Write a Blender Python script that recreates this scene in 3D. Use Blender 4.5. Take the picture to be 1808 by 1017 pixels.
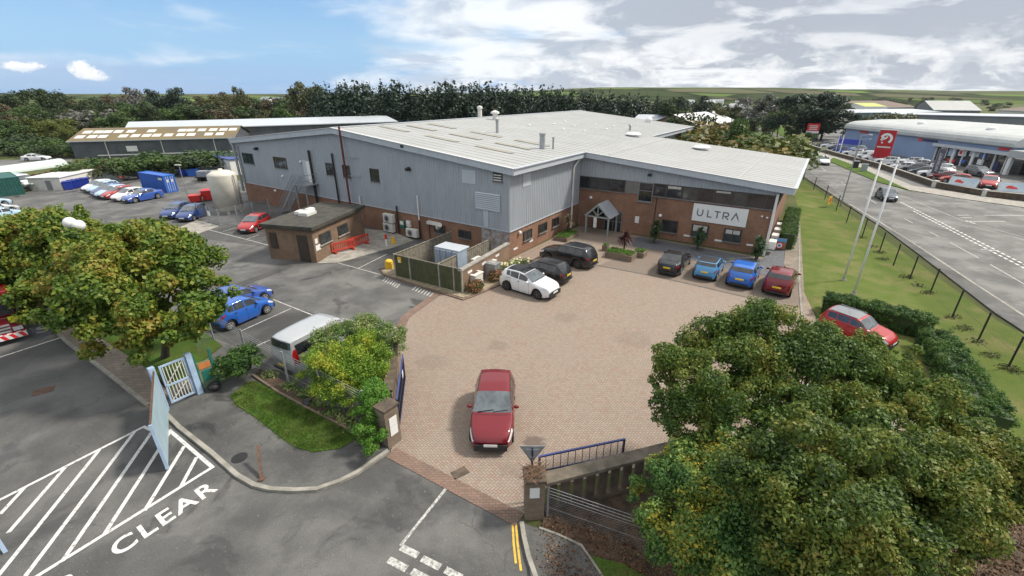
import bpy, math, random
import numpy as np
from mathutils import Vector, Matrix
R = math.radians
for o in list(bpy.data.objects): bpy.data.objects.remove(o)
S = bpy.context.scene
COL = S.collection
random.seed(7)

# ------------------------------------------------------------------ camera
CAMH, FPX, PITCH, CX, CY = 12.8, 793.0, R(23.5), 904.0, 508.5
cd = bpy.data.cameras.new('camera'); cam = bpy.data.objects.new('camera', cd); COL.objects.link(cam)
cam.location = (0, 0, CAMH); cam.rotation_euler = (math.pi / 2 - PITCH, 0, 0)
cd.sensor_width = 36.0; cd.lens = 36.0 * FPX / 1808.0; cd.clip_start = 0.1; cd.clip_end = 9000
S.camera = cam
S.render.resolution_x, S.render.resolution_y = 1024, 576
S.render.engine = 'CYCLES'
S.view_settings.view_transform = 'Standard'; S.view_settings.look = 'None'
S.view_settings.exposure = 0.38; S.view_settings.gamma = 1.0

# ------------------------------------------------------------------ node helper
class NT:
    def __init__(s, tree): s.t = tree; s.n = tree.nodes; s.l = tree.links
    def add(s, kind, **kw):
        n = s.n.new(kind)
        for k, v in kw.items(): setattr(n, k, v)
        return n
    def put(s, sock, v):
        if hasattr(v, 'is_output') or isinstance(v, bpy.types.NodeSocket): s.l.new(v, sock)
        elif v is not None:
            try: sock.default_value = v
            except Exception:
                sock.default_value = (*v, 1.0) if len(v) == 3 else v
    def m(s, op, a, b=None, c=None, clamp=False):
        n = s.add('ShaderNodeMath', operation=op, use_clamp=clamp)
        s.put(n.inputs[0], a)
        if b is not None: s.put(n.inputs[1], b)
        if c is not None: s.put(n.inputs[2], c)
        return n.outputs[0]
    def noise(s, vec, scale, detail=3, rough=.55, dist=0.0):
        n = s.add('ShaderNodeTexNoise'); s.put(n.inputs['Vector'], vec)
        n.inputs['Scale'].default_value = scale; n.inputs['Detail'].default_value = detail
        n.inputs['Roughness'].default_value = rough; n.inputs['Distortion'].default_value = dist
        return n.outputs['Fac']
    def ramp(s, f, lo, hi, a=0.0, b=1.0, smooth=True):
        n = s.add('ShaderNodeMapRange', clamp=True, interpolation_type='SMOOTHSTEP' if smooth else 'LINEAR')
        s.put(n.inputs['Value'], f); s.put(n.inputs['From Min'], lo); s.put(n.inputs['From Max'], hi)
        n.inputs['To Min'].default_value = a; n.inputs['To Max'].default_value = b
        return n.outputs['Result']
    def mix(s, f, a, b, blend='MIX'):
        n = s.add('ShaderNodeMix', data_type='RGBA', blend_type=blend, clamp_factor=True)
        s.put(n.inputs[0], f); s.put(n.inputs[6], a if not isinstance(a, tuple) else (*a[:3], 1)); s.put(n.inputs[7], b if not isinstance(b, tuple) else (*b[:3], 1))
        return n.outputs[2]
    def vmul(s, v, t):
        n = s.add('ShaderNodeVectorMath', operation='MULTIPLY'); s.put(n.inputs[0], v); n.inputs[1].default_value = t
        return n.outputs[0]
    def sep(s, v):
        n = s.add('ShaderNodeSeparateXYZ'); s.put(n.inputs[0], v); return n.outputs
    def comb(s, x, y, z=0.0):
        n = s.add('ShaderNodeCombineXYZ'); s.put(n.inputs[0], x); s.put(n.inputs[1], y); s.put(n.inputs[2], z); return n.outputs[0]

# ------------------------------------------------------------------ world: sky with clouds, bright overcast dome, low soft sun
SUN_EL, SUN_AZ = 50.0, 78.0      # azimuth clockwise from +Y
w = bpy.data.worlds.new('World'); S.world = w; w.use_nodes = True
def build_world():
    t = NT(w.node_tree); t.n.clear()
    out = t.add('ShaderNodeOutputWorld'); bg = t.add('ShaderNodeBackground'); t.l.new(bg.outputs[0], out.inputs[0])
    sky = t.add('ShaderNodeTexSky', sky_type='NISHITA', sun_disc=False)
    sky.sun_elevation = R(SUN_EL); sky.sun_rotation = R(SUN_AZ); sky.air_density = 1.0; sky.dust_density = .6; sky.ozone_density = 2.0
    v = t.add('ShaderNodeTexCoord').outputs['Generated']
    x, y, z = t.sep(v)
    zc = t.m('MAXIMUM', z, 0.0)
    skyc = t.mix(1.0, sky.outputs[0], (.115, .125, .135), 'MULTIPLY')
    skyc = t.mix(t.ramp(z, .0, .12, .70, .30), skyc, (.17, .45, .90))
    k = t.m('DIVIDE', 1.0, t.m('ADD', zc, .17))
    px, py = t.m('MULTIPLY', x, k), t.m('MULTIPLY', y, k)
    P = t.comb(px, py, 3.1)
    right = t.ramp(x, -.62, .42)                                     # cloud cover grows to the right
    n1 = t.noise(P, 1.0, 7, .55, .3)
    n2 = t.noise(t.vmul(P, (1.0, .95, 1)), 1.5, 6, .55, .4)
    cover = t.m('ADD', t.m('MULTIPLY', right, .36), t.m('MULTIPLY', n1, .95))
    veil = t.ramp(cover, .46, .72, 0, 1)
    bright = t.ramp(n2, .42, .60)
    hi_ = t.mix(right, (.86, .92, .98), (1.0, 1.0, 1.0))
    lo_ = t.mix(right, (.62, .74, .90), (.45, .48, .54))
    # grey undersides: more of them higher up on the right
    grey = t.m('MULTIPLY', t.ramp(x, .02, .5), t.ramp(z, .0, .10))
    b2 = t.m('SUBTRACT', bright, t.m('MULTIPLY', grey, .40), clamp=True)
    cloud = t.mix(b2, lo_, hi_)
    col = t.mix(t.m('MULTIPLY', veil, .93), skyc, cloud)
    # billowy cumulus bank low above the horizon, right half
    V2 = t.vmul(v, (1, 1, 1.9))
    vor = t.noise(V2, 13.0, 6, .62, .4)
    bank = t.m('MULTIPLY', t.m('MULTIPLY', t.ramp(z, .105, .035), t.ramp(x, -.10, .16)), t.ramp(vor, .46, .56))
    shade = t.ramp(t.noise(V2, 22.0, 4, .6), .38, .62)
    col = t.mix(t.m('MULTIPLY', bank, .8), col, t.mix(shade, (.56, .60, .66), (.93, .94, .95)))
    # bluish grey far band on the left horizon + two small white cumulus
    band = t.m('MULTIPLY', t.m('MULTIPLY', t.ramp(z, .052, .030), t.ramp(x, -.28, -.50)), t.ramp(t.noise(t.vmul(v, (1, 1, 9)), 5.0, 4), .3, .55))
    col = t.mix(t.m('MULTIPLY', band, .75), col, (.36, .52, .76))
    for (cx, cz, rx, rz) in CUMULI:
        dx = t.m('DIVIDE', t.m('SUBTRACT', t.m('DIVIDE', x, t.m('MAXIMUM', y, .01)), cx), rx)
        dz = t.m('DIVIDE', t.m('SUBTRACT', t.m('DIVIDE', z, t.m('MAXIMUM', y, .01)), cz), rz)
        d = t.m('SQRT', t.m('ADD', t.m('MULTIPLY', dx, dx), t.m('MULTIPLY', dz, dz)))
        puff = t.ramp(t.m('ADD', d, t.m('MULTIPLY', t.m('SUBTRACT', t.noise(v, 46.0, 6, .7), .5), 2.6)), 1.05, .45)
        puff = t.m('MULTIPLY', puff, t.m('GREATER_THAN', y, 0.0))
        col = t.mix(puff, col, t.mix(t.ramp(dz, -.7, .1), (.78, .84, .93), (1.0, 1.0, 1.0)))
    # the overcast dome: brighter towards the zenith (CIE overcast), as real cloud cover is
    col = t.mix(t.ramp(z, .17, .34), col, t.mix(t.noise(P, 1.2, 4), (.80, .83, .86), (.95, .95, .94)))
    gain = t.ramp(z, .20, .62, 1.0, ZENITH)
    g = t.add('ShaderNodeVectorMath', operation='SCALE'); t.l.new(col, g.inputs[0]); t.l.new(gain, g.inputs[3])
    t.l.new(g.outputs[0], bg.inputs[0]); bg.inputs[1].default_value = SKYGAIN
def ray(px, py):
    u = (px - CX) / FPX; v = (CY - py) / FPX; c, s = math.cos(PITCH), math.sin(PITCH)
    return Vector((u, c + v * s, -s + v * c))
CUMULI = []
for (px, py, wx, wy) in ((38, 117, 42, 8), (146, 124, 22, 15), (165, 134, 22, 9)):
    d = ray(px, py); CUMULI.append((d.x / d.y, d.z / d.y, wx / FPX, wy / FPX))
ZENITH, SKYGAIN = 1.12, 0.84
build_world()
sd = bpy.data.lights.new('sun', 'SUN'); sun = bpy.data.objects.new('sun', sd); COL.objects.link(sun)
sd.energy = 3.9; sd.angle = R(8); sd.color = (1.0, .93, .82)
az = R(SUN_AZ); el = R(SUN_EL)
sun.rotation_euler = Vector((math.sin(az) * math.cos(el), math.cos(az) * math.cos(el), math.sin(el))).to_track_quat('Z', 'Y').to_euler()

# ------------------------------------------------------------------ photo pixel -> place on the level ground
def G(px, py, z=0.0):
    d = ray(px, py); t = (z - CAMH) / d.z
    return Vector((d.x * t, d.y * t, z))
def hgt(xt, yt, xb, yb):
    p = G(xb, yb); d = ray(xt, yt); t = (d.x * p.x + d.y * p.y) / (d.x ** 2 + d.y ** 2); return CAMH + d.z * t
def at_y(px, py, Y):
    d = ray(px, py); t = Y / d.y; return Vector((d.x * t, Y, CAMH + d.z * t))
def plane_hit(px, py, P, n):
    d = ray(px, py); o = Vector((0, 0, CAMH)); return o + d * ((P - o).dot(n) / d.dot(n))

# ------------------------------------------------------------------ materials
def mat(name, col, rough=.7, metal=0.0, var=.18, scale=3.0, col2=None, bump=0.0, bscale=40.0, coat=0.0, spec=.5, fine=0.0, streak=None, lohi=(.35, .65)):
    """noise-varied procedural surface; col2 = second colour the noise mixes in"""
    m = bpy.data.materials.new(name); m.use_nodes = True; t = NT(m.node_tree)
    b = t.n['Principled BSDF']
    v = t.add('ShaderNodeTexCoord').outputs['Object']
    c2 = col2 or tuple(c * (1 - var) for c in col)
    f = t.ramp(t.noise(v, scale, 5, .62), *lohi)
    c = t.mix(f, col, c2)
    if streak:
        c = t.mix(t.m('MULTIPLY', t.ramp(t.noise(t.vmul(v, streak[0]), 1.0, 5, .6), .48, .72), streak[1]), c, streak[2])
    if fine:
        g = t.noise(v, bscale * 1.7, 2)
        c = t.mix(1.0, c, t.mix(g, (1 - fine,) * 3, (1 + fine,) * 3), 'MULTIPLY')
    t.l.new(c, b.inputs['Base Color'])
    b.inputs['Roughness'].default_value = rough; b.inputs['Metallic'].default_value = metal
    b.inputs['Coat Weight'].default_value = coat; b.inputs['Coat Roughness'].default_value = .05
    b.inputs['Specular IOR Level'].default_value = spec
    if bump:
        bn = t.add('ShaderNodeBump'); bn.inputs['Strength'].default_value = bump; bn.inputs['Distance'].default_value = .02
        t.l.new(t.noise(v, bscale, 3), bn.inputs['Height']); t.l.new(bn.outputs[0], b.inputs['Normal'])
    return m

def asphalt(name, base, wet=.25, seed=0.0, brown=0.0):
    m = bpy.data.materials.new(name); m.use_nodes = True; t = NT(m.node_tree); b = t.n['Principled BSDF']
    v0 = t.add('ShaderNodeTexCoord').outputs['Object']
    mp = t.add('ShaderNodeMapping'); mp.inputs['Location'].default_value = (seed, seed * 1.7, 0); t.l.new(v0, mp.inputs[0]); v = mp.outputs[0]
    a = base; lo = (a * .60, a * .60, a * .595); hi = (a * 1.22, a * 1.21, a * 1.18)
    f = t.ramp(t.noise(v, .32, 6, .62, .3), .36, .66)
    c = t.mix(f, lo, hi)
    patch = t.ramp(t.noise(v, .17, 3, .5, .2), .565, .575)          # relaid patches, crisp edge
    c = t.mix(t.m('MULTIPLY', patch, .5), c, (a * .72, a * .72, a * .73))
    damp = t.ramp(t.noise(v, .42, 6, .62, .6), .55, .64)
    c = t.mix(t.m('MULTIPLY', damp, wet), c, (a * .36, a * .36, a * .36))
    # cracks
    vo = t.add('ShaderNodeTexVoronoi', feature='DISTANCE_TO_EDGE'); vo.inputs['Scale'].default_value = .16
    vv = t.add('ShaderNodeVectorMath', operation='ADD'); nz = t.add('ShaderNodeTexNoise'); nz.inputs['Scale'].default_value = .8; nz.inputs['Detail'].default_value = 5
    t.l.new(v, nz.inputs['Vector']); t.l.new(v, vv.inputs[0]); t.l.new(t.vmul(nz.outputs['Color'], (2.5, 2.5, 0)), vv.inputs[1]); t.l.new(vv.outputs[0], vo.inputs['Vector'])
    cr = t.m('MULTIPLY', t.ramp(vo.outputs['Distance'], .006, .002), t.ramp(t.noise(v, .25, 2), .5, .6))
    c = t.mix(t.m('MULTIPLY', cr, .35), c, (a * .3, a * .3, a * .3))
    sp = t.noise(v, 26, 2, .7); c = t.mix(1.0, c, t.mix(t.ramp(sp, .25, .75, smooth=False), (.70, .70, .70), (1.32, 1.31, 1.28)), 'MULTIPLY')
    sp2 = t.ramp(t.noise(v, 9.0, 1), .70, .74); c = t.mix(t.m('MULTIPLY', sp2, .4), c, (a * 2.1, a * 2.05, a * 1.9))
    t.l.new(c, b.inputs['Base Color']); t.l.new(t.ramp(damp, 0, 1, .85, .45), b.inputs['Roughness'])
    bn = t.add('ShaderNodeBump'); bn.inputs['Strength'].default_value = .35; bn.inputs['Distance'].default_value = .01
    t.l.new(t.noise(v, 60, 2), bn.inputs['Height']); t.l.new(bn.outputs[0], b.inputs['Normal'])
    return m

def herring(name, cols, cell=.105, rot=45.0, joint=(.12, .10, .085), stain=.3, spots=()):
    """45-degree herringbone block paving"""
    m = bpy.data.materials.new(name); m.use_nodes = True; t = NT(m.node_tree); b = t.n['Principled BSDF']
    v0 = t.add('ShaderNodeTexCoord').outputs['Object']
    mp = t.add('ShaderNodeMapping'); mp.inputs['Rotation'].default_value = (0, 0, R(rot)); mp.inputs['Scale'].default_value = (1 / cell,) * 3
    t.l.new(v0, mp.inputs[0]); x, y, _ = t.sep(mp.outputs[0])
    i, j = t.m('FLOOR', x), t.m('FLOOR', y); fx, fy = t.m('SUBTRACT', x, i), t.m('SUBTRACT', y, j)
    k = t.m('FLOORED_MODULO', t.m('SUBTRACT', i, j), 4.0)
    is_ = lambda q: t.m('COMPARE', k, float(q), .1)
    k0, k1, k2, k3 = is_(0), is_(1), is_(2), is_(3)
    g = lambda s: t.m('MULTIPLY', s, 9.0)
    dl = t.m('ADD', fx, g(k1)); dr = t.m('ADD', t.m('SUBTRACT', 1.0, fx), g(k0))
    db = t.m('ADD', fy, g(k2)); dt = t.m('ADD', t.m('SUBTRACT', 1.0, fy), g(k3))
    d = t.m('MINIMUM', t.m('MINIMUM', dl, dr), t.m('MINIMUM', db, dt))
    edge = t.ramp(d, .05, .13)
    idx = t.comb(t.m('SUBTRACT', i, k1), t.m('SUBTRACT', j, k2), 0.0)
    wn = t.add('ShaderNodeTexWhiteNoise', noise_dimensions='2D'); t.l.new(idx, wn.inputs['Vector'])
    rnd = wn.outputs['Value']
    big = t.noise(v0, .28, 5, .6, .4)
    c = t.mix(rnd, cols[0], cols[1]); c = t.mix(t.m('MULTIPLY', t.ramp(rnd, .78, .82), .6), c, cols[2])
    c = t.mix(t.m('MULTIPLY', t.ramp(big, .42, .66), stain), c, cols[3])
    c = t.mix(t.m('MULTIPLY', t.ramp(t.noise(v0, 1.3, 4, .65), .54, .72), stain * .9), c, cols[4])
    oil = t.ramp(t.noise(v0, .7, 3, .5), .70, .78); c = t.mix(t.m('MULTIPLY', oil, .45), c, (.07, .06, .055))
    for (sx, sy, sr, sk) in spots:
        dn = t.add('ShaderNodeVectorMath', operation='DISTANCE'); t.l.new(v0, dn.inputs[0]); dn.inputs[1].default_value = (sx, sy, 0)
        dd = t.m('ADD', t.m('DIVIDE', dn.outputs['Value'], sr), t.m('MULTIPLY', t.m('SUBTRACT', t.noise(v0, 2.2, 4, .6), .5), 1.6))
        c = t.mix(t.ramp(dd, 1.0, .5, 0, sk), c, (.075, .055, .045))
    c = t.mix(edge, joint, c)
    c = t.mix(1.0, c, t.mix(t.noise(v0, 45, 2), (.82,) * 3, (1.18,) * 3), 'MULTIPLY')
    t.l.new(c, b.inputs['Base Color']); b.inputs['Roughness'].default_value = .82
    bn = t.add('ShaderNodeBump'); bn.inputs['Strength'].default_value = .5; bn.inputs['Distance'].default_value = .006
    t.l.new(edge, bn.inputs['Height']); t.l.new(bn.outputs[0], b.inputs['Normal'])
    return m

def brickmat(name, c1, c2, mortar, bw=.225, bh=.075, stain=None, flat=False):
    m = bpy.data.materials.new(name); m.use_nodes = True; t = NT(m.node_tree); b = t.n['Principled BSDF']
    v = t.add('ShaderNodeTexCoord').outputs['Object']; x, y, z = t.sep(v)
    br = t.add('ShaderNodeTexBrick'); t.l.new(t.comb(x, y, 0) if flat else t.comb(t.m('ADD', x, y), z, 0), br.inputs['Vector'])
    br.inputs['Color1'].default_value = (*c1, 1); br.inputs['Color2'].default_value = (*c2, 1); br.inputs['Mortar'].default_value = (*mortar, 1)
    br.inputs['Scale'].default_value = 1.0; br.inputs['Mortar Size'].default_value = .009; br.inputs['Brick Width'].default_value = bw; br.inputs['Row Height'].default_value = bh
    br.inputs['Bias'].default_value = -.1
    c = t.mix(1.0, br.outputs[0], t.mix(t.ramp(t.noise(v, .5, 5, .6), .3, .7), (.78, .76, .74), (1.15, 1.12, 1.1)), 'MULTIPLY')
    c = t.mix(1.0, c, t.mix(t.noise(v, 9, 3), (.75,) * 3, (1.25,) * 3), 'MULTIPLY')
    if stain: c = t.mix(t.m('MULTIPLY', t.ramp(t.noise(v, .9, 5, .7), .5, .7), .5), c, stain)
    t.l.new(c, b.inputs['Base Color']); b.inputs['Roughness'].default_value = .9
    bn = t.add('ShaderNodeBump'); bn.inputs['Strength'].default_value = .4; bn.inputs['Distance'].default_value = .008
    t.l.new(br.outputs['Fac'], bn.inputs['Height']); bn.invert = True; t.l.new(bn.outputs[0], b.inputs['Normal'])
    return m

def grass(name, a, b_, dry, stripes=0.0, sc=.35):
    m = bpy.data.materials.new(name); m.use_nodes = True; t = NT(m.node_tree); b = t.n['Principled BSDF']
    v = t.add('ShaderNodeTexCoord').outputs['Object']; x, y, z = t.sep(v)
    c = t.mix(t.ramp(t.noise(v, sc * 2.4, 6, .65), .35, .65), a, b_)
    c = t.mix(t.m('MULTIPLY', t.ramp(t.noise(v, sc, 6, .6, .5), .45, .68), .85), c, dry)
    if stripes:
        s = t.m('SINE', t.m('MULTIPLY', t.m('ADD', x, t.m('MULTIPLY', y, .62)), 2.6))
        c = t.mix(t.m('MULTIPLY', t.ramp(s, -.4, .6), stripes), c, dry)
    c = t.mix(1.0, c, t.mix(t.ramp(t.noise(t.vmul(v, (1, 1, .3)), 22, 3, .7), .25, .75), (.74, .76, .70), (1.25, 1.22, 1.18)), 'MULTIPLY')
    t.l.new(c, b.inputs['Base Color']); b.inputs['Roughness'].default_value = .95; b.inputs['Specular IOR Level'].default_value = .15
    bn = t.add('ShaderNodeBump'); bn.inputs['Strength'].default_value = .9; bn.inputs['Distance'].default_value = .05
    t.l.new(t.noise(v, 30, 3, .7), bn.inputs['Height']); t.l.new(bn.outputs[0], b.inputs['Normal'])
    return m

def leafmat(name, cols, sc=.9, trans=.33):
    """cols: list of leaf colours; each leaf picks its own, patches of the crown lean to one of them"""
    m = bpy.data.materials.new(name); m.use_nodes = True; t = NT(m.node_tree); b = t.n['Principled BSDF']
    v = t.add('ShaderNodeTexCoord').outputs['Object']
    r = t.add('ShaderNodeNewGeometry').outputs['Random Per Island']
    f = t.m('ADD', t.m('MULTIPLY', t.ramp(t.noise(v, sc, 3, .6), .3, .7), .55), t.m('MULTIPLY', r, .45))
    cr = t.add('ShaderNodeValToRGB'); el_ = cr.color_ramp.elements
    while len(el_) < len(cols): el_.new(.5)
    for i, c in enumerate(cols): el_[i].position = .12 + .76 * i / (len(cols) - 1); el_[i].color = (*c, 1)
    t.l.new(f, cr.inputs[0])
    c = cr.outputs[0]
    t.l.new(c, b.inputs['Base Color']); b.inputs['Roughness'].default_value = .55; b.inputs['Specular IOR Level'].default_value = .35
    tr = t.add('ShaderNodeBsdfTranslucent'); t.l.new(c, tr.inputs[0])
    mx = t.add('ShaderNodeMixShader'); mx.inputs[0].default_value = trans
    t.l.new(b.outputs[0], mx.inputs[1]); t.l.new(tr.outputs[0], mx.inputs[2]); t.l.new(mx.outputs[0], t.n['Material Output'].inputs[0])
    return m

def paint(name, col, metal=.0):
    m = bpy.data.materials.new(name); m.use_nodes = True; t = NT(m.node_tree); b = t.n['Principled BSDF']
    v = t.add('ShaderNodeTexCoord').outputs['Object']
    c = t.mix(t.ramp(t.noise(v, 2.5, 4, .6), .4, .75, 0, .35), col, tuple(x * .86 + .006 for x in col))
    dust = t.m('MULTIPLY', t.ramp(t.sep(v)[2], .55, .2), t.ramp(t.noise(v, 6, 4), .3, .7, .1, .6))
    c = t.mix(t.m('MULTIPLY', dust, .5), c, (.11, .10, .09))
    t.l.new(c, b.inputs['Base Color']); b.inputs['Metallic'].default_value = metal
    t.l.new(t.ramp(t.noise(v, 7, 3), .3, .7, .30, .42), b.inputs['Roughness'])
    b.inputs['Coat Weight'].default_value = .9; b.inputs['Coat Roughness'].default_value = .02; b.inputs['Specular IOR Level'].default_value = .25
    return m

# ------------------------------------------------------------------ object helpers
class MB:
    def __init__(s): s.v = []; s.f = []; s.mi = []; s.cur = 0
    def add(s, vs, fs):
        o = len(s.v); s.v += [tuple(p) for p in vs]; s.f += [tuple(i + o for i in f) for f in fs]; s.mi += [s.cur] * len(fs); return s
    def box(s, x0, x1, y0, y1, z0, z1):
        if x0 > x1: x0, x1 = x1, x0
        if y0 > y1: y0, y1 = y1, y0
        if z0 > z1: z0, z1 = z1, z0
        return s.add([(x0, y0, z0), (x1, y0, z0), (x1, y1, z0), (x0, y1, z0), (x0, y0, z1), (x1, y0, z1), (x1, y1, z1), (x0, y1, z1)],
                     [(0, 3, 2, 1), (4, 5, 6, 7), (0, 1, 5, 4), (1, 2, 6, 5), (2, 3, 7, 6), (3, 0, 4, 7)])
    def beam(s, p, q, w_, h_, up=(0, 0, 1)):
        p, q = Vector(p), Vector(q); d = (q - p).normalized(); u = Vector(up)
        if abs(d.dot(u)) > .98: u = Vector((1, 0, 0))
        a = d.cross(u).normalized(); b = a.cross(d).normalized(); a *= w_ / 2; b *= h_ / 2
        return s.add([p - a - b, p + a - b, p + a + b, p - a + b, q - a - b, q + a - b, q + a + b, q - a + b],
                     [(0, 1, 2, 3), (7, 6, 5, 4), (0, 4, 5, 1), (1, 5, 6, 2), (2, 6, 7, 3), (3, 7, 4, 0)])
    def cyl(s, p, q, r0, r1=None, n=10, cap=True):
        r1 = r0 if r1 is None else r1; p, q = Vector(p), Vector(q); d = (q - p).normalized()
        u = Vector((0, 0, 1)) if abs(d.z) < .95 else Vector((1, 0, 0)); a = d.cross(u).normalized(); b = a.cross(d).normalized()
        vs = [];
        for c, r in ((p, r0), (q, r1)):
            for i in range(n): th = 2 * math.pi * i / n; vs.append(c + a * (r * math.cos(th)) + b * (r * math.sin(th)))
        fs = [(i, i + n, (i + 1) % n + n, (i + 1) % n) for i in range(n)]
        if cap: fs += [tuple(range(n)), tuple(range(2 * n - 1, n - 1, -1))]
        return s.add(vs, fs)
    def tube(s, pts, r, n=8):
        for a, b in zip(pts[:-1], pts[1:]): s.cyl(a, b, r, r, n)
        return s
    def lathe(s, prof, c=(0, 0, 0), n=16, axis='z'):
        vs = []; fs = []
        for (r, h) in prof:
            for i in range(n):
                th = 2 * math.pi * i / n; x, y = r * math.cos(th), r * math.sin(th)
                p = (x, y, h) if axis == 'z' else ((x, h, y) if axis == 'y' else (h, x, y))
                vs.append((c[0] + p[0], c[1] + p[1], c[2] + p[2]))
        m_ = len(prof)
        for k in range(m_ - 1):
            for i in range(n): fs.append((k * n + i, k * n + (i + 1) % n, (k + 1) * n + (i + 1) % n, (k + 1) * n + i))
        fs += [tuple(range(n - 1, -1, -1)), tuple(range((m_ - 1) * n, m_ * n))]
        return s.add(vs, fs)
    def ball(s, c, r, n=14, sc=(1, 1, 1)):
        k = 9; prof = [(max(r * math.sin(math.pi * i / k), .002 * r), -r * math.cos(math.pi * i / k)) for i in range(k + 1)]
        o = len(s.v); s.lathe(prof, (0, 0, 0), n)
        for i in range(o, len(s.v)): v = s.v[i]; s.v[i] = (c[0] + v[0] * sc[0], c[1] + v[1] * sc[1], c[2] + v[2] * sc[2])
        return s
    def prism(s, pts, z0, z1):
        n = len(pts); ar = sum(pts[i][0] * pts[(i + 1) % n][1] - pts[(i + 1) % n][0] * pts[i][1] for i in range(n))
        if ar < 0: pts = list(reversed(pts))
        vs = [(p[0], p[1], z0) for p in pts] + [(p[0], p[1], z1) for p in pts]
        return s.add(vs, [tuple(range(n - 1, -1, -1)), tuple(range(n, 2 * n))] + [(i, (i + 1) % n, (i + 1) % n + n, i + n) for i in range(n)])
    def build(s, name, mats, parent=None, smooth=False, loc=None, rotz=0.0, bevel=0.0):
        me = bpy.data.meshes.new(name); me.from_pydata(s.v, [], s.f)
        if not isinstance(mats, (list, tuple)): mats = [mats]
        for m_ in mats: me.materials.append(m_)
        if len(mats) > 1: me.polygons.foreach_set('material_index', s.mi)
        if smooth: me.shade_smooth()
        me.update()
        o = bpy.data.objects.new(name, me); COL.objects.link(o)
        if parent: o.parent = parent
        if loc is not None: o.location = loc
        o.rotation_euler.z = rotz
        if bevel:
            bm_ = o.modifiers.new('bevel', 'BEVEL'); bm_.width = bevel; bm_.segments = 2; bm_.limit_method = 'ANGLE'
        return o
def tag(o, label=None, cat=None, group=None, kind=None):
    if label: o['label'] = label
    if cat: o['category'] = cat
    if group: o['group'] = group
    if kind: o['kind'] = kind
    return o
def thing(name, label, cat, loc=(0, 0, 0), rotz=0.0, group=None):
    o = bpy.data.objects.new(name, None); COL.objects.link(o); o.location = loc; o.rotation_euler.z = rotz; o.empty_display_size = .3
    return tag(o, label, cat, group)
def dup(root, loc, rotz, label=None, group=None, scale=None):
    r = root.copy(); COL.objects.link(r); r.location = loc; r.rotation_euler.z = rotz
    if scale is not None: r.scale = scale if isinstance(scale, tuple) else (scale,) * 3
    if label: r['label'] = label
    if group: r['group'] = group
    kids = {}
    for c in list(root.children_recursive):
        k = c.copy(); COL.objects.link(k); kids[c] = k
        k.parent = r if c.parent == root else kids[c.parent]
    return r
def sheet(name, pts, z, m, label=None, cat=None, kind='structure'):
    """a flat piece of ground; pts are photo pixels or Vectors"""
    P = [G(*p) if not isinstance(p, Vector) else p for p in pts]
    n = len(P); ar = sum(P[i].x * P[(i + 1) % n].y - P[(i + 1) % n].x * P[i].y for i in range(n))
    if ar < 0: P.reverse()
    o = MB().add([(p.x, p.y, z) for p in P], [tuple(range(n))]).build(name, m)
    return tag(o, label, cat, kind=kind)
def slab(name, pts, z0, z1, m, label=None, cat=None, kind='structure'):
    P = [G(*p) if not isinstance(p, Vector) else p for p in pts]
    o = MB().prism([(p.x, p.y) for p in P], z0, z1).build(name, m)
    return tag(o, label, cat, kind=kind)
def ribbon(pts, width):
    """offset a ground polyline to a strip polygon list of quads (mitred)"""
    P = [Vector((p.x, p.y)) for p in pts]; L = []; Rr = []
    for i, p in enumerate(P):
        d0 = (P[i] - P[i - 1]).normalized() if i > 0 else None; d1 = (P[i + 1] - P[i]).normalized() if i < len(P) - 1 else None
        if d0 is None: n = Vector((-d1.y, d1.x)); k = 1
        elif d1 is None: n = Vector((-d0.y, d0.x)); k = 1
        else:
            n = (Vector((-d0.y, d0.x)) + Vector((-d1.y, d1.x))).normalized(); k = 1 / max(.4, n.dot(Vector((-d1.y, d1.x))))
        L.append(p + n * (width / 2 * k)); Rr.append(p - n * (width / 2 * k))
    return L, Rr
def strip(name, px, width, z, m, label=None, cat=None, kind='structure', h=0.0, z0=0.0):
    pts = [G(*p) if not isinstance(p, Vector) else p for p in px]; L, Rr = ribbon(pts, width); b = MB(); n = len(L)
    if h <= 0:
        b.add([(p.x, p.y, z) for p in L] + [(p.x, p.y, z) for p in Rr], [(i, n + i, n + i + 1, i + 1) for i in range(n - 1)])
    else:
        vs = [(p.x, p.y, z0) for p in L] + [(p.x, p.y, z0) for p in Rr] + [(p.x, p.y, z0 + h) for p in L] + [(p.x, p.y, z0 + h) for p in Rr]
        fs = []
        for i in range(n - 1):
            fs += [(2 * n + i, 3 * n + i, 3 * n + i + 1, 2 * n + i + 1), (i, 2 * n + i, 2 * n + i + 1, i + 1), (n + i, n + i + 1, 3 * n + i + 1, 3 * n + i)]
        fs += [(0, n, 3 * n, 2 * n), (n - 1, 3 * n - 1, 4 * n - 1, 2 * n - 1)]
        b.add(vs, fs)
    o = b.build(name, m); return tag(o, label, cat, kind=kind)
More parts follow.
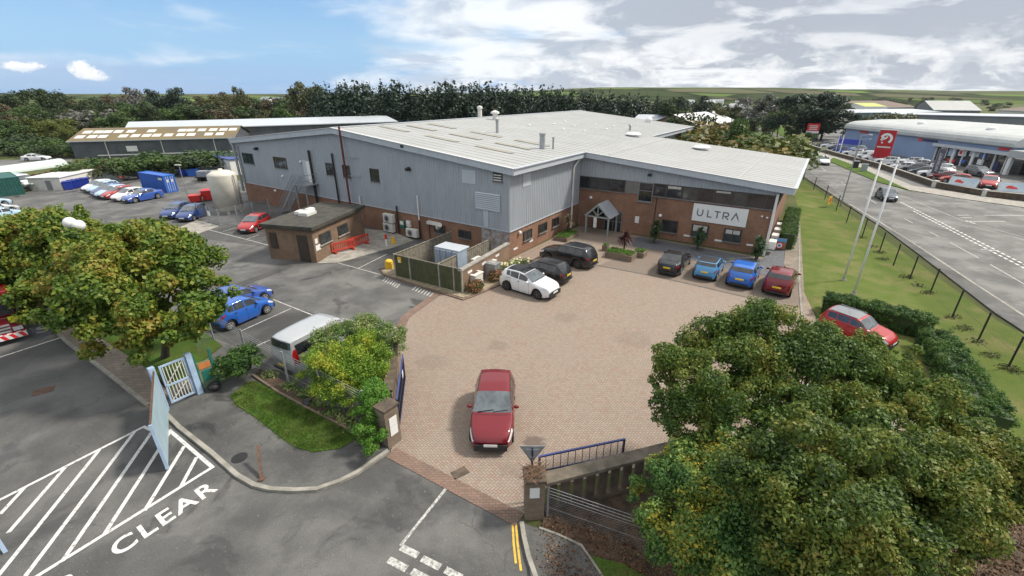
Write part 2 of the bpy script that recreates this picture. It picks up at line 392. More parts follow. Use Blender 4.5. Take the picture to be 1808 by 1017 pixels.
def lettering(name, text, m, parent=None, size=1.0, depth=.01, basis=None, spacing=1.0, bold=0.0):
    """real letter shapes as a mesh; basis=(origin, xvec, yvec, zvec) maps the text box: xvec spans the full width, yvec one cap height"""
    cu = bpy.data.curves.new(name, 'FONT'); cu.body = text; cu.size = 1.0; cu.extrude = .5; cu.space_character = spacing; cu.offset = bold
    o = bpy.data.objects.new(name, cu); COL.objects.link(o)
    dg = bpy.context.evaluated_depsgraph_get(); me = bpy.data.meshes.new_from_object(o.evaluated_get(dg)); bpy.data.objects.remove(o)
    co = np.empty(len(me.vertices) * 3); me.vertices.foreach_get('co', co); co = co.reshape(-1, 3)
    lo, hi = co.min(0), co.max(0); u = (co - lo) / (hi - lo)
    O, X, Y, Z = [np.array(q) for q in basis]
    q = O + u[:, :1] * X + u[:, 1:2] * Y + u[:, 2:] * Z * depth
    me.vertices.foreach_set('co', q.ravel()); me.update(); me.materials.clear(); me.materials.append(m)
    r = bpy.data.objects.new(name, me); COL.objects.link(r)
    if parent: r.parent = parent
    return r
# ------------------------------------------------------------------ shared materials
M = {}
M['ground'] = grass('rough_ground', (.06, .085, .03), (.09, .10, .04), (.12, .115, .055), 0, .05)
M['lawn'] = grass('lawn_grass', (.088, .132, .028), (.110, .150, .034), (.175, .170, .068), .12)
M['verge'] = grass('verge_grass', (.05, .10, .016), (.068, .122, .02), (.105, .12, .035), 0, .5)
M['vividgrass'] = grass('planter_grass', (.10, .22, .02), (.13, .26, .03), (.12, .20, .03), 0, .9)
M['tarmac'] = asphalt('car_park_tarmac', .115, .8, 3.0)
M['yard'] = asphalt('yard_tarmac', .10, .7, 11.0)
M['road'] = asphalt('main_road_tarmac', .135, .05, 23.0)
M['darktar'] = asphalt('footway_tarmac', .085, .35, 41.0)
M['pavetar'] = asphalt('pavement_tarmac', .085, .85, 57.0)
M['baytar'] = asphalt('parking_bay_tarmac', .075, .35, 77.0)
SP = [(*G(945, 783)[:2], .55, .75), (*G(900, 830)[:2], .5, .25), (*G(1000, 560)[:2], .9, .22), (*G(760, 640)[:2], 1.0, .2), (*G(1120, 600)[:2], 1.3, .18), (*G(880, 610)[:2], .7, .25)]
M['blocks'] = herring('herringbone_blocks', [(.285, .220, .172), (.225, .180, .145), (.265, .165, .122), (.255, .222, .185), (.30, .25, .20)], cell=.1, spots=SP)
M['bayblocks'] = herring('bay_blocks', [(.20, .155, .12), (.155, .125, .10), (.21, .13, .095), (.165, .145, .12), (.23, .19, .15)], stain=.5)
M['pathblocks'] = brickmat('path_blocks', (.235, .20, .165), (.19, .165, .135), (.085, .075, .06), .42, .22, (.12, .105, .08), flat=True)
M['edgeblocks'] = brickmat('edge_blocks', (.21, .135, .105), (.16, .11, .09), (.09, .075, .06), .22, .11, (.13, .10, .08), flat=True)
M['brick'] = brickmat('red_brown_brick', (.255, .125, .072), (.185, .088, .055), (.20, .155, .12))
M['hutbrick'] = brickmat('brown_brick', (.215, .135, .085), (.165, .105, .07), (.19, .15, .115), stain=(.10, .075, .05))
M['wallbrick'] = brickmat('weathered_brick', (.20, .15, .11), (.15, .115, .085), (.19, .165, .13), stain=(.075, .075, .045))
M['render'] = mat('peeling_grey_render', (.34, .335, .33), .9, 0, .5, 2.2, (.20, .15, .125), .4, 25)
M['clad'] = mat('blue_grey_cladding', (.335, .365, .40), .45, .05, .08, .6, streak=((2.6, 2.6, .16), .45, (.255, .275, .295)))
M['clad2'] = mat('light_grey_trim', (.46, .495, .54), .45, .1, .08, .8)
M['roof'] = mat('pale_metal_roof', (.345, .352, .352), .55, .0, .1, .35, (.315, .32, .312), streak=((.05, 1.4, .3), .40, (.255, .255, .24)))
M['skylight'] = mat('weathered_rooflight', (.31, .295, .24), .4, 0, .2, 2.5, (.22, .205, .16))
M['seam'] = mat('roof_seam', (.42, .42, .41), .6)
M['darkglass'] = mat('dark_window_glass', (.012, .013, .016), .06, 0, .2, .7, (.035, .036, .04), spec=.6)
M['midglass'] = mat('window_glass', (.05, .06, .06), .05, 0, .3, 1.1, (.02, .025, .03), spec=.6)
M['blind'] = mat('pale_blind', (.48, .47, .43), .8)
M['frame'] = mat('brown_window_frame', (.055, .042, .034), .5)
M['greyframe'] = mat('grey_frame', (.20, .21, .22), .5)
M['white'] = mat('white_paint', (.70, .70, .69), .45, 0, .06, 1.5)
M['offwhite'] = mat('off_white', (.62, .61, .57), .6, 0, .15, 2)
M['linewhite'] = mat('road_line_white', (.56, .56, .545), .85, 0, .30, 7, (.22, .22, .215), fine=.35, lohi=(.52, .68))
M['wornwhite'] = mat('worn_line_white', (.50, .50, .48), .85, 0, .5, 9, (.20, .20, .19))
M['yellowline'] = mat('yellow_line', (.62, .40, .05), .8, 0, .3, 6, (.42, .27, .04))
M['black'] = mat('black_paint', (.018, .018, .02), .5)
M['tyre'] = mat('tyre_rubber', (.014, .014, .015), .85, 0, .3, 9)
M['rim'] = mat('alloy_rim', (.42, .43, .44), .35, .6, .15, 5)
M['darkrim'] = mat('dark_alloy_rim', (.10, .10, .105), .35, .6, .2, 5)
M['plastic'] = mat('black_trim', (.02, .02, .022), .6)
M['lampglass'] = mat('headlamp_glass', (.70, .73, .76), .10, .1, .25, 8, spec=.8)
M['amber'] = mat('amber_lamp', (.75, .42, .06), .2)
M['redlamp'] = mat('tail_lamp', (.36, .012, .014), .15, 0, .4, 7)
M['carglass'] = mat('car_glass', (.014, .016, .019), .04, 0, .3, 1.5, (.035, .038, .042), spec=.9)
M['screenglass'] = mat('windscreen_glass', (.10, .12, .135), .03, 0, .4, 1.4, (.035, .042, .048), spec=1.0)  # paler base colour stands in for reflections of the dash and interior
M['plate_y'] = mat('yellow_plate', (.72, .52, .03), .5); M['plate_w'] = mat('white_plate', (.75, .75, .73), .5)
M['galv'] = mat('galvanised_steel', (.36, .38, .40), .45, .5, .2, 3)
M['alu'] = mat('grey_green_metal', (.30, .345, .335), .5, .2, .12, 3)
M['felt'] = mat('roofing_felt', (.065, .062, .05), .9, 0, .4, 1.3, (.035, .034, .03), .4, 30)
M['conc'] = mat('concrete', (.33, .315, .28), .9, 0, .3, 1.6, (.22, .205, .18), .3, 30)
M['kerb'] = mat('concrete_kerb', (.30, .285, .25), .9, 0, .3, 2.0, (.20, .19, .165), .3, 25)
M['darkconc'] = mat('weathered_concrete', (.115, .085, .062), .9, 0, .4, 1.9, (.06, .046, .034), .5, 22)
M['soil'] = mat('bark_and_soil', (.105, .068, .045), 1.0, 0, .4, 2.5, (.05, .036, .025), 1.0, 24, fine=.5)
M['slate'] = mat('slate_chips', (.13, .135, .15), .8, 0, .4, 6, (.07, .072, .08), 1.0, 30, fine=.4)
M['gravel'] = mat('gravel', (.30, .25, .17), 1, 0, .3, 3, (.20, .165, .11), 1.0, 30, fine=.4)
M['bark'] = mat('tree_bark', (.075, .06, .045), .95, 0, .3, 5, (.04, .033, .026), .8, 14)
M['greenwood'] = mat('green_fence_boards', (.075, .082, .035), .85, 0, .3, 1.8, (.05, .058, .024), .4, 14)
M['wood'] = mat('grey_fence_boards', (.22, .20, .16), .9, 0, .4, 4, (.13, .115, .09), .4, 14)
M['red'] = mat('red_plastic', (.60, .035, .03), .5); M['orange'] = mat('orange_red_plastic', (.50, .05, .03), .5)
M['yellow'] = mat('yellow_plastic', (.72, .45, .03), .5)
M['blue'] = mat('blue_steel', (.02, .10, .48), .5, 0, .25, 2, (.03, .13, .42)); M['bluebin'] = mat('blue_plastic', (.012, .04, .33), .5)
M['ltblue'] = mat('pale_blue_paint', (.37, .49, .66), .5, 0, .15, 2.0); M['panelblue'] = mat('pale_blue_sheet', (.33, .45, .52), .5, 0, .15, 1.2)
M['green'] = mat('green_paint', (.02, .15, .12), .5); M['teal'] = mat('teal_steel', (.015, .10, .085), .55, 0, .3, 2)
M['rust'] = mat('rusty_steel', (.12, .065, .042), .8, 0, .4, 5)
M['navy'] = mat('dark_blue_rail', (.02, .03, .10), .4); M['railblue'] = mat('blue_handrail', (.045, .07, .24), .4)
M['redmetal'] = mat('dark_red_pipe', (.13, .022, .016), .6)
M['signred'] = mat('red_sign', (.42, .012, .02), .45); M['brightred'] = mat('bright_red_sign', (.62, .02, .025), .45)
M['acgrey'] = mat('cream_casing', (.60, .60, .57), .5, 0, .1, 2)
M['tankblue'] = mat('blue_grey_tank', (.28, .345, .43), .5, 0, .15, 1.8)
M['tank'] = mat('cream_tank', (.60, .575, .51), .6, 0, .2, 1.0, (.52, .49, .42))

# ------------------------------------------------------------------ setting: ground, tarmac, paving, lawns
gb = MB(); gb.box(-2600, 2600, -300, 2600, -1.0, -.012); tag(gb.build('ground', M['ground']), kind='structure')
sheet('access_road', [Vector((-75, 3, 0)), Vector((7, 3, 0)), G(920, 915), G(690, 797), G(700, 640), G(300, 560), G(0, 420), G(-500, 400)], .0, M['yard'])
sheet('car_park', [(800, 505), (782, 518), (716, 566), (694, 610), (640, 640), (500, 640), (372, 600), (280, 545), (100, 440), (-60, 420), (-140, 340), (40, 342), (100, 322), (180, 312), (330, 304), (420, 318), (640, 395), (905, 452)], .006, M['tarmac'])
sheet('block_paving', [(782, 518), (822, 527), (905, 455), (1024, 398), (1348, 455), (1412, 500), (1440, 560), (1560, 690), (1660, 760), (1480, 840), (1180, 812), (965, 862), (917, 918), (690, 797), (704, 745), (712, 650), (700, 598), (716, 566)], .010, M['blocks'])
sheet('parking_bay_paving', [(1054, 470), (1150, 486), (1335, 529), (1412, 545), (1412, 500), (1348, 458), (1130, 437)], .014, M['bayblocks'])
strip('block_border', [(779, 514), (716, 560), (694, 604)], .55, .018, M['edgeblocks'])
strip('block_border', [(690, 799), (917, 918)], .55, .018, M['edgeblocks'])
strip('paving_channel', [(1050, 468), (1150, 487), (1240, 507), (1338, 530), (1408, 548)], .14, .019, M['darktar'])
# fire station yard edge: block path, kerb and grass under the maples
slab('path', [(30, 521), (120, 606), (200, 667), (262, 717), (300, 702), (275, 664), (236, 637), (165, 590), (96, 512)], .0, .10, M['pathblocks'])
strip('kerb', [(-120, 420), (0, 495), (30, 521), (120, 606), (200, 667), (262, 717)], .16, 0, M['kerb'], h=.112)
slab('grass_under_maples', [(-150, 405), (0, 470), (28, 515), (94, 512), (165, 590), (236, 637), (275, 664), (300, 690), (350, 645), (392, 612), (330, 565), (230, 505), (60, 415)], 0, .106, M['verge'])
# pavement island by the gate
slab('pavement', [(300, 742), (318, 757), (375, 802), (420, 842), (450, 859), (480, 866), (560, 866), (622, 842), (686, 798), (676, 760), (620, 735), (520, 695), (445, 660), (372, 690), (298, 722)], 0, .10, M['pavetar'])
strip('kerb', [(296, 735), (318, 757), (375, 802), (420, 842), (450, 859), (480, 866), (520, 868), (560, 866), (600, 852), (630, 837), (686, 798)], .16, 0, M['kerb'], h=.115)
slab('grass_island', [(441, 676), (410, 701), (416, 717), (460, 746), (498, 777), (523, 793), (554, 802), (601, 796), (634, 775), (555, 733), (491, 698), (457, 679)], .09, .135, M['verge'])
slab('flower_bed', [(450, 666), (491, 694), (555, 729), (636, 771), (646, 762), (560, 712), (510, 680), (460, 655)], .09, .15, M['soil'])
strip('bed_edging', [(447, 666), (491, 696), (555, 731), (635, 772)], .10, 0, M['wallbrick'], h=.10, z0=.09)
# ground right of the entrance
slab('pavement', [(925, 928), (957, 938), (1022, 967), (1060, 1022), (1100, 1100), (960, 1200), (934, 1000)], 0, .10, M['darktar'])
strip('kerb', [(921, 925), (925, 950), (933, 985), (945, 1020), (965, 1100)], .14, 0, M['kerb'], h=.115)
strip('kerb', [(952, 936), (985, 948), (1026, 967), (1058, 1014), (1100, 1090)], .07, 0, M['kerb'], h=.13)
slab('bark_bed', [(957, 936), (1024, 966), (1060, 1018), (1150, 1250), (2300, 1250), (2100, 980), (1720, 800), (1480, 850), (1190, 830), (962, 900)], 0, .09, M['soil'])
slab('verge_grass', [(1040, 985), (1062, 1020), (1120, 1150), (1260, 1150), (1170, 1040), (1100, 1000)], 0, .12, M['verge'])
# right hand side lawn, footway, road
sheet('lawn', [(1400, 335), (1412, 380), (1413, 520), (1446, 560), (1560, 690), (1720, 800), (2100, 985), (2500, 985), (1960, 668), (1760, 566), (1640, 478), (1500, 378), (1404, 308)], .004, M['lawn'])
sheet('road', [(1300, 214), (1335, 226), (1368, 240), (1396, 262), (1404, 296), (1432, 320), (1500, 362), (1600, 423), (1665, 466), (1808, 561), (2400, 950), (2900, 700), (2300, 430), (1808, 366), (1700, 350), (1605, 338), (1525, 311), (1462, 282), (1420, 262), (1372, 236), (1325, 218)], .004, M['road'])
slab('footway', [(1404, 297), (1432, 321), (1500, 363), (1600, 424), (1664, 467), (1808, 562), (2300, 890), (2300, 930), (1808, 588), (1757, 555), (1628, 455), (1560, 404), (1480, 353), (1402, 303)], 0, .09, M['darktar'])
strip('kerb', [(1404, 296), (1432, 320), (1500, 362), (1600, 423), (1664, 466), (1808, 561), (2300, 888)], .15, 0, M['kerb'], h=.10)
slab('road_verge', [(1461, 284), (1500, 301), (1550, 322), (1604, 336), (1560, 316), (1520, 297), (1472, 279)], 0, .10, M['verge'])
slab('far_footway', [(1372, 236), (1420, 262), (1462, 285), (1461, 281), (1520, 297), (1604, 336), (1700, 352), (1808, 367), (2300, 432), (2300, 425), (1808, 358), (1705, 343), (1608, 328), (1520, 289), (1420, 256), (1374, 233)], 0, .08, M['conc'])
slab('roadside_grass', [(1330, 222), (1372, 236), (1420, 262), (1410, 245), (1360, 212), (1335, 214)], 0, .09, M['verge'])
sheet('display_lot', [(1420, 256), (1520, 288), (1608, 327), (1705, 342), (1808, 357), (2600, 450), (2600, 300), (1900, 225), (1430, 225)], .005, M['road'])
slab('side_path', [(1412, 382), (1398, 378), (1388, 420), (1384, 468), (1408, 500), (1415, 548), (1420, 520)], 0, .02, M['pathblocks'])
strip('path_edging', [(1409, 378), (1411, 440), (1411, 500), (1416, 560)], .12, 0, M['kerb'], h=.05)
sheet('upper_lane', [(-300, 302), (0, 297), (128, 287), (128, 277), (0, 283), (-300, 286)], .004, M['road'])
sheet('hall_yard', [(1180, 232), (1240, 232), (1340, 262), (1398, 300), (1398, 330), (1380, 300), (1240, 250)], .004, M['ground'])
# planting strip of slate chips along the office front and wall foot
sheet('slate_bed', [(1100, 424), (1118, 435), (1180, 446), (1230, 462), (1300, 478), (1352, 487), (1384, 474), (1386, 420), (1366, 420), (1346, 458), (1130, 418)], .022, M['slate'])
slab('concrete_apron', [(560, 466), (596, 465), (700, 436), (730, 425), (690, 408), (640, 405), (600, 440)], 0, .06, M['conc'])
slab('concrete_apron', [(304, 407), (336, 418), (388, 399), (347, 389)], 0, .02, M['conc'])
slab('gravel_strip', [(676, 476), (676, 484), (742, 505), (818, 527), (826, 524), (888, 503), (900, 470), (700, 470)], 0, .07, M['gravel'])
strip('kerb', [(682, 473), (674, 479), (680, 487), (742, 507), (818, 530), (836, 524), (882, 504)], .13, 0, M['edgeblocks'], h=.09)
# parking bays left of / right of the brick hut, dark resurfaced
sheet('parking_bay', [(332, 418), (470, 436), (505, 444), (505, 410), (400, 395)], .010, M['baytar'])
sheet('parking_bay', [(596, 465), (672, 485), (704, 470), (718, 440), (700, 434)], .010, M['baytar'])
sheet('parking_bay', [(360, 590), (482, 528), (560, 556), (650, 585), (620, 640), (500, 645)], .010, M['baytar'])
strip('reinstatement_patch', [(419, 504), (470, 486), (516, 466)], .9, .011, M['baytar'])
LZ = [0]
def line(pts, w_=.10, m='linewhite', z=.016): LZ[0] += 1; return strip('road_marking', pts, w_, z + .0006 * (LZ[0] % 12), M[m])
for a in ([(336, 398), (373, 407), (466, 431), (503, 441)], [(394, 409), (417, 402)], [(436, 422), (458, 415)],
          [(482, 529), (540, 552), (600, 575)], [(421, 587), (514, 545)], [(449, 613), (476, 601)],
          [(595, 464), (671, 485)], [(633, 474), (683, 449)]): line(a, .09, 'wornwhite')
for i in range(7):
    line([(676 + i * 4, 497 + i * 1.9), (682 + i * 4, 490 + i * 1.9)], .10, 'wornwhite'); line([(728 + i * 5, 513 + i * 1.9), (735 + i * 5, 506 + i * 1.9)], .10, 'wornwhite')
Z_ = lambda x, y: (x * .41, 600 + y * .41)
for a in ([(-40, 706), (0, 690), (620, 375), (655, 391)], [(728, 388), (915, 549), (160, 1018), (-60, 1150)]): line([Z_(*q) for q in a], .13, z=.006)
for a in (((110, 633), (0, 752)), ((281, 549), (35, 832)), ((431, 471), (-10, 1020)), ((581, 394), (108, 1020)), ((655, 396), (268, 955)), ((732, 398), (447, 842)), ((794, 458), (622, 738)), ((848, 505), (776, 638)),
          ((-60, 760), (-160, 880))): line([Z_(*q) for q in a], .13, z=.006)
line([(-60, 652), (0, 631), (108, 596)], .11, z=.006)
line([(790, 860), (707, 964)], .10, 'wornwhite', .006)
for a in (((708, 966), (738, 981)), ((745, 986), (777, 1002)), ((786, 1006), (815, 1021)), ((686, 988), (718, 1005)), ((727, 1009), (760, 1026))): line(a, .22, 'wornwhite', .006)
strip('yellow_line', [(905, 922), (907, 960), (911, 995)], .07, .006, M['yellowline']); strip('yellow_line', [(911, 925), (914, 962), (920, 1008)], .07, .006, M['yellowline'])
def road_text(name, text, O_, E_, up0, up1, m, w=None):
    O_, E_ = G(*O_, .007), G(*E_, .007); U = G(*up1, .007) - G(*up0, .007)
    return tag(lettering(name, text, m, None, basis=(O_, E_ - O_, U, Vector((0, 0, .004))), spacing=1.15, bold=.02), kind='structure')
road_text('road_lettering', 'CLEAR', (205, 985), (386, 864), (358, 879), (342, 862), M['linewhite'])
road_text('road_lettering', 'KEEP', (-20, 1150), (139, 1029), (158, 1012), (142, 994), M['linewhite'])
road_text('road_lettering', 'S', (65, 590), (92, 582), (74, 589), (71, 577), M['linewhite'])
# main road markings
for a in (((1640, 409), (1658, 418)), ((1677, 428), (1728, 456)), ((1748, 467), (1812, 504)), ((1850, 525), (1960, 590)), ((1596, 386), (1612, 394)), ((1530, 349), (1548, 360)), ((1485, 322), (1496, 329)), ((1450, 296), (1458, 302))): line(a, .12, 'wornwhite', .010)
P0_, P1_ = G(1590, 357), G(1830, 478); Q0_, Q1_ = G(1640, 379), G(1830, 485)
for i in range(34):
    a, b = P0_.lerp(P1_, i / 34), P0_.lerp(P1_, (i + .62) / 34); line([a, b], .20, 'linewhite', .010)
    if i > 6: n_ = Vector((-(P1_ - P0_).normalized().y, (P1_ - P0_).normalized().x, 0)) * -.55; line([a + n_, b + n_], .20, 'linewhite', .010)
for a in (((1690, 380), (1712, 380)), ((1696, 384), (1716, 384)), ((1705, 391), (1775, 391)), ((1704, 389), (1722, 395)), ((1736, 380), (1812, 381)), ((1730, 440), (1760, 443))): line(a, .22, 'wornwhite', .010)
for a in (((1600, 336), (1690, 352), (1830, 372)), ((1500, 360), (1560, 396), (1663, 462), (1720, 500), (1808, 557)), ((1590, 345), (1700, 390), (1830, 425))): line(a, .10, 'wornwhite', .010)
# drain covers
for i, (px, py, w1, w2) in enumerate(((77, 690, .75, .6), (447, 806, .0, 0), (1, 0, 0, 0))):
    if w1: p = G(px, py); b = MB(); b.box(-w1 / 2, w1 / 2, -w2 / 2, w2 / 2, 0, .006); tag(b.build('drain_cover', M['rust'], loc=(p.x, p.y, .004), rotz=R(35)), 'rusty rectangular iron cover set in the yard tarmac', 'drain cover')
p = G(812, 835); b = MB(); b.box(-.3, .3, -.2, .2, 0, .006); tag(b.build('drain_cover', M['darkconc'], loc=(p.x, p.y, .012), rotz=.6), 'small square drain cover in the block paving in front of the red car', 'drain cover')
p = G(424, 812); b = MB(); b.lathe([(.28, .0), (.28, .012)], n=20); tag(b.build('manhole_cover', M['black'], loc=(p.x, p.y, .098)), 'round black manhole cover in the pavement beside the post', 'manhole cover')

# ------------------------------------------------------------------ distant land
def hill_mesh(name, x0, x1, y0, y1, nx, ny, hf, m):
    vs = []; fs = []
    for j in range(ny + 1):
        for i in range(nx + 1):
            x = x0 + (x1 - x0) * i / nx; y = y0 + (y1 - y0) * j / ny; vs.append((x, y, hf(x, y)))
    for j in range(ny):
        for i in range(nx): k = j * (nx + 1) + i; fs.append((k, k + 1, k + nx + 2, k + nx + 1))
    return tag(MB().add(vs, fs).build(name, m, smooth=True), kind='structure')
def fields(name):
    m = bpy.data.materials.new(name); m.use_nodes = True; t = NT(m.node_tree); b = t.n['Principled BSDF']
    v = t.add('ShaderNodeTexCoord').outputs['Object']; vv = t.vmul(v, (.0042, .0030, 0))
    a = t.add('ShaderNodeTexVoronoi'); t.l.new(vv, a.inputs['Vector']); a.inputs['Scale'].default_value = 1.6
    e = t.add('ShaderNodeTexVoronoi', feature='DISTANCE_TO_EDGE'); t.l.new(vv, e.inputs['Vector']); e.inputs['Scale'].default_value = 1.6
    r = t.sep(a.outputs['Color'])[0]
    c = t.mix(t.ramp(r, .2, .5), (.045, .06, .028), (.12, .175, .05)); c = t.mix(t.ramp(r, .62, .8), c, (.105, .10, .065))
    c = t.mix(t.ramp(e.outputs['Distance'], .09, .03), c, (.03, .04, .02))
    c = t.mix(1.0, c, t.mix(t.noise(v, .02, 5, .7), (.7,) * 3, (1.2,) * 3), 'MULTIPLY')
    t.l.new(c, b.inputs['Base Color']); b.inputs['Roughness'].default_value = 1; b.inputs['Specular IOR Level'].default_value = 0
    return m
M['fields'] = fields('field_patchwork')
def hf(x, y):
    base = 12.8 + (y * .0118 if x > 0 else y * .004)
    k = min(1, max(0, (y - 330) / 900)); k = k * k * (3 - 2 * k)
    n = math.sin(x * .0031 + 1.2) * .22 + math.sin(x * .0083 + y * .002) * .10 + math.sin(x * .0017 - .4) * .15
    a = x / max(y, 1.0); side = min(1, max(.0, (a + .12) / .30)) * (1 - .55 * min(1, max(0, (a - .55) / .35)))
    return -3 + k * (CAMH - 2 + side * (5 + 16 * (1 + n) * (y / 2000)))
hill_mesh('hills', -2300, 2500, 300, 2400, 120, 50, hf, M['fields'])
# ------------------------------------------------------------------ the main hall with its office wing (one building)
ANG = R(-33.5); HP = G(900, 457)
EX, EY = Vector((math.cos(ANG), math.sin(ANG), 0)), Vector((-math.sin(ANG), math.cos(ANG), 0))
def HW(a, b, z=0.0): return HP + EX * a + EY * b + Vector((0, 0, z))
hall = thing('industrial_building', 'large grey clad industrial hall with pale low pitched roof, brick base and brick office wing', 'building', HP, ANG)
def zr(a):
    if a > 0: return 7.55 - .088 * a
    if a > -20.8: return 7.55 - .1 * a
    return 9.63 + .1 * (a + 20.8)
# planes of the building: s along the wall, d outwards
def pl(plane, s, d, z):
    return {'g': (s, -d, z), 'r': (d, s, z), 'o': (s, 12.8 - d, z), 'e': (17.6 + d, s, z)}[plane]
def pbox(b, plane, s0, s1, z0, z1, d0, d1):
    p, q = pl(plane, s0, d0, z0), pl(plane, s1, d1, z1); return b.box(p[0], q[0], p[1], q[1], p[2], q[2])
# brick plinths
b = MB(); b.box(-40.9, 0, 0, .3, 0, 2.38); b.box(-.3, 0, .3, 12.8, 0, 2.38)
b.build('brick_wall', M['brick'], hall)
b = MB(); b.box(-2.9, -.0, -.012, 0, 0, 2.38); b.build('peeling_render', M['render'], hall)
b = MB(); b.box(0, 17.6, 12.8, 13.1, 0, 3.93); b.box(6.26, 6.33, 12.785, 12.8, 3.4, 3.93); b.box(17.3, 17.6, 13.1, 32.6, 0, 5.2)
b.build('brick_wall', M['brick'], hall)
# white painted edge of the office end wall
# ribbed cladding: real trapezoid ribs
def ribbed(plane, s0, s1, zlo, zhi, pitch=.30, dep=.035, d0=.03):
    b = MB(); n = max(1, int((s1 - s0) / pitch)); p = (s1 - s0) / n; prof = []
    for i in range(n):
        s = s0 + i * p; prof += [(s, 0), (s + .42 * p, 0), (s + .52 * p, dep), (s + .9 * p, dep)]
    prof.append((s1, 0)); vs = []
    for s, d in prof: vs += [pl(plane, s, d0 + d, zlo(s) if callable(zlo) else zlo), pl(plane, s, d0 + d, zhi(s) if callable(zhi) else zhi)]
    b.add(vs, [(2 * i, 2 * i + 2, 2 * i + 3, 2 * i + 1) for i in range(len(prof) - 1)]); return b
ribbed('g', -41.0, .03, 2.36, lambda s: zr(min(s, 0)) - .30).build('cladding', M['clad'], hall)
ribbed('r', -.03, 12.77, 2.36, 7.15, .30, .03).build('cladding', M['clad2'] if False else M['clad'], hall)
ribbed('o', .03, 17.75, 5.12, lambda s: zr(s) - .30, .30, .035, .06).build('cladding', M['clad'], hall)
b = MB(); b.box(-41.05, .08, -.09, -.002, 2.30, 2.37); b.box(.002, .09, -.09, 12.74, 2.30, 2.37); b.build('drip_flashing', M['clad2'], hall)
b = MB(); b.box(-41.3, -40.9, .3, 56, 0, 7.2); b.box(-40.9, 0, 55.6, 56, 0, 7.2); b.box(-.3, 0, 33.5, 55.6, 0, 7.1); b.build('rear_wall', M['clad'], hall)
# roof skin
b = MB()
def rq(a0, a1, b0, b1):
    b.add([(a0, b0, zr(a0)), (a1, b0, zr(a1)), (a1, b1, zr(a1)), (a0, b1, zr(a0))], [(0, 1, 2, 3)])
rq(-41.4, -20.8, -.42, 56.2); rq(-20.8, 0, -.42, 56.2); rq(0, .62, -.42, 56.2); rq(.62, 18.75, 12.25, 33.1)
rb = b
roof = rb.build('roof', M['roof'], hall)
b = MB()
for i in range(57):
    y = -.4 + i * 1.0
    for a0, a1 in ((-41.4, -20.9), (-20.7, .6)): b.beam((a0, y, zr(a0) + .003), (a1, y, zr(a1) + .003), .04, .022)
for i in range(21): y = 12.8 + i; b.beam((.66, y, zr(.66) + .003), (18.7, y, zr(18.7) + .003), .04, .022)
b.build('standing_seams', M['roof'], roof)
b = MB(); b.beam((-20.8, -.42, 9.66), (-20.8, 56.2, 9.66), .5, .05); b.build('ridge_cap', M['clad2'], roof)
b = MB(); b.beam((2.8, 12.3, zr(2.8) + .03), (2.8, 33, zr(2.8) + .03), .10, .04); b.beam((14.6, 12.3, zr(14.6) + .03), (14.6, 33, zr(14.6) + .03), .10, .04); b.build('roof_joint', M['seam'], roof)
SK = []
for (cb, offs) in ((5.0, (-17.8, -11.3, -5.0)), (8.3, (-17.1, -11.0, -5.1)), (11.7, (-17.2, -10.9, -5.1))):
    for a in offs:
        b = MB(); b.add([(a - 2, cb - .42, zr(a - 2) + .05), (a + 2, cb - .42, zr(a + 2) + .05), (a + 2, cb + .42, zr(a + 2) + .05), (a - 2, cb + .42, zr(a - 2) + .05)], [(0, 1, 2, 3)])
        b.build('rooflight', M['skylight'], roof)
# fascias: ribbed at the gables, smooth at the eaves
def fascia(plane_b, a0, a1, name='fascia'):
    n = int((a1 - a0) / .28); p = (a1 - a0) / n; b = MB(); vs = []
    prof = []
    for i in range(n): s = a0 + i * p; prof += [(s, 0), (s + .45 * p, 0), (s + .55 * p, .03), (s + .9 * p, .03)]
    prof.append((a1, 0))
    for s, d in prof: vs += [(s, plane_b - d, zr(s) - .52), (s, plane_b - d, zr(s) - .02)]
    b.add(vs, [(2 * i, 2 * i + 2, 2 * i + 3, 2 * i + 1) for i in range(len(prof) - 1)]); b.build(name, M['clad2'], hall)
fascia(-.43, -41.4, .66); fascia(12.22, .7, 18.78)
b = MB(); b.beam((-41.4, -.45, zr(-41.4) + .02), (-20.8, -.45, zr(-20.8) + .02), .16, .05); b.beam((-20.8, -.45, zr(-20.8) + .02), (.7, -.45, zr(.7) + .02), .16, .05)
b.beam((.75, 12.2, zr(.75) + .02), (18.8, 12.2, zr(18.8) + .02), .16, .05); b.build('verge_trim', M['white'], hall)
for q1, q2 in (((.62, .68, -.44, 12.19, 6.98, 7.47), (.52, .80, -.44, 12.2, 7.46, 7.53)), ((.62, .68, 33.2, 56.2, 6.98, 7.47), (.55, .8, 33.2, 56.3, 7.46, 7.53)), ((18.76, 18.82, 12.2, 33.2, 5.35, 5.85), (18.7, 18.95, 12.2, 33.2, 5.84, 5.92))): b = MB(); b.box(*q1); b.box(*q2); b.build('eaves_fascia', M['clad2'], hall)
b = MB(); b.box(-41.5, -41.25, -.45, 56.2, 7.35, 7.6); b.build('gutter', M['galv'], hall)
b = MB(); b.box(-40.9, .6, -.40, -.02, 6.92, 6.98); b.box(.1, 18.7, 12.28, 12.7, 6.0, 6.02)
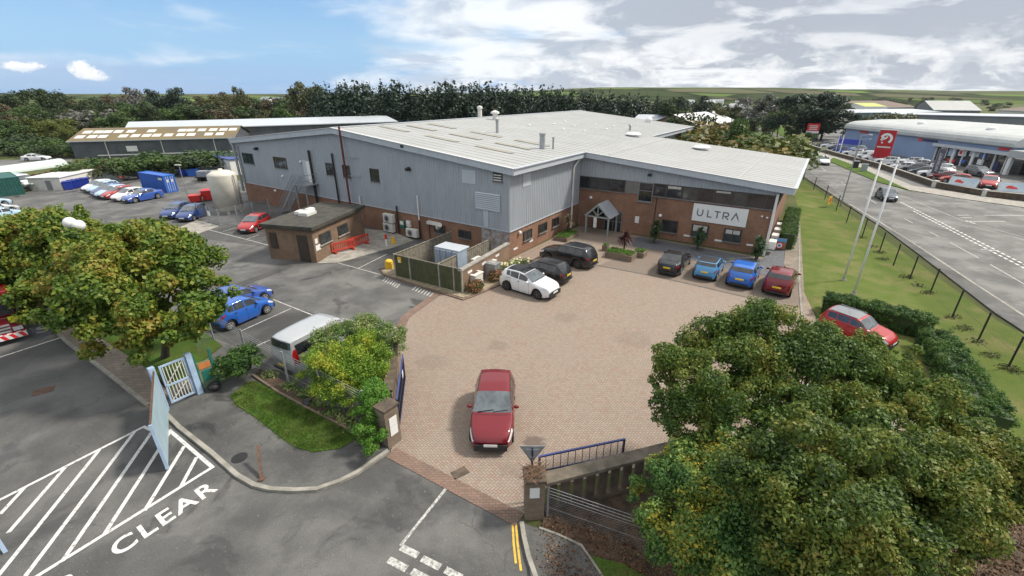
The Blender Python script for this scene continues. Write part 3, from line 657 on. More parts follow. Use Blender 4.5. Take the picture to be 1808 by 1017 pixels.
# soffit follows the slope
b = MB(); b.add([(-41.3, -.4, zr(-41.3) - .5), (-20.8, -.4, zr(-20.8) - .5), (.6, -.4, zr(.6) - .5), (.6, .1, zr(.6) - .5), (-20.8, .1, zr(-20.8) - .5), (-41.3, .1, zr(-41.3) - .5)], [(0, 1, 4, 5), (1, 2, 3, 4)])
b.add([(.0, 12.25, zr(.7) - .5), (18.7, 12.25, zr(18.7) - .5), (18.7, 12.8, zr(18.7) - .5), (.0, 12.8, zr(.7) - .5)], [(0, 1, 2, 3)]); b.add([(0, -.4, 6.99), (.62, -.4, 6.99), (.62, 12.3, 6.99), (0, 12.3, 6.99)], [(0, 1, 2, 3)])
b.add([(17.6, 12.3, 5.4), (18.76, 12.3, 5.4), (18.76, 33, 5.4), (17.6, 33, 5.4)], [(0, 1, 2, 3)])
b.build('soffit', M['greyframe'], hall)
# windows
def window(plane, s0, s1, z0, z1, n=2, frame='frame', glass='darkglass', trans=False, d=.07, parts=None):
    b = MB(); f = .07
    for q in ((s0, s1, z0, z0 + f), (s0, s1, z1 - f, z1), (s0, s0 + f, z0 + f, z1 - f), (s1 - f, s1, z0 + f, z1 - f)): pbox(b, plane, q[0], q[1], q[2], q[3], .0, d + .03)
    for i in range(1, n): x = s0 + (s1 - s0) * i / n; pbox(b, plane, x - f / 2, x + f / 2, z0 + f, z1 - f, .0, d + .02)
    if trans: pbox(b, plane, s0 + f, s1 - f, (z0 + z1) / 2 + .1, (z0 + z1) / 2 + .15, .0, d + .015)
    w_ = b.build('window', M[frame], hall)
    g = MB(); pbox(g, plane, s0 + .03, s1 - .03, z0 + .03, z1 - .03, 0, d)
    g.build('pane', M[glass], w_)
    if parts:
        h = MB(); pbox(h, plane, s0 + f + .06, s1 - f - .06, z0 + (z1 - z0) * parts, z1 - f, 0, d + .004); h.build('blind', M['blind'], w_)
    sl = MB(); pbox(sl, plane, s0 - .06, s1 + .06, z0 - .06, z0, .0, d + .09); sl.build('sill', M['greyframe'], w_)
    return w_
for s0, s1 in ((-39.7, -37.3), (-32.9, -30.3)): window('g', s0, s1, 4.8, 6.05, 3)
for s0, s1 in ((-23.2, -21.95), (-20.45, -19.3), (-16.3, -15.05)): window('g', s0, s1, 4.85, 6.1, 2, trans=True)
window('g', -8.3, -7.0, .98, 1.72, 2, glass='midglass'); window('g', -5.45, -4.05, .98, 1.72, 2, glass='midglass')
window('r', 2.1, 3.45, 1.0, 1.85, 2); window('r', 4.7, 6.15, 1.0, 1.85, 2); window('r', 7.25, 8.5, 1.0, 1.85, 2)
window('o', 8.75, 10.25, .72, 1.88, 1, glass='darkglass'); window('o', 11.5, 12.95, .72, 1.88, 1, glass='midglass', parts=.45); window('o', 14.25, 15.65, .72, 1.88, 2, glass='midglass', parts=.62)
# the long first floor window band of the office
edges = [.08, 2.02, 3.46, 4.86]; 
for a, c in zip(edges[:-1], edges[1:]): window('o', a, c, 3.93, 5.1, 1, 'frame', 'darkglass', trans=False)
b = MB(); pbox(b, 'o', 4.86, 6.2, 3.93, 5.12, 0, .06); b.build('infill_panel', mat('grey_infill_panel', (.16, .16, .145), .6), hall)
window('o', 6.2, 7.58, 3.30, 5.1, 1, 'greyframe', 'darkglass', trans=True)
edges = [7.58, 8.77, 10.2, 11.57, 12.9, 14.33, 15.57, 16.97, 17.62]
for i, (a, c) in enumerate(zip(edges[:-1], edges[1:])): window('o', a, c, 3.95, 5.1, 1, 'frame', 'midglass' if i in (2, 5) else 'darkglass', parts=(None, .72, None, None, .8, None, None, None)[i])
for i in range(6): window('e', 14 + i * 2.9, 16.2 + i * 2.9, 3.95, 5.0, 2)
# doors, louvre, panels, pipes on the gable
b = MB(); pbox(b, 'g', -26.6, -25.65, 3.75, 6.0, 0, .09); d_ = b.build('door', M['white'], hall); b = MB(); pbox(b, 'g', -25.85, -25.78, 4.75, 4.9, .09, .14); b.build('handle', M['galv'], d_)
b = MB(); pbox(b, 'g', -27.2, -26.6, 3.8, 6.05, 0, .08); b.build('door_panel', M['clad2'], hall)
b = MB(); pbox(b, 'g', -4.75, -3.3, 5.86, 6.98, 0, .09); b.build('blank_panel', M['clad2'], hall)
b = MB(); pbox(b, 'r', 1.85, 3.1, 5.7, 6.72, 0, .08); b.build('blank_panel', M['clad2'], hall)
b = MB(); pbox(b, 'g', -3.35, -.85, 3.85, 3.93, 0, .12)
for i in range(9): s = 3.93 + i * .155; b.add([pl('g', -3.35, .07, s), pl('g', -.85, .07, s), pl('g', -.85, .17, s + .02), pl('g', -3.35, .17, s + .02), pl('g', -3.35, .08, s + .12), pl('g', -.85, .08, s + .12)], [(0, 1, 2, 3), (3, 2, 5, 4)])
b.build('louvre', M['clad2'], hall)
w_ = window('g', -1.55, -.62, 6.3, 7.0, 1, 'plastic', 'black')
b = MB()
for i in range(3): pbox(b, 'g', -1.48, -.7, 6.38 + i * .2, 6.47 + i * .2, .06, .13)
b.build('vent_slats', M['offwhite'], w_)
b = MB(); pbox(b, 'g', -2.6, -2.1, 2.4, 3.8, .02, .1); b.build('duct_strip', M['clad2'], hall)
def pipe(pts, r, m, name='pipe', parent=None): return MB().tube(pts, r, 8).build(name, M[m], parent or hall)
pipe([pl('g', -25.5, .25, .1), pl('g', -25.5, .25, 7.2)], .13, 'black', 'flue_pipe'); pipe([pl('g', -21.65, .22, .1), pl('g', -21.65, .22, 7.15)], .09, 'black', 'flue_pipe')
pipe([pl('g', -19.45, .5, .1), pl('g', -19.45, .5, 9.8)], .10, 'redmetal', 'downpipe')
for z_ in (6.9, 5.1): pipe([pl('g', -19.45, .3, z_), pl('g', -17.6, .2, z_ + .08)], .035, 'galv', 'pipe_bracket')
pipe([pl('g', -18.2, .2, .6), pl('g', -18.2, .2, 3.2)], .07, 'white', 'flue_pipe'); pipe([pl('g', -10.05, .18, .3), pl('g', -10.05, .18, 4.2)], .06, 'white', 'flue_pipe'); pipe([pl('g', -12.95, .18, .2), pl('g', -12.95, .18, 2.85)], .075, 'black', 'flue_pipe')
pipe([pl('g', -10.05, .18, .2), pl('g', -10.05, .18, 1.9)], .075, 'black', 'flue_pipe')
pipe([pl('g', -8.85, .15, .2), pl('g', -8.85, .15, 1.8)], .04, 'black', 'downpipe')
pipe([pl('g', -41.05, .25, 1.2), pl('g', -41.05, .25, 6.6), pl('g', -41.25, .35, 7.3)], .16, 'galv', 'downpipe'); pipe([pl('g', -40.3, .18, 2.3), pl('g', -40.3, .18, 6.8)], .09, 'galv', 'downpipe')
pipe([pl('r', 11.0, .16, .1), pl('r', 11.0, .16, 6.2), pl('r', 11.9, .35, 6.95)], .10, 'offwhite', 'downpipe')
pipe([(.35, 12.55, .1), (.35, 12.55, 2.2)], .05, 'greyframe', 'downpipe')
b = MB(); pbox(b, 'g', -9.0, -7.5, 1.72, 1.98, .0, .32); b.cyl(pl('g', -7.6, .35, 1.6), pl('g', -7.2, .5, 1.95), .22, .22, 12); b.build('exhaust_duct', M['offwhite'], hall)
# bulkhead lamps and small boxes
for plane, s, z_ in (('g', -27.5, 5.85), ('g', -31.6, 3.9), ('g', -33.8, 2.0), ('r', 1.4, 1.95), ('o', 1.4, 3.05), ('o', 8.55, 2.2), ('o', 16.9, 3.3), ('o', 17.3, 3.25)):
    b = MB(); c = pl(plane, s, .1, z_); b.ball(c, .16 if plane != 'o' or s < 9 else .09); b.build('bulkhead_lamp', M['white'], hall, True)
for s, z_ in ((-36.0, 6.6), (-11.0, 6.35), (-11.3, 8.35)):
    b = MB(); pbox(b, 'g', s, s + .35, z_, z_ + .22, .1, .5); pbox(b, 'g', s + .1, s + .2, z_ + .22, z_ + .3, 0, .4); b.build('security_light', M['plastic'], hall)
b = MB(); pbox(b, 'o', 7.0, 7.3, 5.75, 5.95, .1, .45); b.build('security_light', M['plastic'], hall)
for plane, s, z_, w1, h1 in (('o', 10.9, .58, .62, .16), ('o', 13.6, .58, .62, .16), ('o', 16.2, .62, .5, .16), ('r', 3.1, .60, .6, .16), ('r', .55, .58, .6, .16), ('o', 6.15, 1.15, .4, .65)):
    b = MB(); pbox(b, plane, s, s + w1, z_, z_ + h1, .0, .035); b.build('wall_plate', M['white'], hall)
pipe([pl('o', 8.0, .06, .3), pl('o', 8.0, .06, 3.8)], .03, 'black', 'conduit')
# white painted edge with vents at the right end
b = MB(); b.box(17.6, 17.78, 12.6, 13.0, 0, 5.3); b.build('corner_trim', M['white'], hall)
for i in range(4): b = MB(); b.box(17.8, 18.35, 13.2 + i * 2.2, 14.2 + i * 2.2, .5, 1.15); b.build('meter_cabinet', M['white'], hall)
# company sign
b = MB(); pbox(b, 'o', 11.37, 15.84, 2.18, 3.74, .02, .10); sg = b.build('sign_board', M['white'], hall)
signgrey = mat('sign_lettering_grey', (.10, .11, .14), .5)
def stroke(pts, w_, name='letter'):
    L, Rr = ribbon([Vector((p[0], p[1], 0)) for p in pts], w_); b = MB(); n = len(L)
    b.add([pl('o', p.x, .106, p.y) for p in L] + [pl('o', p.x, .106, p.y) for p in Rr], [(i, i + 1, n + i + 1, n + i) for i in range(n - 1)]); b.build(name, signgrey, sg)
x0, zb, zt, W_ = 11.78, 2.68, 3.26, .10
def arc(cx, cz, r, a0, a1, k=8): return [(cx + r * math.cos(R(a0 + (a1 - a0) * i / k)), cz + r * math.sin(R(a0 + (a1 - a0) * i / k))) for i in range(k + 1)]
stroke([(x0, zt - .1), (x0, zb + .22)] + arc(x0 + .22, zb + .22, .22, 180, 360)[1:] + [(x0 + .44, zt)], W_); stroke([(x0 - .05, zt - .01), (x0 + .06, zt - .01)], .09)
stroke([(x0 + .88, zt), (x0 + .88, zb), (x0 + 1.24, zb)], W_)
stroke([(x0 + 1.42, zt - .03), (x0 + 1.92, zt - .03)], W_); stroke([(x0 + 1.67, zt - .081), (x0 + 1.67, zb - .04)], W_)
stroke([(x0 + 2.16, zb - .04), (x0 + 2.16, zt - .03), (x0 + 2.40, zt - .03)] + arc(x0 + 2.42, zt - .19, .16, 90, -90)[1:] + [(x0 + 2.30, zt - .35), (x0 + 2.60, zb - .04)], W_)
stroke([(x0 + 2.86, zb - .04), (x0 + 3.15, zt), (x0 + 3.38, zb + .10)], W_); stroke([(x0 + 3.42, zb + .02), (x0 + 3.45, zb - .05)], W_)
# roof furniture
def roofpt(a, b_): return Vector((a, b_, zr(a)))
def rooflathe(name, a, b_, prof, m):
    b = MB(); b.lathe(prof, (0, 0, 0), 14); return b.build(name, M[m], roof, loc=roofpt(a, b_))
rooflathe('roof_vent', -18.3, 23.8, [(.35, -.1), (.35, .75), (.6, .8), (.6, 1.0), (.1, 1.25)], 'offwhite'); rooflathe('roof_vent', -21.8, 25.0, [(.3, -.1), (.3, 1.2), (.42, 1.22), (.35, 1.5), (.05, 1.6)], 'offwhite')
rooflathe('roof_flue', -11.1, 14.1, [(.16, -.1), (.16, 1.2), (.22, 1.25), (.22, 1.45)], 'galv'); rooflathe('roof_flue', -2.7, 9.7, [(.27, -.1), (.27, 1.25), (.32, 1.3), (.32, 1.45)], 'galv'); rooflathe('roof_flue', -2.05, 10.7, [(.09, -.1), (.09, 1.0), (.15, 1.02), (.15, 1.1)], 'galv')
for a, b_ in ((-.9, 30.1), (8.3, 27.2)): rooflathe('dome_vent', a, b_, [(.55, -.1), (.55, .14), (.95, .16), (1.0, .26), (.75, .42), (.2, .5)], 'white')
rooflathe('roof_vent', -3.5, 36, [(.15, -.1), (.15, .6), (.3, .65), (.2, .8)], 'galv'); rooflathe('roof_vent', -6, 52, [(.5, -.1), (.6, .5), (.2, .9)], 'white')
for i in range(9): rooflathe('roof_cap', -13 + (i % 3) * 3.2 + (i % 2), 24 + i * 1.7, [(.22, -.05), (.22, .1), (.1, .14)], 'white')
# entrance porch: open grey metal gable with slatted glazed roof
pr = thing('entrance_porch', 'open grey metal entrance porch with slatted pitched roof', 'porch', HW(3.2, 12.8), ANG)
wd, dp, he, hr_ = 1.15, 2.3, 1.72, 2.95
b = MB()
for sx in (-1, 1):
    for y in (-.15, -dp): b.box(sx * wd - .07, sx * wd + .07, y - .07, y + .07, 0, he)
    b.beam((sx * wd, -dp, he + .05), (sx * wd, -.15, he + .05), .12, .12)
pr_f = b.build('post_frame', M['alu'], pr)
b = MB(); b.box(-wd + .08, wd - .08, -dp - .05, -dp + .05, he - .02, he + .12)
for sx in (-1, 1): b.beam((sx * (wd + .12), -dp, he + .02), (0, -dp, hr_), .13, .14); b.beam((sx * .62, -dp, he + .75), (0, -dp, he + .16), .08, .08)
b.beam((0, -dp, he + .1), (0, -dp, hr_ - .05), .09, .09); b.build('gable_truss', M['alu'], pr)
for sx in (-1, 1):
    b = MB()
    for i in range(8): y = -dp + .02 + i * (dp - .1) / 7; b.beam((sx * (wd + .14), y, he + .08), (sx * .03, y, hr_ + .05), .15, .07)
    b.beam((sx * (wd + .14), -dp, he + .09), (sx * (wd + .14), -.08, he + .09), .12, .09); b.build('roof_slats', M['clad2'], pr)
    g = MB(); g.add([(sx * (wd + .1), -dp + .05, he + .03), (sx * (wd + .1), -.1, he + .03), (sx * .02, -.1, hr_ - .02), (sx * .02, -dp + .05, hr_ - .02)], [(0, 1, 2, 3)]); g.build('roof_glazing', M['darkglass'], pr)
b = MB(); b.box(-.02, .02, 0, 0, 0, 0)
b = MB(); b.box(-.35, -.03, -dp - .09, -dp - .06, he - .55, he - .02); b.box(-.35, -.03, -dp - .09, -dp - .06, he - 1.0, he - .58); b.build('notice', M['white'], pr)
b = MB(); b.box(-1.35, -.1, -.10, -.01, 1.0, 1.9); b.build('entrance_window', M['darkglass'], pr)
b = MB(); b.box(-.1, .75, -.09, -.01, .03, 1.95); b.box(.8, 1.6, -.09, -.01, .03, 1.95); dr = b.build('entrance_door', M['darkglass'], pr)
b = MB(); b.box(-.16, -.1, -.13, -.01, 0, 2.0); b.box(.75, .8, -.13, -.01, 0, 2.0); b.box(1.6, 1.66, -.13, -.01, 0, 2.0); b.box(-.1, 1.6, -.13, -.01, 1.96, 2.02); b.box(-.1, .75, -.12, -.095, .95, 1.02); b.box(.8, 1.6, -.12, -.095, .95, 1.02); b.build('door_frame', M['greyframe'], pr)

# ------------------------------------------------------------------ brick hut with flat felt roof
A_ = G(560, 464); B_ = G(506, 444); C_ = G(645, 418)
hutdir = math.atan2((C_ - A_).y, (C_ - A_).x); LW = (C_ - A_).length; u_ = (C_ - A_).normalized(); n_ = Vector((-u_.y, u_.x, 0)); DW = (B_ - A_).dot(n_)
hut = thing('brick_hut', 'small flat roofed brown brick hut against the hall wall', 'building', A_, hutdir)
HH = 2.75
b = MB(); b.box(0, LW, 0, DW, 0, HH); b.build('wall', M['hutbrick'], hut)
b = MB(); b.box(-.28, LW + .28, -.28, DW + .28, HH, HH + .32); rf = b.build('roof', M['felt'], hut, bevel=.04)
for x, y, w1, d1, m in ((2.6, 2.2, 1.3, .9, 'acgrey'), (3.9, 3.0, .9, .5, 'white'), (3.0, 3.3, .8, .5, 'white')): b = MB(); b.box(x, x + w1, y, y + d1, HH + .32, HH + .55); b.box(x + .06, x + w1 - .06, y + .06, y + d1 - .06, HH + .55, HH + .60); b.build('rooflight', M[m], rf)
for (s0, s1, z0, z1) in ((.75, 2.3, 1.25, 2.15), (3.35, 4.85, 1.25, 2.15)):
    b = MB(); b.box(s0, s1, -.05, -.002, z0, z1); w_ = b.build('window', M['frame'], hut); b = MB(); b.box(s0 + .08, (s0 + s1) / 2 - .04, -.065, -.045, z0 + .08, z1 - .08); b.box((s0 + s1) / 2 + .04, s1 - .08, -.065, -.045, z0 + .08, z1 - .08); b.build('pane', M['midglass'], w_); b = MB(); b.box(s0 - .08, s1 + .08, -.12, -.002, z0 - .09, z0 - .005); b.build('sill', M['conc'], w_)
for (y0, y1, z0, z1, nm) in ((.55, 1.5, .06, 2.25, 'door'), (DW - 1.0, DW - .3, .95, 2.3, 'shutter')):
    b = MB(); b.box(-.05, -.002, y0, y1, z0, z1)
    for i in range(9): b.box(-.07, -.05, y0 + .06, y1 - .06, z0 + .1 + i * (z1 - z0) / 10, z0 + .1 + (i + .6) * (z1 - z0) / 10)
    b.build(nm, M['frame'], hut)
b = MB(); b.box(.18, .5, -.03, -.002, 1.55, 1.95); b.build('notice', M['white'], hut); b = MB(); b.box(.15, .75, -.03, -.002, .95, 1.4); b.build('notice', M['white'], hut)
# orange plastic barriers leaning by the hut
for i, (p0, p1) in enumerate((((587, 450), (628, 440)), ((616, 441), (652, 430)))):
    a, c = G(*p0), G(*p1); L_ = (c - a).length
    t_ = thing('barrier', ['orange red plastic road barrier leaning on the hut, nearer one', 'orange red plastic road barrier leaning on the hut, farther one'][i], 'barrier', a, math.atan2((c - a).y, (c - a).x), 'plastic barriers by the hut')
    b = MB(); b.box(0, L_, -.03, .03, .85, 1.0); b.box(0, L_, -.03, .03, .22, .36); b.box(0, .12, -.03, .03, .36, .85); b.box(L_ - .12, L_, -.03, .03, .36, .85)
    for k in range(9): x = .2 + k * (L_ - .4) / 9; b.box(x, x + .09, -.02, .02, .36, .85)
    b.build('panel', M['orange'], t_, bevel=.01); 
    for x in (.2, L_ - .32): b = MB(); b.box(x, x + .12, -.3, .3, 0, .22); b.build('foot', M['orange'], t_)
# external steel stair to the first floor door
st = thing('fire_escape', 'galvanised external steel staircase climbing to the white first floor door', 'staircase', HP, ANG)
b = MB(); x0s, x1s = -30.6, -26.9; n = 15
for i in range(n): x = x0s + (x1s - x0s) * i / n; z_ = 3.75 * (i + 1) / (n + 1); b.box(x, x + .30, -1.7, -.75, z_ - .03, z_)
b.build('treads', M['galv'], st)
for y in (-1.72, -.72): b = MB(); b.beam((x0s - .1, y, .05), (x1s, y, 3.7), .05, .25); b.build('stringer', M['galv'], st)
b = MB(); b.box(-26.9, -24.9, -1.75, -.1, 3.68, 3.74); b.build('landing', M['galv'], st)
for x in (-26.8, -25.0): b = MB(); b.box(x - .06, x + .06, -1.72, -1.60, 0, 3.68); b.build('column', M['galv'], st)
for x in (-28.6,): b = MB(); b.box(x - .05, x + .05, -1.70, -1.60, 0, 1.8); b.build('column', M['galv'], st)
for y in (-1.74, -.70):
    b = MB()
    for h in (.55, 1.05): b.beam((x0s, y, .1 + h), (x1s, y, 3.7 + h), .04, .04)
    for i in range(16): f = i / 15; x = x0s + (x1s - x0s) * f; z_ = .1 + 3.6 * f; b.box(x - .014, x + .014, y - .014, y + .014, z_, z_ + 1.05)
    b.build('handrail', M['galv'], st)
b = MB()
for h in (.55, 1.05): b.box(-26.9, -24.9, -1.77, -1.73, 3.74 + h - .02, 3.74 + h + .02); b.box(-24.93, -24.88, -1.7, -.1, 3.74 + h - .02, 3.74 + h + .02)
for i in range(12): x = -26.85 + i * .17; b.box(x - .012, x + .012, -1.76, -1.735, 3.74, 4.8)
b.build('balustrade', M['galv'], st)
# wall mounted air conditioners and boxes
def aircon(px0, px1, z0, h, label, w=1.35):
    a = plane_hit(*px0, HP, EY); s0 = (a - HP).dot(EX)
    t_ = thing('air_conditioner', label, 'air conditioner', HW(s0, -.05, z0), ANG, 'air conditioners on the hall wall')
    b = MB(); b.box(0, w, -.48, -.08, 0, h); b.build('casing', M['acgrey'], t_, bevel=.03)
    b = MB(); b.lathe([(.30, -.50), (.33, -.485), (.33, -.47)], (w * .4, 0, h / 2), 18, 'y')
    b.build('fan_grille', M['galv'], t_)
    b = MB(); b.lathe([(.05, -.53), (.10, -.51), (.10, -.50)], (w * .4, 0, h / 2), 10, 'y')
    for k in range(4): b.beam((w * .4 - .28 * math.cos(k * .785), -.505, h / 2 - .28 * math.sin(k * .785)), (w * .4 + .28 * math.cos(k * .785), -.505, h / 2 + .28 * math.sin(k * .785)), .03, .02)
    b.build('fan', M['black'], t_); 
    for x in (.1, w - .16): b = MB(); b.box(x, x + .06, -.45, 0, -.06, -.001); b.build('bracket', M['black'], t_)
aircon((682, 374), 0, 1.12, .85, 'upper of the two stacked cream air conditioners on the brick wall'); aircon((683, 394), 0, .18, .85, 'lower of the two stacked cream air conditioners on the brick wall'); aircon((723, 403), 0, .18, .78, 'single cream air conditioner between the black flue and the green box', 1.4)
for s0, m, lb, h in ((-12.6, 'green', 'small green and white meter box beside the single air conditioner', .75), (-11.75, 'acgrey', 'narrow white cabinet on the brick wall above an air conditioner', .55)):
    t_ = thing('meter_box', lb, 'meter box', HW(s0, -.05, .75 if m == 'green' else 1.05), ANG); b = MB(); b.box(0, .5, -.2, 0, 0, h); b.build('box', M[m], t_); b = MB(); b.box(.02, .48, -.22, -.2, h * .5, h - .02); b.build('door', M['white'], t_)
# ------------------------------------------------------------------ cars: lofted body shells
def car_proto(key, L, W, H, wb, fo, wr, top, belt, ws, rf, bp, clear=.19, roofw=.76, nose=.72, tail=.76, van=False, rimmat='rim', rails=False, roofpatch=None, glassz=(.10, .90), simple=False):
    """top/belt: (u,z) curves from nose to tail; ws=(base,top) of the windscreen; rf=(roof end, rear glass bottom); bp=side window cuts"""
    ug = np.arange(0, L + .005, .01)
    def curve(pts, win=13):
        z = np.interp(ug, [p[0] for p in pts], [p[1] for p in pts]); k = np.ones(win) / win
        zp = np.pad(z, win // 2, mode='edge'); return np.convolve(zp, k, 'valid')
    zt, zbelt = curve(top), curve(belt, 25)
    wp = curve([(0, nose), (.08, nose + .10), (.30, .92), (.7, .985), (1.2, 1.0), (L - 1.0, 1.0), (L - .45, .96), (L - .12, .86), (L, tail - .06)], 11) * W / 2
    cabin = curve([(0, .90), (ws[0], .90), (ws[1], roofw), (rf[0], roofw - .01), (rf[1], .86), (L, .9)], 17)
    at = lambda arr, u: float(np.interp(u, ug, arr))
    wx = (fo, fo + wb)
    us = set(np.round(np.arange(0, L + .01, .14), 3)) | {0, .03, .08, .15, L - .15, L - .08, L - .03, L, ws[0], ws[1], rf[0], rf[1]} | set(bp)
    for c in wx: us |= {round(c + (wr + .06) * math.cos(math.pi * i / 10), 3) for i in range(11)}
    us = sorted(u for u in us if 0 <= u <= L); q = [us[0]]
    keep = {ws[0], ws[1], rf[0], rf[1], L, *bp}
    for u in us[1:]:
        if u - q[-1] < .025:
            if u in keep: q[-1] = u
            continue
        q.append(u)
    us = q; rows = []
    for u in us:
        w_, t_, bz = at(wp, u), at(zt, u), at(zbelt, u); bz = min(bz, t_ - .03)
        zb = clear + (.10 * max(0, 1 - u / .25) if u < .25 else 0) + (.10 * max(0, 1 - (L - u) / .25) if u > L - .25 else 0)
        arch = 0
        for c in wx:
            d = abs(u - c); r = wr + .06
            if d < r: arch = max(arch, wr + math.sqrt(r * r - d * d))
        zb = max(zb, arch); zb = min(zb, bz - .06); wr_ = w_ * at(cabin, u); drop = .05 if ws[1] <= u <= rf[0] else .025
        te = t_ - drop; te = max(te, bz + .01)
        gl = lambda f: (w_ * .955 + (wr_ - w_ * .955) * f, bz + .005 + (te - bz - .005) * f)
        sec = [(w_ * .86, zb + .0), (w_ * .955, zb), (w_ * .995, zb + (bz - zb) * .30), (w_ * 1.0, zb + (bz - zb) * .58), (w_ * .985, zb + (bz - zb) * .86), (w_ * .955, bz), gl(glassz[0]), gl(.5), gl(glassz[1]), gl(1.0), (wr_ * .93, t_ - drop * .35), (wr_ * .62, t_ - .006), (0, t_)]
        rows.append([(L / 2 - u, y, z) for y, z in sec])
    K = len(rows[0]); N = len(us); vs = []; full = 2 * K - 1
    for r in rows:                                   # plan curvature: nose, screens and tail bow outwards at the centre line
        for j, (x, y, z) in enumerate(r): tt = max(-1, min(1, x / (L * .42))); r[j] = (x + .15 * ((1 - (2 * y / W) ** 2) - 1) * tt, y, z)
    for r in rows: vs += [(x, -y, z) for x, y, z in r] + [r[k] for k in range(K - 2, -1, -1)]
    fs = []
    for i in range(N - 1):
        for k in range(full - 1): a = i * full + k; fs.append((a, a + 1, a + full + 1, a + full))
    fs.append(tuple(range(full - 1, -1, -1))); fs.append(tuple((N - 1) * full + k for k in range(full)))
    body = bpy.data.meshes.new('body'); body.from_pydata(vs, [], fs); body.shade_smooth(); body.materials.append(M['white'])
    try: body.set_sharp_from_angle(angle=R(38))
    except Exception: pass
    body.update(); nrm = [v.normal.copy() for v in body.vertices]
    def patch(name, ks, ulo, uhi, m, off=.007):
        b = MB(); sel = []
        for i in range(N - 1):
            if us[i] < ulo - .004 or us[i + 1] > uhi + .004: continue
            for k in ks: a = i * full + k; sel.append((a, a + 1, a + full + 1, a + full))
        if not sel: return None
        ids = {}
        for f in sel:
            for q_ in f:
                if q_ not in ids: ids[q_] = len(ids)
        vv = [None] * len(ids)
        for q_, n_ in ids.items(): p = Vector(vs[q_]) + nrm[q_] * off; vv[n_] = tuple(p)
        me = bpy.data.meshes.new(name); me.from_pydata(vv, [], [tuple(ids[q_] for q_ in f) for f in sel]); me.shade_smooth(); me.materials.append(M[m]); return me
    def mirror(ks): return [full - 2 - k for k in ks]
    P = {'body': body, 'parts': []}
    add = lambda nm, me: me and P['parts'].append((nm, me))
    add('windscreen', patch('windscreen', range(9, full - 10), ws[0], ws[1], 'screenglass'))
    add('rear_window', patch('rear_window', range(9, full - 10), rf[0] + .02, rf[1] - .02, 'carglass'))
    for a, c in zip(bp[:-1:2], bp[1::2]):
        for ks in ((6, 7), mirror((6, 7))): add('side_window', patch('side_window', ks, a, c, 'carglass'))
    hk = (4, 5, 6) if not van else (4,)
    for ks in (hk, mirror(hk)): add('headlight', patch('headlight', ks, .03, .46, 'lampglass', .012))
    tk = (3, 4, 5, 6) if van else (4, 5)
    for ks in (tk, mirror(tk)): add('tail_light', patch('tail_light', ks, L - .32, L - .02, 'redlamp', .012))
    def gapmesh(name, pairs, d):
        g_ = MB()
        for i0, i1 in pairs:
            p, q = Vector(vs[i0]) + nrm[i0] * .004, Vector(vs[i1]) + nrm[i1] * .004; g_.add([p - d, p + d, q + d, q - d], [(0, 1, 2, 3)])
        if g_.v: me = bpy.data.meshes.new(name); me.from_pydata(g_.v, [], g_.f); me.materials.append(M['plastic']); P['parts'].append((name, me))
    cuts = [(bp[1] + bp[2]) / 2 if len(bp) > 2 else bp[1], bp[0] - .12] + ([(bp[3] + bp[4]) / 2] if len(bp) > 4 else [])
    near_ = lambda u: min(range(N), key=lambda q: abs(us[q] - u)) * full
    for u in cuts:
        for ks in (range(1, 5), [full - 2 - k for k in range(1, 5)]): gapmesh('door_gap', [(near_(u) + k, near_(u) + k + 1) for k in ks], Vector((.008, 0, 0)))
    gapmesh('bonnet_gap', [(near_(ws[0] - .10) + k, near_(ws[0] - .10) + k + 1) for k in range(6, full - 7)], Vector((.010, 0, 0)))
    for k0 in (9, full - 10): gapmesh('bonnet_gap', [(i * full + k0, (i + 1) * full + k0) for i in range(N - 1) if us[i + 1] < ws[0] - .05 and us[i] > .12], Vector((0, .008, 0)))
    if roofpatch: add('roof_panel', patch('roof_panel', range(10, full - 11), ws[1] + .02, rf[0] - .02, roofpatch, .006))
    def pm_(name, b, m, smooth=False):
        me = bpy.data.meshes.new(name); me.from_pydata(b.v, [], b.f); me.materials.append(M[m]);
        if smooth: me.shade_smooth()
        P['parts'].append((name, me))
    hx = L / 2; nz = at(zt, .03)
    b = MB(); b.box(hx - .05, hx + .012, -.36 * W, .36 * W, clear + .03, min(.60, nz - .14)); pm_('grille', b, 'plastic')
    b = MB(); b.box(hx + .012, hx + .026, -.26, .26, clear + .24, clear + .35); pm_('number_plate', b, 'plate_w')
    b = MB(); b.box(-hx - .02, -hx + .004, -.26, .26, .66 if not van else .55, .77 if not van else .66); pm_('number_plate', b, 'plate_y')
    b = MB(); b.box(-hx - .015, -hx + .004, -.34 * W, .34 * W, clear + .08, .42); pm_('rear_bumper', b, 'plastic')
    b = MB(); b.box(-hx + .22, hx - .22, -W / 2 + .27, W / 2 - .27, clear - .02, .62); b.box(hx - fo - .95 * wb + .3, hx - fo - .3 - wr, -W / 2 + .10, W / 2 - .10, clear - .03, clear + .06); pm_('underbody', b, 'plastic')
    if not simple:
        for sy in (-1, 1):
            b = MB(); c = (hx - ws[0] - .42, sy * (at(wp, ws[0] + .4) + .07), at(zbelt, ws[0] + .4) + .07); b.ball(c, .115, 10, (.62, 1.05, .68)); pm_('mirror', b, 'MIRROR', True) if False else P['parts'].append(('mirror', (b, sy)))
        for sy in (-1, 1):
            b = MB()
            for a in bp[0::2]: u = min(a + .72, L - 1.0); b.box(hx - u - .10, hx - u + .08, sy * at(wp, u) * .985 - .012, sy * at(wp, u) * .985 + .012, at(zbelt, u) - .11, at(zbelt, u) - .085)
            pm_('door_handles', b, 'plastic')
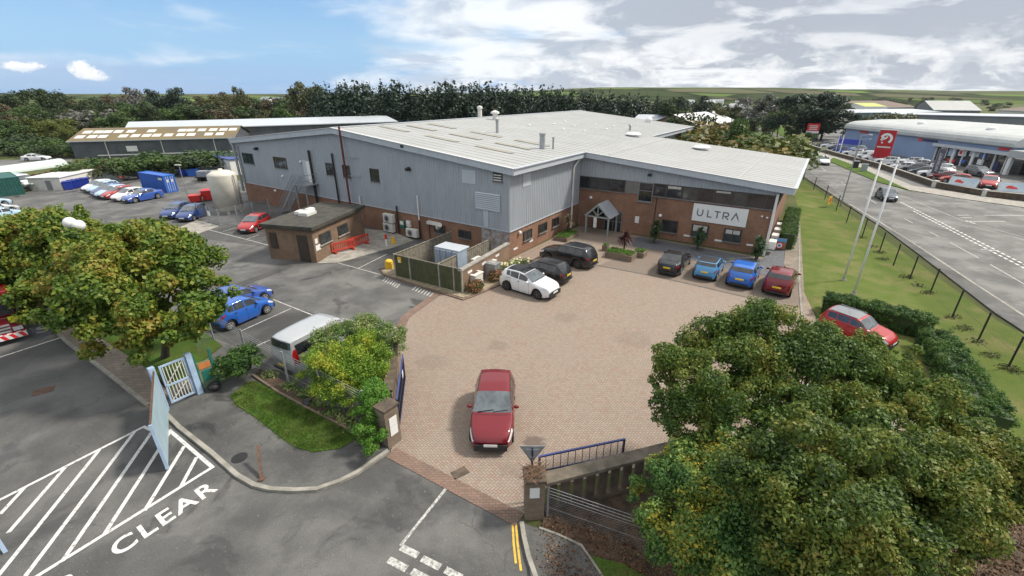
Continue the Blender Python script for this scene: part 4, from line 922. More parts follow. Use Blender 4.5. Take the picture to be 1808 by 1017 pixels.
        b = MB(); b.beam((hx - ws[0] - .02, -.60, at(zt, ws[0]) + .02), (hx - ws[0] - .10, .05, at(zt, ws[0] + .1) + .025), .03, .02); b.beam((hx - ws[0] - .02, 0.02, at(zt, ws[0]) + .02), (hx - ws[0] - .12, .62, at(zt, ws[0] + .1) + .01), .03, .02); pm_('wiper', b, 'plastic')
    if rails:
        for sy in (-1, 1): b = MB(); y = sy * W / 2 * (roofw - .03); b.beam((hx - ws[1] - .2, y, at(zt, ws[1] + .2) + .03), (hx - rf[0] + .2, y, at(zt, rf[0] - .2) + .03), .04, .04); pm_('roof_rail', b, 'galv' if rails is True else rails)
    ty = MB(); ty.lathe([(wr * .66, -.10), (wr * .93, -.105), (wr, -.08), (wr, .08), (wr * .93, .105), (wr * .66, .10)], (0, 0, 0), 22, 'y'); mt = bpy.data.meshes.new('tyre'); mt.from_pydata(ty.v, [], ty.f); mt.materials.append(M['tyre'])
    rm = MB(); rm.lathe([(wr * .69, .085), (wr * .69, .107), (wr * .60, .110), (wr * .57, .07), (wr * .18, .075), (wr * .14, .105), (wr * .05, .108)], (0, 0, 0), 22, 'y')
    for k in range(5 if not van else 7):
        th = 2 * math.pi * k / (5 if not van else 7); c_, s_ = math.cos(th), math.sin(th); rm.beam((wr * .12 * c_, .092, wr * .12 * s_), (wr * .62 * c_, .10, wr * .62 * s_), .075, .03, (0, 1, 0))
    mr = bpy.data.meshes.new('rim'); mr.from_pydata(rm.v, [], rm.f); mr.materials.append(M[rimmat])
    P['wheels'] = [(hx - c, sy * (W / 2 - .115), wr, sy) for c in wx for sy in (-1, 1)]; P['tyre'] = mt; P['rim'] = mr; P['L'] = L; P['W'] = W; P['H'] = H
    return P
PAINT = {}
def pnt(c):
    if c not in PAINT: PAINT[c] = paint('car_paint', *CARCOL[c])
    return PAINT[c]
CARCOL = {'white': ((.68, .69, .70),), 'black': ((.010, .010, .012),), 'red': ((.16, .005, .010),), 'brightred': ((.34, .014, .016),), 'blue': ((.014, .10, .42),), 'darkblue': ((.018, .045, .17),), 'midblue': ((.03, .085, .34),),
          'lightblue': ((.07, .26, .50),), 'paleblue': ((.36, .50, .62),), 'silver': ((.44, .46, .48), .4), 'grey': ((.12, .13, .14), .2), 'navygrey': ((.05, .065, .09), .1), 'vivid': ((.012, .11, .44),), 'crimson': ((.15, .003, .010), .15), 'orange': ((.42, .06, .04),)}
PR = {}
def protos():
    hb = lambda L, H: [(0, .50), (.05, .66), (.30, .78), (.98, .97), (1.10, 1.02), (1.85, H - .06), (2.4, H), (L - .95, H - .02), (L - .55, H - .08), (L - .16, 1.02), (L - .05, .92), (L, .55)]
    bl = lambda L: [(0, .52), (.25, .70), (1.0, .90), (2.2, .95), (L - .5, 1.02), (L, .85)]
    PR['hatch'] = car_proto('hatch', 3.95, 1.74, 1.48, 2.52, .78, .31, hb(3.95, 1.48), bl(3.95), (1.06, 1.86), (3.38, 3.78), (1.50, 2.18, 2.26, 3.02, 3.08, 3.42))
    PR['newhatch'] = car_proto('newhatch', 4.18, 1.77, 1.58, 2.56, .86, .34, [(0, .52), (.05, .74), (.32, .88), (1.1, 1.05), (1.24, 1.09), (2.05, 1.50), (2.6, 1.58), (3.3, 1.56), (3.72, 1.48), (4.05, 1.08), (4.13, .95), (4.18, .55)], [(0, .55), (.25, .78), (1.1, .98), (2.4, 1.0), (3.7, 1.10), (4.18, .9)], (1.20, 2.06), (3.62, 4.02), (1.66, 2.36, 2.44, 3.16, 3.22, 3.55), .20, .74, nose=.74)
    PR['mini'] = car_proto('mini', 3.85, 1.73, 1.42, 2.50, .75, .31, [(0, .52), (.05, .70), (.35, .84), (1.15, .98), (1.25, 1.02), (1.78, 1.36), (2.3, 1.42), (3.2, 1.40), (3.5, 1.34), (3.74, .98), (3.82, .86), (3.85, .55)], [(0, .55), (.3, .76), (1.2, .93), (3.4, .97), (3.85, .8)], (1.22, 1.80), (3.44, 3.70), (1.48, 2.40, 2.46, 3.38), .17, .80, nose=.76, tail=.80, roofpatch='black')
    PR['minigrey'] = car_proto('minigrey', 4.15, 1.80, 1.56, 2.67, .78, .33, [(0, .55), (.05, .74), (.35, .92), (1.15, 1.04), (1.25, 1.08), (1.78, 1.48), (2.3, 1.56), (3.5, 1.54), (3.8, 1.48), (4.04, 1.05), (4.12, .9), (4.15, .6)], [(0, .6), (.3, .84), (1.2, 1.0), (3.6, 1.05), (4.15, .85)], (1.22, 1.80), (3.72, 4.0), (1.48, 2.30, 2.36, 3.10, 3.16, 3.66), .20, .80, nose=.78, tail=.82, roofpatch='greyroof', rails='greyroof')
    PR['saloon'] = car_proto('saloon', 4.62, 1.81, 1.43, 2.80, .80, .33, [(0, .48), (.05, .64), (.3, .76), (1.3, .93), (1.42, .97), (2.25, 1.36), (2.8, 1.43), (3.3, 1.40), (4.0, 1.09), (4.15, 1.04), (4.54, 1.01), (4.60, .9), (4.62, .55)], [(0, .5), (.3, .68), (1.4, .88), (4.0, .97), (4.62, .85)], (1.38, 2.27), (3.32, 4.0), (1.78, 2.52, 2.60, 3.36), .16, .74)
    PR['estate'] = car_proto('estate', 4.55, 1.80, 1.50, 2.68, .85, .33, [(0, .50), (.05, .68), (.3, .80), (1.2, .96), (1.32, 1.0), (2.1, 1.42), (2.7, 1.50), (3.9, 1.46), (4.12, 1.40), (4.44, .98), (4.52, .88), (4.55, .55)], [(0, .5), (.3, .72), (1.3, .92), (4.1, 1.0), (4.55, .85)], (1.28, 2.12), (4.02, 4.40), (1.70, 2.44, 2.52, 3.28, 3.34, 3.95), .17, .75, rails='plastic', rimmat='darkrim')
    PR['suv'] = car_proto('suv', 4.38, 1.82, 1.60, 2.65, .88, .36, [(0, .60), (.05, .82), (.3, .94), (1.15, 1.08), (1.28, 1.13), (2.05, 1.52), (2.6, 1.60), (3.5, 1.57), (3.9, 1.48), (4.2, 1.12), (4.34, .95), (4.38, .6)], [(0, .6), (.3, .86), (1.2, 1.02), (2.6, 1.06), (4.0, 1.20), (4.38, .95)], (1.24, 2.06), (3.80, 4.18), (1.72, 2.46, 2.54, 3.24, 3.30, 3.62), .22, .74, rimmat='darkrim', roofpatch='panoglass')
    PR['bigsuv'] = car_proto('bigsuv', 4.75, 1.89, 1.68, 2.77, .92, .38, [(0, .62), (.05, .86), (.3, .98), (1.25, 1.12), (1.4, 1.17), (2.15, 1.60), (2.8, 1.68), (4.0, 1.65), (4.3, 1.58), (4.62, 1.14), (4.71, .98), (4.75, .6)], [(0, .6), (.3, .9), (1.3, 1.06), (4.2, 1.14), (4.75, .95)], (1.36, 2.16), (4.22, 4.58), (1.78, 2.56, 2.64, 3.42, 3.48, 4.10), .22, .75, rails=True, rimmat='darkrim')
    PR['small'] = car_proto('small', 3.58, 1.60, 1.52, 2.38, .68, .29, [(0, .50), (.05, .68), (.25, .80), (.80, .98), (.90, 1.03), (1.55, 1.45), (2.0, 1.52), (2.9, 1.49), (3.2, 1.42), (3.46, 1.0), (3.54, .9), (3.58, .55)], [(0, .52), (.25, .72), (.85, .92), (3.2, 1.02), (3.58, .85)], (.86, 1.57), (3.12, 3.44), (1.22, 1.92, 2.0, 2.66, 2.72, 3.06), .17, .78)
    PR['van'] = car_proto('van', 4.90, 1.90, 1.97, 3.0, .90, .35, [(0, .55), (.05, .80), (.3, .98), (.80, 1.12), (.92, 1.17), (1.60, 1.85), (2.0, 1.95), (3.0, 1.98), (4.5, 1.96), (4.78, 1.90), (4.86, 1.2), (4.90, .6)], [(0, .55), (.3, .86), (.9, 1.06), (2.0, 1.10), (4.6, 1.12), (4.9, 1.05)], (.88, 1.62), (4.72, 4.86), (1.26, 2.06, 2.16, 3.36, 3.44, 4.62), .20, .80, nose=.78, tail=.90, van=True, glassz=(.08, .74))
    PR['cargovan'] = car_proto('cargovan', 4.40, 1.82, 1.85, 2.8, .85, .32, [(0, .55), (.05, .78), (.3, .94), (.85, 1.08), (.95, 1.13), (1.6, 1.72), (2.0, 1.83), (4.1, 1.84), (4.3, 1.80), (4.37, 1.2), (4.40, .6)], [(0, .55), (.3, .84), (.9, 1.02), (4.1, 1.08), (4.4, 1.0)], (.92, 1.62), (4.26, 4.36), (1.26, 2.0), .20, .82, nose=.78, tail=.90, van=True, glassz=(.08, .74), simple=True)
    for k in ('hatch', 'saloon', 'suv', 'small'):
        pass
M['greyroof'] = mat('grey_car_roof', (.20, .21, .225), .3, .3, .1, 2, coat=.8)
M['panoglass'] = mat('panoramic_glass_roof', (.02, .022, .026), .05, 0, .2, 2)
protos()
CARS = {}
def place_car(kind, colour, pos, heading, label, name='parked_car', group=None, sc=1.0, cat='car', far=False):
    P = PR[kind]; r = thing(name, label, cat, (pos[0], pos[1], pos[2] if len(pos) > 2 else .012), heading, group); r.scale = (sc,) * 3
    o = bpy.data.objects.new('body', P['body']); COL.objects.link(o); o.parent = r
    o.material_slots[0].link = 'OBJECT'; o.material_slots[0].material = pnt(colour)
    for nm, me in P['parts']:
        if far and nm in ('wiper', 'door_handles', 'underbody', 'rear_bumper', 'door_gap', 'bonnet_gap'): continue
        if nm == 'mirror':
            b, sy = me
            if 'mm%d' % sy not in P:
                m_ = bpy.data.meshes.new('mirror'); m_.from_pydata(b.v, [], b.f); m_.shade_smooth(); m_.materials.append(M['plastic']); P['mm%d' % sy] = m_
            q = bpy.data.objects.new('mirror', P['mm%d' % sy]); COL.objects.link(q); q.parent = r
            q.material_slots[0].link = 'OBJECT'; q.material_slots[0].material = pnt(colour); continue
        q = bpy.data.objects.new(nm, me); COL.objects.link(q); q.parent = r
    for (x, y, z, sy) in P['wheels']:
        wq = bpy.data.objects.new('wheel', P['tyre']); COL.objects.link(wq); wq.parent = r; wq.location = (x, y, z)
        if sy < 0: wq.rotation_euler.z = math.pi
        rq_ = bpy.data.objects.new('rim', P['rim']); COL.objects.link(rq_); rq_.parent = wq
    return r
def hd(p, q): a, b = G(*p), G(*q); return math.atan2((b - a).y, (b - a).x)
def side_car(kind, colour, rear_w, front_w, side, label, sc=1.0, **kw):
    """near-side wheel contact points in the photo; side = +1 when the near side is the car's left"""
    P = PR[kind]; a, b = G(*rear_w), G(*front_w); h = math.atan2((b - a).y, (b - a).x); f = Vector((math.cos(h), math.sin(h), 0)); n = Vector((-f.y, f.x, 0))
    mid = (a + b) / 2; xs = [w_[0] for w_ in P['wheels']]; cx = (max(xs) + min(xs)) / 2
    pos = mid - n * side * (P['W'] / 2 - .1) * sc - f * cx * sc
    return place_car(kind, colour, (pos.x, pos.y, .012), h, label, sc=sc, **kw)
def end_car(kind, colour, px, h, label, end='rear', z=.3, sc=1.0, **kw):
    """pixel of the middle of the visible end (z above ground) + heading"""
    P = PR[kind]; p = G(*px, z); f = Vector((math.cos(h), math.sin(h), 0)); pos = p + f * (P['L'] / 2 * sc) * (1 if end == 'rear' else -1)
    return place_car(kind, colour, (pos.x, pos.y, .012), h, label, sc=sc, **kw)
UP = math.atan2(EY.y, EY.x); OUT = ANG
# forecourt
end_car('newhatch', 'crimson', (866, 789), R(-91.5), 'dark red hatchback driving out across the block paving towards the entrance', 'front', .45, name='moving_car')
side_car('suv', 'white', (891, 511), (953, 530), -1, 'white crossover with black glass roof parked beside the brick enclosure wall')
end_car('estate', 'black', (1004, 491), OUT + math.pi, 'black estate car parked between the white crossover and the larger black car', 'rear', .45)
end_car('bigsuv', 'black', (1050, 464), OUT + math.pi - .06, 'large black car with silver roof rails parked beside the grass planter', 'rear', .5)
g_ = 'cars in the office bays'
end_car('saloon', 'black', (1176, 480), UP, 'black saloon parked nose in at the office front', 'rear', .40, group=g_)
end_car('mini', 'lightblue', (1242, 488), UP, 'light blue small hatchback with black roof at the office front', 'rear', .40, group=g_)
end_car('hatch', 'vivid', (1303.5, 502), UP - .02, 'bright blue hatchback parked beside the dark red car at the office front', 'rear', .40, group=g_, sc=1.06)
end_car('newhatch', 'crimson', (1369, 516), UP - .05, 'dark red tall hatchback in the office bay nearest the lawn', 'rear', .40, group=g_, sc=1.03)
h1 = hd((1462, 572), (1582, 602))
# car by the clipped hedge, silver car under the tree
p = G(1521, 556, 1.4); place_car('minigrey', 'brightred', (p.x, p.y, .012), hd((1478, 555), (1585, 592)), 'bright red small car with grey roof parked inside the clipped hedge', sc=.88)
p = G(1490, 712, 1.3); place_car('hatch', 'silver', (p.x, p.y, .012), hd((1440, 690), (1540, 720)), 'silver car half hidden beneath the big tree')
# yard
VANH = hd((407, 583), (474, 553))
side_car('small', 'blue', (407, 583), (474, 553), -1, 'bright blue small hatchback parked beside the silver van')
p = G(432, 522, .9); place_car('hatch', 'midblue', (p.x - .6, p.y + .3, .012), VANH, 'dark blue car half hidden behind the maple and the bright blue hatchback')
p = G(503, 652, .3); f = Vector((math.cos(VANH), math.sin(VANH), 0)); place_car('van', 'silver', (p.x + f.x * 2.35, p.y + f.y * 2.35, .012), VANH, 'silver camper van parked behind the chain link fence', 'parked_van', cat='van')
side_car('hatch', 'brightred', (483, 396), (446, 414), 1, 'bright red hatchback parked between the tank cage and the brick hut')
p = G(486, 425, .3); place_car('hatch', 'midblue', (p.x + 1.1, p.y + .9, .012), hd((483, 396), (446, 414)), 'blue car showing only its front behind the brick hut')
g_ = 'cars beside the cream tank'
for i, (px, c, lb) in enumerate((((292, 384), 'darkblue', 'dark blue car beside the tank cage, farther one'), ((321, 388), 'darkblue', 'dark blue car against the tank cage, nearer one'))): end_car('hatch', c, px, hd((483, 388), (446, 410)), lb, 'front', .35, group=g_)
rowh = hd((283, 349), (237, 358)); Zc = lambda x, y: (x * 460 / 1799, 100 + y * 260 / 1017); g_ = 'row of cars by the blue container'
row = [((575, 932), 'white', 'white car at the far end of the row beside the shed'), ((612, 942), 'paleblue', 'pale blue car second from the shed end of the row'), ((640, 962), 'darkblue', 'dark blue car third from the shed end of the row'), ((668, 974), 'paleblue', 'silvery blue car just behind the red one in the row'),
       ((712, 982), 'brightred', 'red car in the row of cars by the blue container'), ((782, 996), 'white', 'white car between the red and the dark blue car in the row'), ((858, 1006), 'midblue', 'dark blue saloon at the near end of the row by the container')]
for i, (q, c, lb) in enumerate(row): end_car('saloon' if i == 6 else 'hatch', c, Zc(*q), rowh, lb, 'front', .2, group=g_, far=True)
g_ = 'cars behind the left maple'
for q, c, lb in (((16, 352), 'paleblue', 'pale blue car beside the green container, farthest of three'), ((30, 363), 'silver', 'silver car behind the maple, middle of three by the container'), ((46, 372), 'paleblue', 'pale blue car nearest the maple, by the green container')): end_car('hatch', c, q, rowh + math.pi, lb, 'front', .6, group=g_, far=True)
side_car('saloon', 'white', (49, 285), (77, 284), -1, 'white car passing on the lane in front of the woodland', name='moving_car', far=True)
p = G(44, 330, 0); place_car('cargovan', 'white', (p.x, p.y, .012), R(-20), 'white van parked behind the green container', 'parked_van', cat='van', far=True, sc=1.0)
# main road
p = G(1452, 290); h = hd((1475, 305), (1440, 283)); place_car('hatch', 'white', (p.x, p.y, .012), h + math.pi, 'white hatchback coming down the main road past the grass verge', 'moving_car', sc=1.05, far=True)
p = G(1563, 352); h = hd((1600, 375), (1530, 332)); place_car('hatch', 'navygrey', (p.x, p.y, .012), h + math.pi, 'dark grey hatchback on the main road behind the flagpoles', 'moving_car', sc=.98, far=True)
# dealership display: a row along the wall
Zd = lambda x, y: (1400 + x * 408 / 1804, 140 + y * 230 / 1017); g_ = 'cars displayed at the dealership'
da, db_ = G(*Zd(160, 540)), G(*Zd(1180, 830)); dh = math.atan2((db_ - da).y, (db_ - da).x)
disp = [((168, 522), 'grey', 'hatch', 'dark grey car at the far end of the dealership row'), ((208, 535), 'white', 'suv', 'white car second from the far end of the dealership row'), ((248, 552), 'navygrey', 'hatch', 'navy car between a white and a blue car at the dealership'), ((290, 568), 'darkblue', 'hatch', 'dark blue car beside the long blue sign at the dealership'), ((335, 585), 'blue', 'hatch', 'bright blue car in the dealership row below the blue sign'),
        ((375, 592), 'white', 'suv', 'white tall car beside the bright blue one at the dealership'), ((475, 618), 'white', 'cargovan', 'white van left of the red banner sign at the dealership'), ((530, 632), 'white', 'cargovan', 'white van right behind the flagpole at the dealership'), ((622, 655), 'white', 'suv', 'white car just right of the red banner foot'), ((690, 682), 'silver', 'hatch', 'silver car behind the second flagpole at the dealership'), ((745, 698), 'white', 'hatch', 'white car right of the second flagpole at the dealership'),
        ((815, 715), 'grey', 'suv', 'grey car in the middle of the dealership row'), ((890, 735), 'navygrey', 'hatch', 'navy car left of the feather flag at the dealership'), ((955, 755), 'white', 'suv', 'white car with dark roof at the feather flag'), ((1045, 775), 'red', 'hatch', 'dark red car behind the feather flag'), ((1130, 795), 'orange', 'hatch', 'orange red car behind the picture board at the dealership'), ]
face = dh + R(62)
for q, c, k, lb in disp: end_car(k, c, Zd(*q), math.pi + face, lb, 'front', .05, group=g_, far=True, sc=1.0)
for q, c, k, lb in (((420, 560), 'silver', 'hatch', 'silver car in the second row behind the white tall car'), ((560, 590), 'paleblue', 'hatch', 'pale car in the second row left of the red banner'), ((800, 660), 'white', 'suv', 'white car in the second row right of the red banner'), ((870, 675), 'silver', 'hatch', 'silver car in the second row behind the grey one'), ((960, 690), 'black', 'suv', 'black car in the second row left of the feather flag'), ((1030, 710), 'white', 'hatch', 'white car in the second row touching the feather flag')): end_car(k, c, Zd(*q), math.pi + face, lb, 'front', .05, group=g_, far=True)
end_car('hatch', 'brightred', Zd(1525, 838), hd(Zd(1500, 700), Zd(1525, 850)), 'red car facing the road between the two picture boards', 'front', .4, far=True, group=g_, sc=1.15)
p = G(*Zd(1440, 755)); place_car('suv', 'grey', (p.x, p.y, .012), dh + .1, 'grey car parked in front of the showroom windows', far=True, group=g_, sc=1.05)
p = G(*Zd(1150, 735)); place_car('suv', 'white', (p.x, p.y, .012), dh + .2, 'white car parked behind the feather flag by the showroom', far=True, group=g_)
# ------------------------------------------------------------------ vegetation
def leafmesh(name, clumps, n, size, m, seed, shell=.5, aspect=.55, droop=.25):
    """thousands of leaf-sized folded quads spread through the clumps of a crown"""
    g = np.random.default_rng(seed); C = np.array([c[:3] for c in clumps], float); Rr = np.array([c[3:6] if len(c) > 4 else (c[3],) * 3 for c in clumps], float)
    wgt = (Rr.prod(1)) ** (2 / 3); wgt /= wgt.sum(); k = g.choice(len(C), n, p=wgt)
    d = g.normal(size=(n, 3)); d[:, 2] = np.where(d[:, 2] < -.3, d[:, 2] * .6, d[:, 2]); d /= np.linalg.norm(d, axis=1)[:, None]
    rad = shell + (1.06 - shell) * g.random(n) ** .6; rad = np.where(g.random(n) < .15, rad * (1 + .45 * g.random(n)), rad)
    P = C[k] + d * Rr[k] * rad[:, None]
    nr = d * .8 + g.normal(size=(n, 3)) * .55 + np.array([0, 0, .35]); nr /= np.linalg.norm(nr, axis=1)[:, None]
    t = np.cross(nr, g.normal(size=(n, 3))); t /= np.linalg.norm(t, axis=1)[:, None]; t[:, 2] -= droop; t /= np.linalg.norm(t, axis=1)[:, None]
    b = np.cross(nr, t); b /= np.linalg.norm(b, axis=1)[:, None]; nn = np.cross(t, b)
    s = (size * (.45 + 1.1 * g.random(n) ** 1.3))[:, None]; w_ = s * aspect
    V = np.stack([P - t * s * .5, P + b * w_ * .5 + nn * s * .10 - t * s * .05, P + t * s * .5, P - b * w_ * .5 + nn * s * .10 - t * s * .05], 1).reshape(-1, 3)
    V[:, 2] = np.maximum(V[:, 2], FLOOR)
    me = bpy.data.meshes.new(name); me.vertices.add(4 * n); me.vertices.foreach_set('co', V.ravel().astype(np.float32))
    me.loops.add(4 * n); me.loops.foreach_set('vertex_index', np.arange(4 * n, dtype=np.int32)); me.polygons.add(n)
    me.polygons.foreach_set('loop_start', np.arange(0, 4 * n, 4, dtype=np.int32)); me.polygons.foreach_set('loop_total', np.full(n, 4, np.int32))
    me.update(calc_edges=True); me.materials.append(m); return me
FLOOR = -50.0
def subclumps(lobes, k, frac, seed, flat=.85):
    g = np.random.default_rng(seed); out = []
    L = np.array([(*l[:3], *(l[3:6] if len(l) > 4 else (l[3],) * 3)) for l in lobes], float); w_ = L[:, 3] * L[:, 4]; w_ /= w_.sum()
    for _ in range(k):
        l = L[g.choice(len(L), p=w_)]; d = g.normal(size=3); d /= np.linalg.norm(d); d[2] = abs(d[2]) if g.random() < .62 else d[2]
        rr = (.45 + .55 * g.random() ** .5) * (1 - frac * .75); r = l[3] * frac * (.55 + .9 * g.random()); out.append((*(l[:3] + d * l[3:6] * rr), r, r, r * flat))
    return out
def limbs(b, base, targets, r0, seed, fork=.35):
    g = random.Random(seed); base = Vector(base); top = sum((Vector(t) for t in targets), Vector()) / len(targets); mid = base.lerp(top, fork)
    b.cyl(base, base + (mid - base) * .12, r0 * 1.35, r0, 9); b.cyl(base + (mid - base) * .12, mid, r0, r0 * .72, 9)
    for t in targets:
        t = Vector(t); q = mid.lerp(t, .5) + Vector((g.uniform(-.3, .3), g.uniform(-.3, .3), g.uniform(0, .3)))
        b.cyl(mid, q, r0 * .5, r0 * .3, 7); b.cyl(q, t, r0 * .3, r0 * .08, 6)
        for _ in range(3): e = t + Vector((g.uniform(-1, 1), g.uniform(-1, 1), g.uniform(-.2, .8))) * min(.5, (t - mid).length * .12); b.cyl(q.lerp(t, g.random()), e, r0 * .14, r0 * .03, 5)
def add_mesh(name, me, parent, loc=None):
    o = bpy.data.objects.new(name, me); COL.objects.link(o); o.parent = parent
    if loc: o.location = loc
    return o
def at_t(px, py, t): return Vector((0, 0, CAMH)) + ray(px, py) * t
def photo_tree(name, label, cat, base, lobes, n, size, m, seed, r0=.16, k=90, frac=.30, trunk=True, group=None, shell=.35, aspect=.55, ntarget=7, fork=.35):
    """lobes: (px, py, distance, radius in photo pixels) turned into places and real sizes"""
    L = []
    for px, py, t, rp in lobes: p = at_t(px, py, t); r = rp * t / FPX; L.append((p.x - base.x, p.y - base.y, p.z - base.z, r, r, r * .85))
    root = thing(name, label, cat, base, 0, group)
    global FLOOR; FLOOR = .03
    me = leafmesh('crown' if trunk else 'foliage', subclumps(L, k, frac, seed), n, size, m, seed, shell, aspect); FLOOR = -50.0
    add_mesh('crown' if trunk else 'foliage', me, root)
    b = MB(); step = max(1, len(L) // ntarget)
    limbs(b, (0, 0, 0), [(l[0], l[1], l[2] + .2 * l[3]) for l in L[::step]], r0, seed, fork); b.build('trunk' if trunk else 'stems', M['bark'], root)
    return root
LM = {}
LM['maple'] = leafmat('maple_leaves', [(0.043, 0.092, 0.012), (0.083, 0.151, 0.018), (0.138, 0.202, 0.024), (0.232, 0.245, 0.034), (0.270, 0.194, 0.036)], .55)
LM['cherry'] = leafmat('tree_leaves', [(0.030, 0.067, 0.014), (0.057, 0.116, 0.019), (0.094, 0.157, 0.026), (0.159, 0.203, 0.033), (0.227, 0.210, 0.038)], .8)
LM['cherry2'] = leafmat('tree_leaves_olive', [(0.030, 0.055, 0.014), (0.060, 0.112, 0.019), (0.104, 0.153, 0.026), (0.169, 0.203, 0.034), (0.215, 0.189, 0.037)], .8)
LM['laurel'] = leafmat('light_leaves', [(0.036, 0.093, 0.027), (0.064, 0.151, 0.035), (0.108, 0.201, 0.044), (0.172, 0.252, 0.050), (0.460, 0.374, 0.044)], .9)
LM['hedge'] = leafmat('hedge_leaves', [(0.023, 0.058, 0.016), (0.046, 0.111, 0.023), (0.078, 0.156, 0.029), (0.104, 0.169, 0.036)], 1.2)
LM['goldhedge'] = leafmat('golden_hedge_leaves', [(0.075, 0.164, 0.018), (0.141, 0.259, 0.024), (0.248, 0.345, 0.033), (0.446, 0.414, 0.045)], .8)
LM['varieg'] = leafmat('variegated_leaves', [(0.047, 0.109, 0.025), (0.094, 0.180, 0.036), (0.203, 0.265, 0.086), (0.406, 0.437, 0.186)], 1.2)
LM['ivy'] = leafmat('ivy_leaves', [(0.044, 0.132, 0.017), (0.083, 0.209, 0.022), (0.121, 0.264, 0.033), (0.165, 0.264, 0.044)], 1.5)
LM['dark'] = leafmat('dark_leaves', [(0.019, 0.038, 0.014), (0.035, 0.061, 0.019), (0.057, 0.084, 0.024)], .4, .15)
LM['conifer'] = leafmat('conifer_needles', [(0.012, 0.027, 0.018), (0.022, 0.045, 0.026), (0.036, 0.063, 0.030)], .3, .05)
LM['olive'] = leafmat('olive_leaves', [(0.044, 0.053, 0.018), (0.075, 0.085, 0.025), (0.106, 0.106, 0.035)], .3, .15)
LM['brown'] = leafmat('brownish_leaves', [(0.054, 0.043, 0.024), (0.090, 0.070, 0.036), (0.120, 0.096, 0.048)], .3, .15)
LM['green'] = leafmat('mid_green_leaves', [(0.027, 0.062, 0.018), (0.056, 0.106, 0.022), (0.094, 0.144, 0.031)], .4, .2)
LM['lime'] = leafmat('lime_leaves', [(.05, .075, .015), (.10, .125, .022), (.17, .175, .035)], .5, .2)
LM['grey'] = leafmat('grey_leaves', [(.085, .085, .075), (.14, .14, .125), (.19, .19, .17)], .3, .15)
LM['autumn'] = leafmat('autumn_leaves', [(.07, .065, .016), (.15, .12, .025), (.24, .15, .03)], .5, .2)
LM['redleaf'] = leafmat('red_leaves', [(.05, .015, .014), (.10, .03, .022), (.15, .06, .03)], 2, .15)
LM['rosy'] = leafmat('rosy_bush', [(.04, .07, .02), (.10, .12, .03), (.26, .10, .05), (.30, .14, .09)], 3, .15)
LM['cord'] = leafmat('cordyline_blades', [(.018, .045, .02), (.04, .08, .03), (.08, .12, .045)], 3, .1)
LM['redcord'] = leafmat('red_cordyline_blades', [(.035, .012, .016), (.075, .025, .03), (.14, .07, .05)], 3, .1)
LM['strawcord'] = leafmat('straw_cordyline_blades', [(.05, .055, .03), (.14, .11, .06), (.22, .17, .09), (.06, .03, .02)], 3, .1)
M['petal'] = mat('cream_petals', (.62, .56, .40), .8, 0, .3, 6, (.50, .45, .22)); M['silverleaf'] = mat('silver_foliage', (.6, .6, .56), .8)
# foreground right: big tree over the forecourt edge and three more in the bark bed
photo_tree('broadleaf_tree', 'large spreading green tree overhanging the block paving with a silver car under it', 'tree', G(1425, 800),
           [(1350, 612, 15, 98), (1232, 678, 14.6, 92), (1285, 630, 15.2, 88), (1440, 645, 14.7, 92), (1535, 688, 14.0, 88), (1620, 715, 13.5, 82), (1400, 660, 14.4, 90), (1195, 730, 14.2, 58), (1290, 715, 14, 80), (1560, 730, 13.4, 90), (1675, 765, 12.9, 70), (1370, 690, 14, 62), (1490, 680, 13.9, 60), (1350, 575, 15.2, 60), (1440, 590, 15.1, 42), (1340, 705, 13.9, 62), (1445, 715, 13.6, 52), (1500, 640, 14.4, 52), (1570, 668, 14, 52), (1500, 722, 13.0, 58), (1560, 748, 12.7, 56), (1430, 748, 12.8, 48), (1350, 745, 13.2, 48), (1500, 622, 14.6, 46), (1522, 622, 14.6, 38), (1480, 752, 12.9, 84), (1480, 752, 12.9, 84), (1400, 745, 13.1, 80), (1400, 745, 13.1, 80), (1560, 740, 12.8, 80), (1290, 765, 13.4, 68), (1290, 765, 13.4, 68), (1250, 745, 13.8, 60), (1530, 612, 14.7, 44), (1580, 632, 14.5, 44), (1575, 638, 14.4, 36), (1555, 642, 14.3, 46), (1600, 668, 14, 44), (1200, 655, 14.9, 60), (1352, 560, 15.4, 42), (1220, 770, 13.9, 50), (1178, 690, 14.5, 46), (1175, 640, 15, 40)], 190000, .096, LM['cherry'], 11, .17, 560, .21, ntarget=12, fork=.12)
photo_tree('broadleaf_tree', 'olive tinted tree in the bark bed in front of the large spreading tree', 'tree', G(1450, 1010),
           [(1425, 780, 10.7, 78), (1375, 850, 10.5, 95), (1500, 840, 10.5, 100), (1440, 900, 10, 120), (1555, 820, 10.8, 75), (1540, 930, 9.8, 100), (1410, 960, 9.8, 100)], 90000, .092, LM['cherry2'], 12, .12, 240, .22)
photo_tree('broadleaf_tree', 'bushy light green tree with yellow leaves beside the concrete pale wall', 'tree', G(1270, 1010),
           [(1140, 885, 12.9, 52), (1205, 855, 12.6, 78), (1285, 870, 12, 95), (1210, 935, 11.9, 92), (1300, 960, 11, 110), (1390, 1000, 10.2, 110), (1235, 800, 13.2, 50), (1290, 800, 12.7, 60)], 90000, .09, LM['laurel'], 13, .10, 250, .22)
photo_tree('broadleaf_tree', 'dark green tree at the lower right beside the lawn', 'tree', G(1680, 960),
           [(1690, 835, 11.5, 95), (1640, 880, 11, 110), (1770, 825, 11.4, 75), (1740, 880, 10.9, 75), (1815, 850, 11, 80), (1630, 960, 10.4, 90), (1715, 775, 12.2, 50), (1860, 830, 11, 75)], 90000, .092, LM['cherry2'], 14, .12, 250, .22)
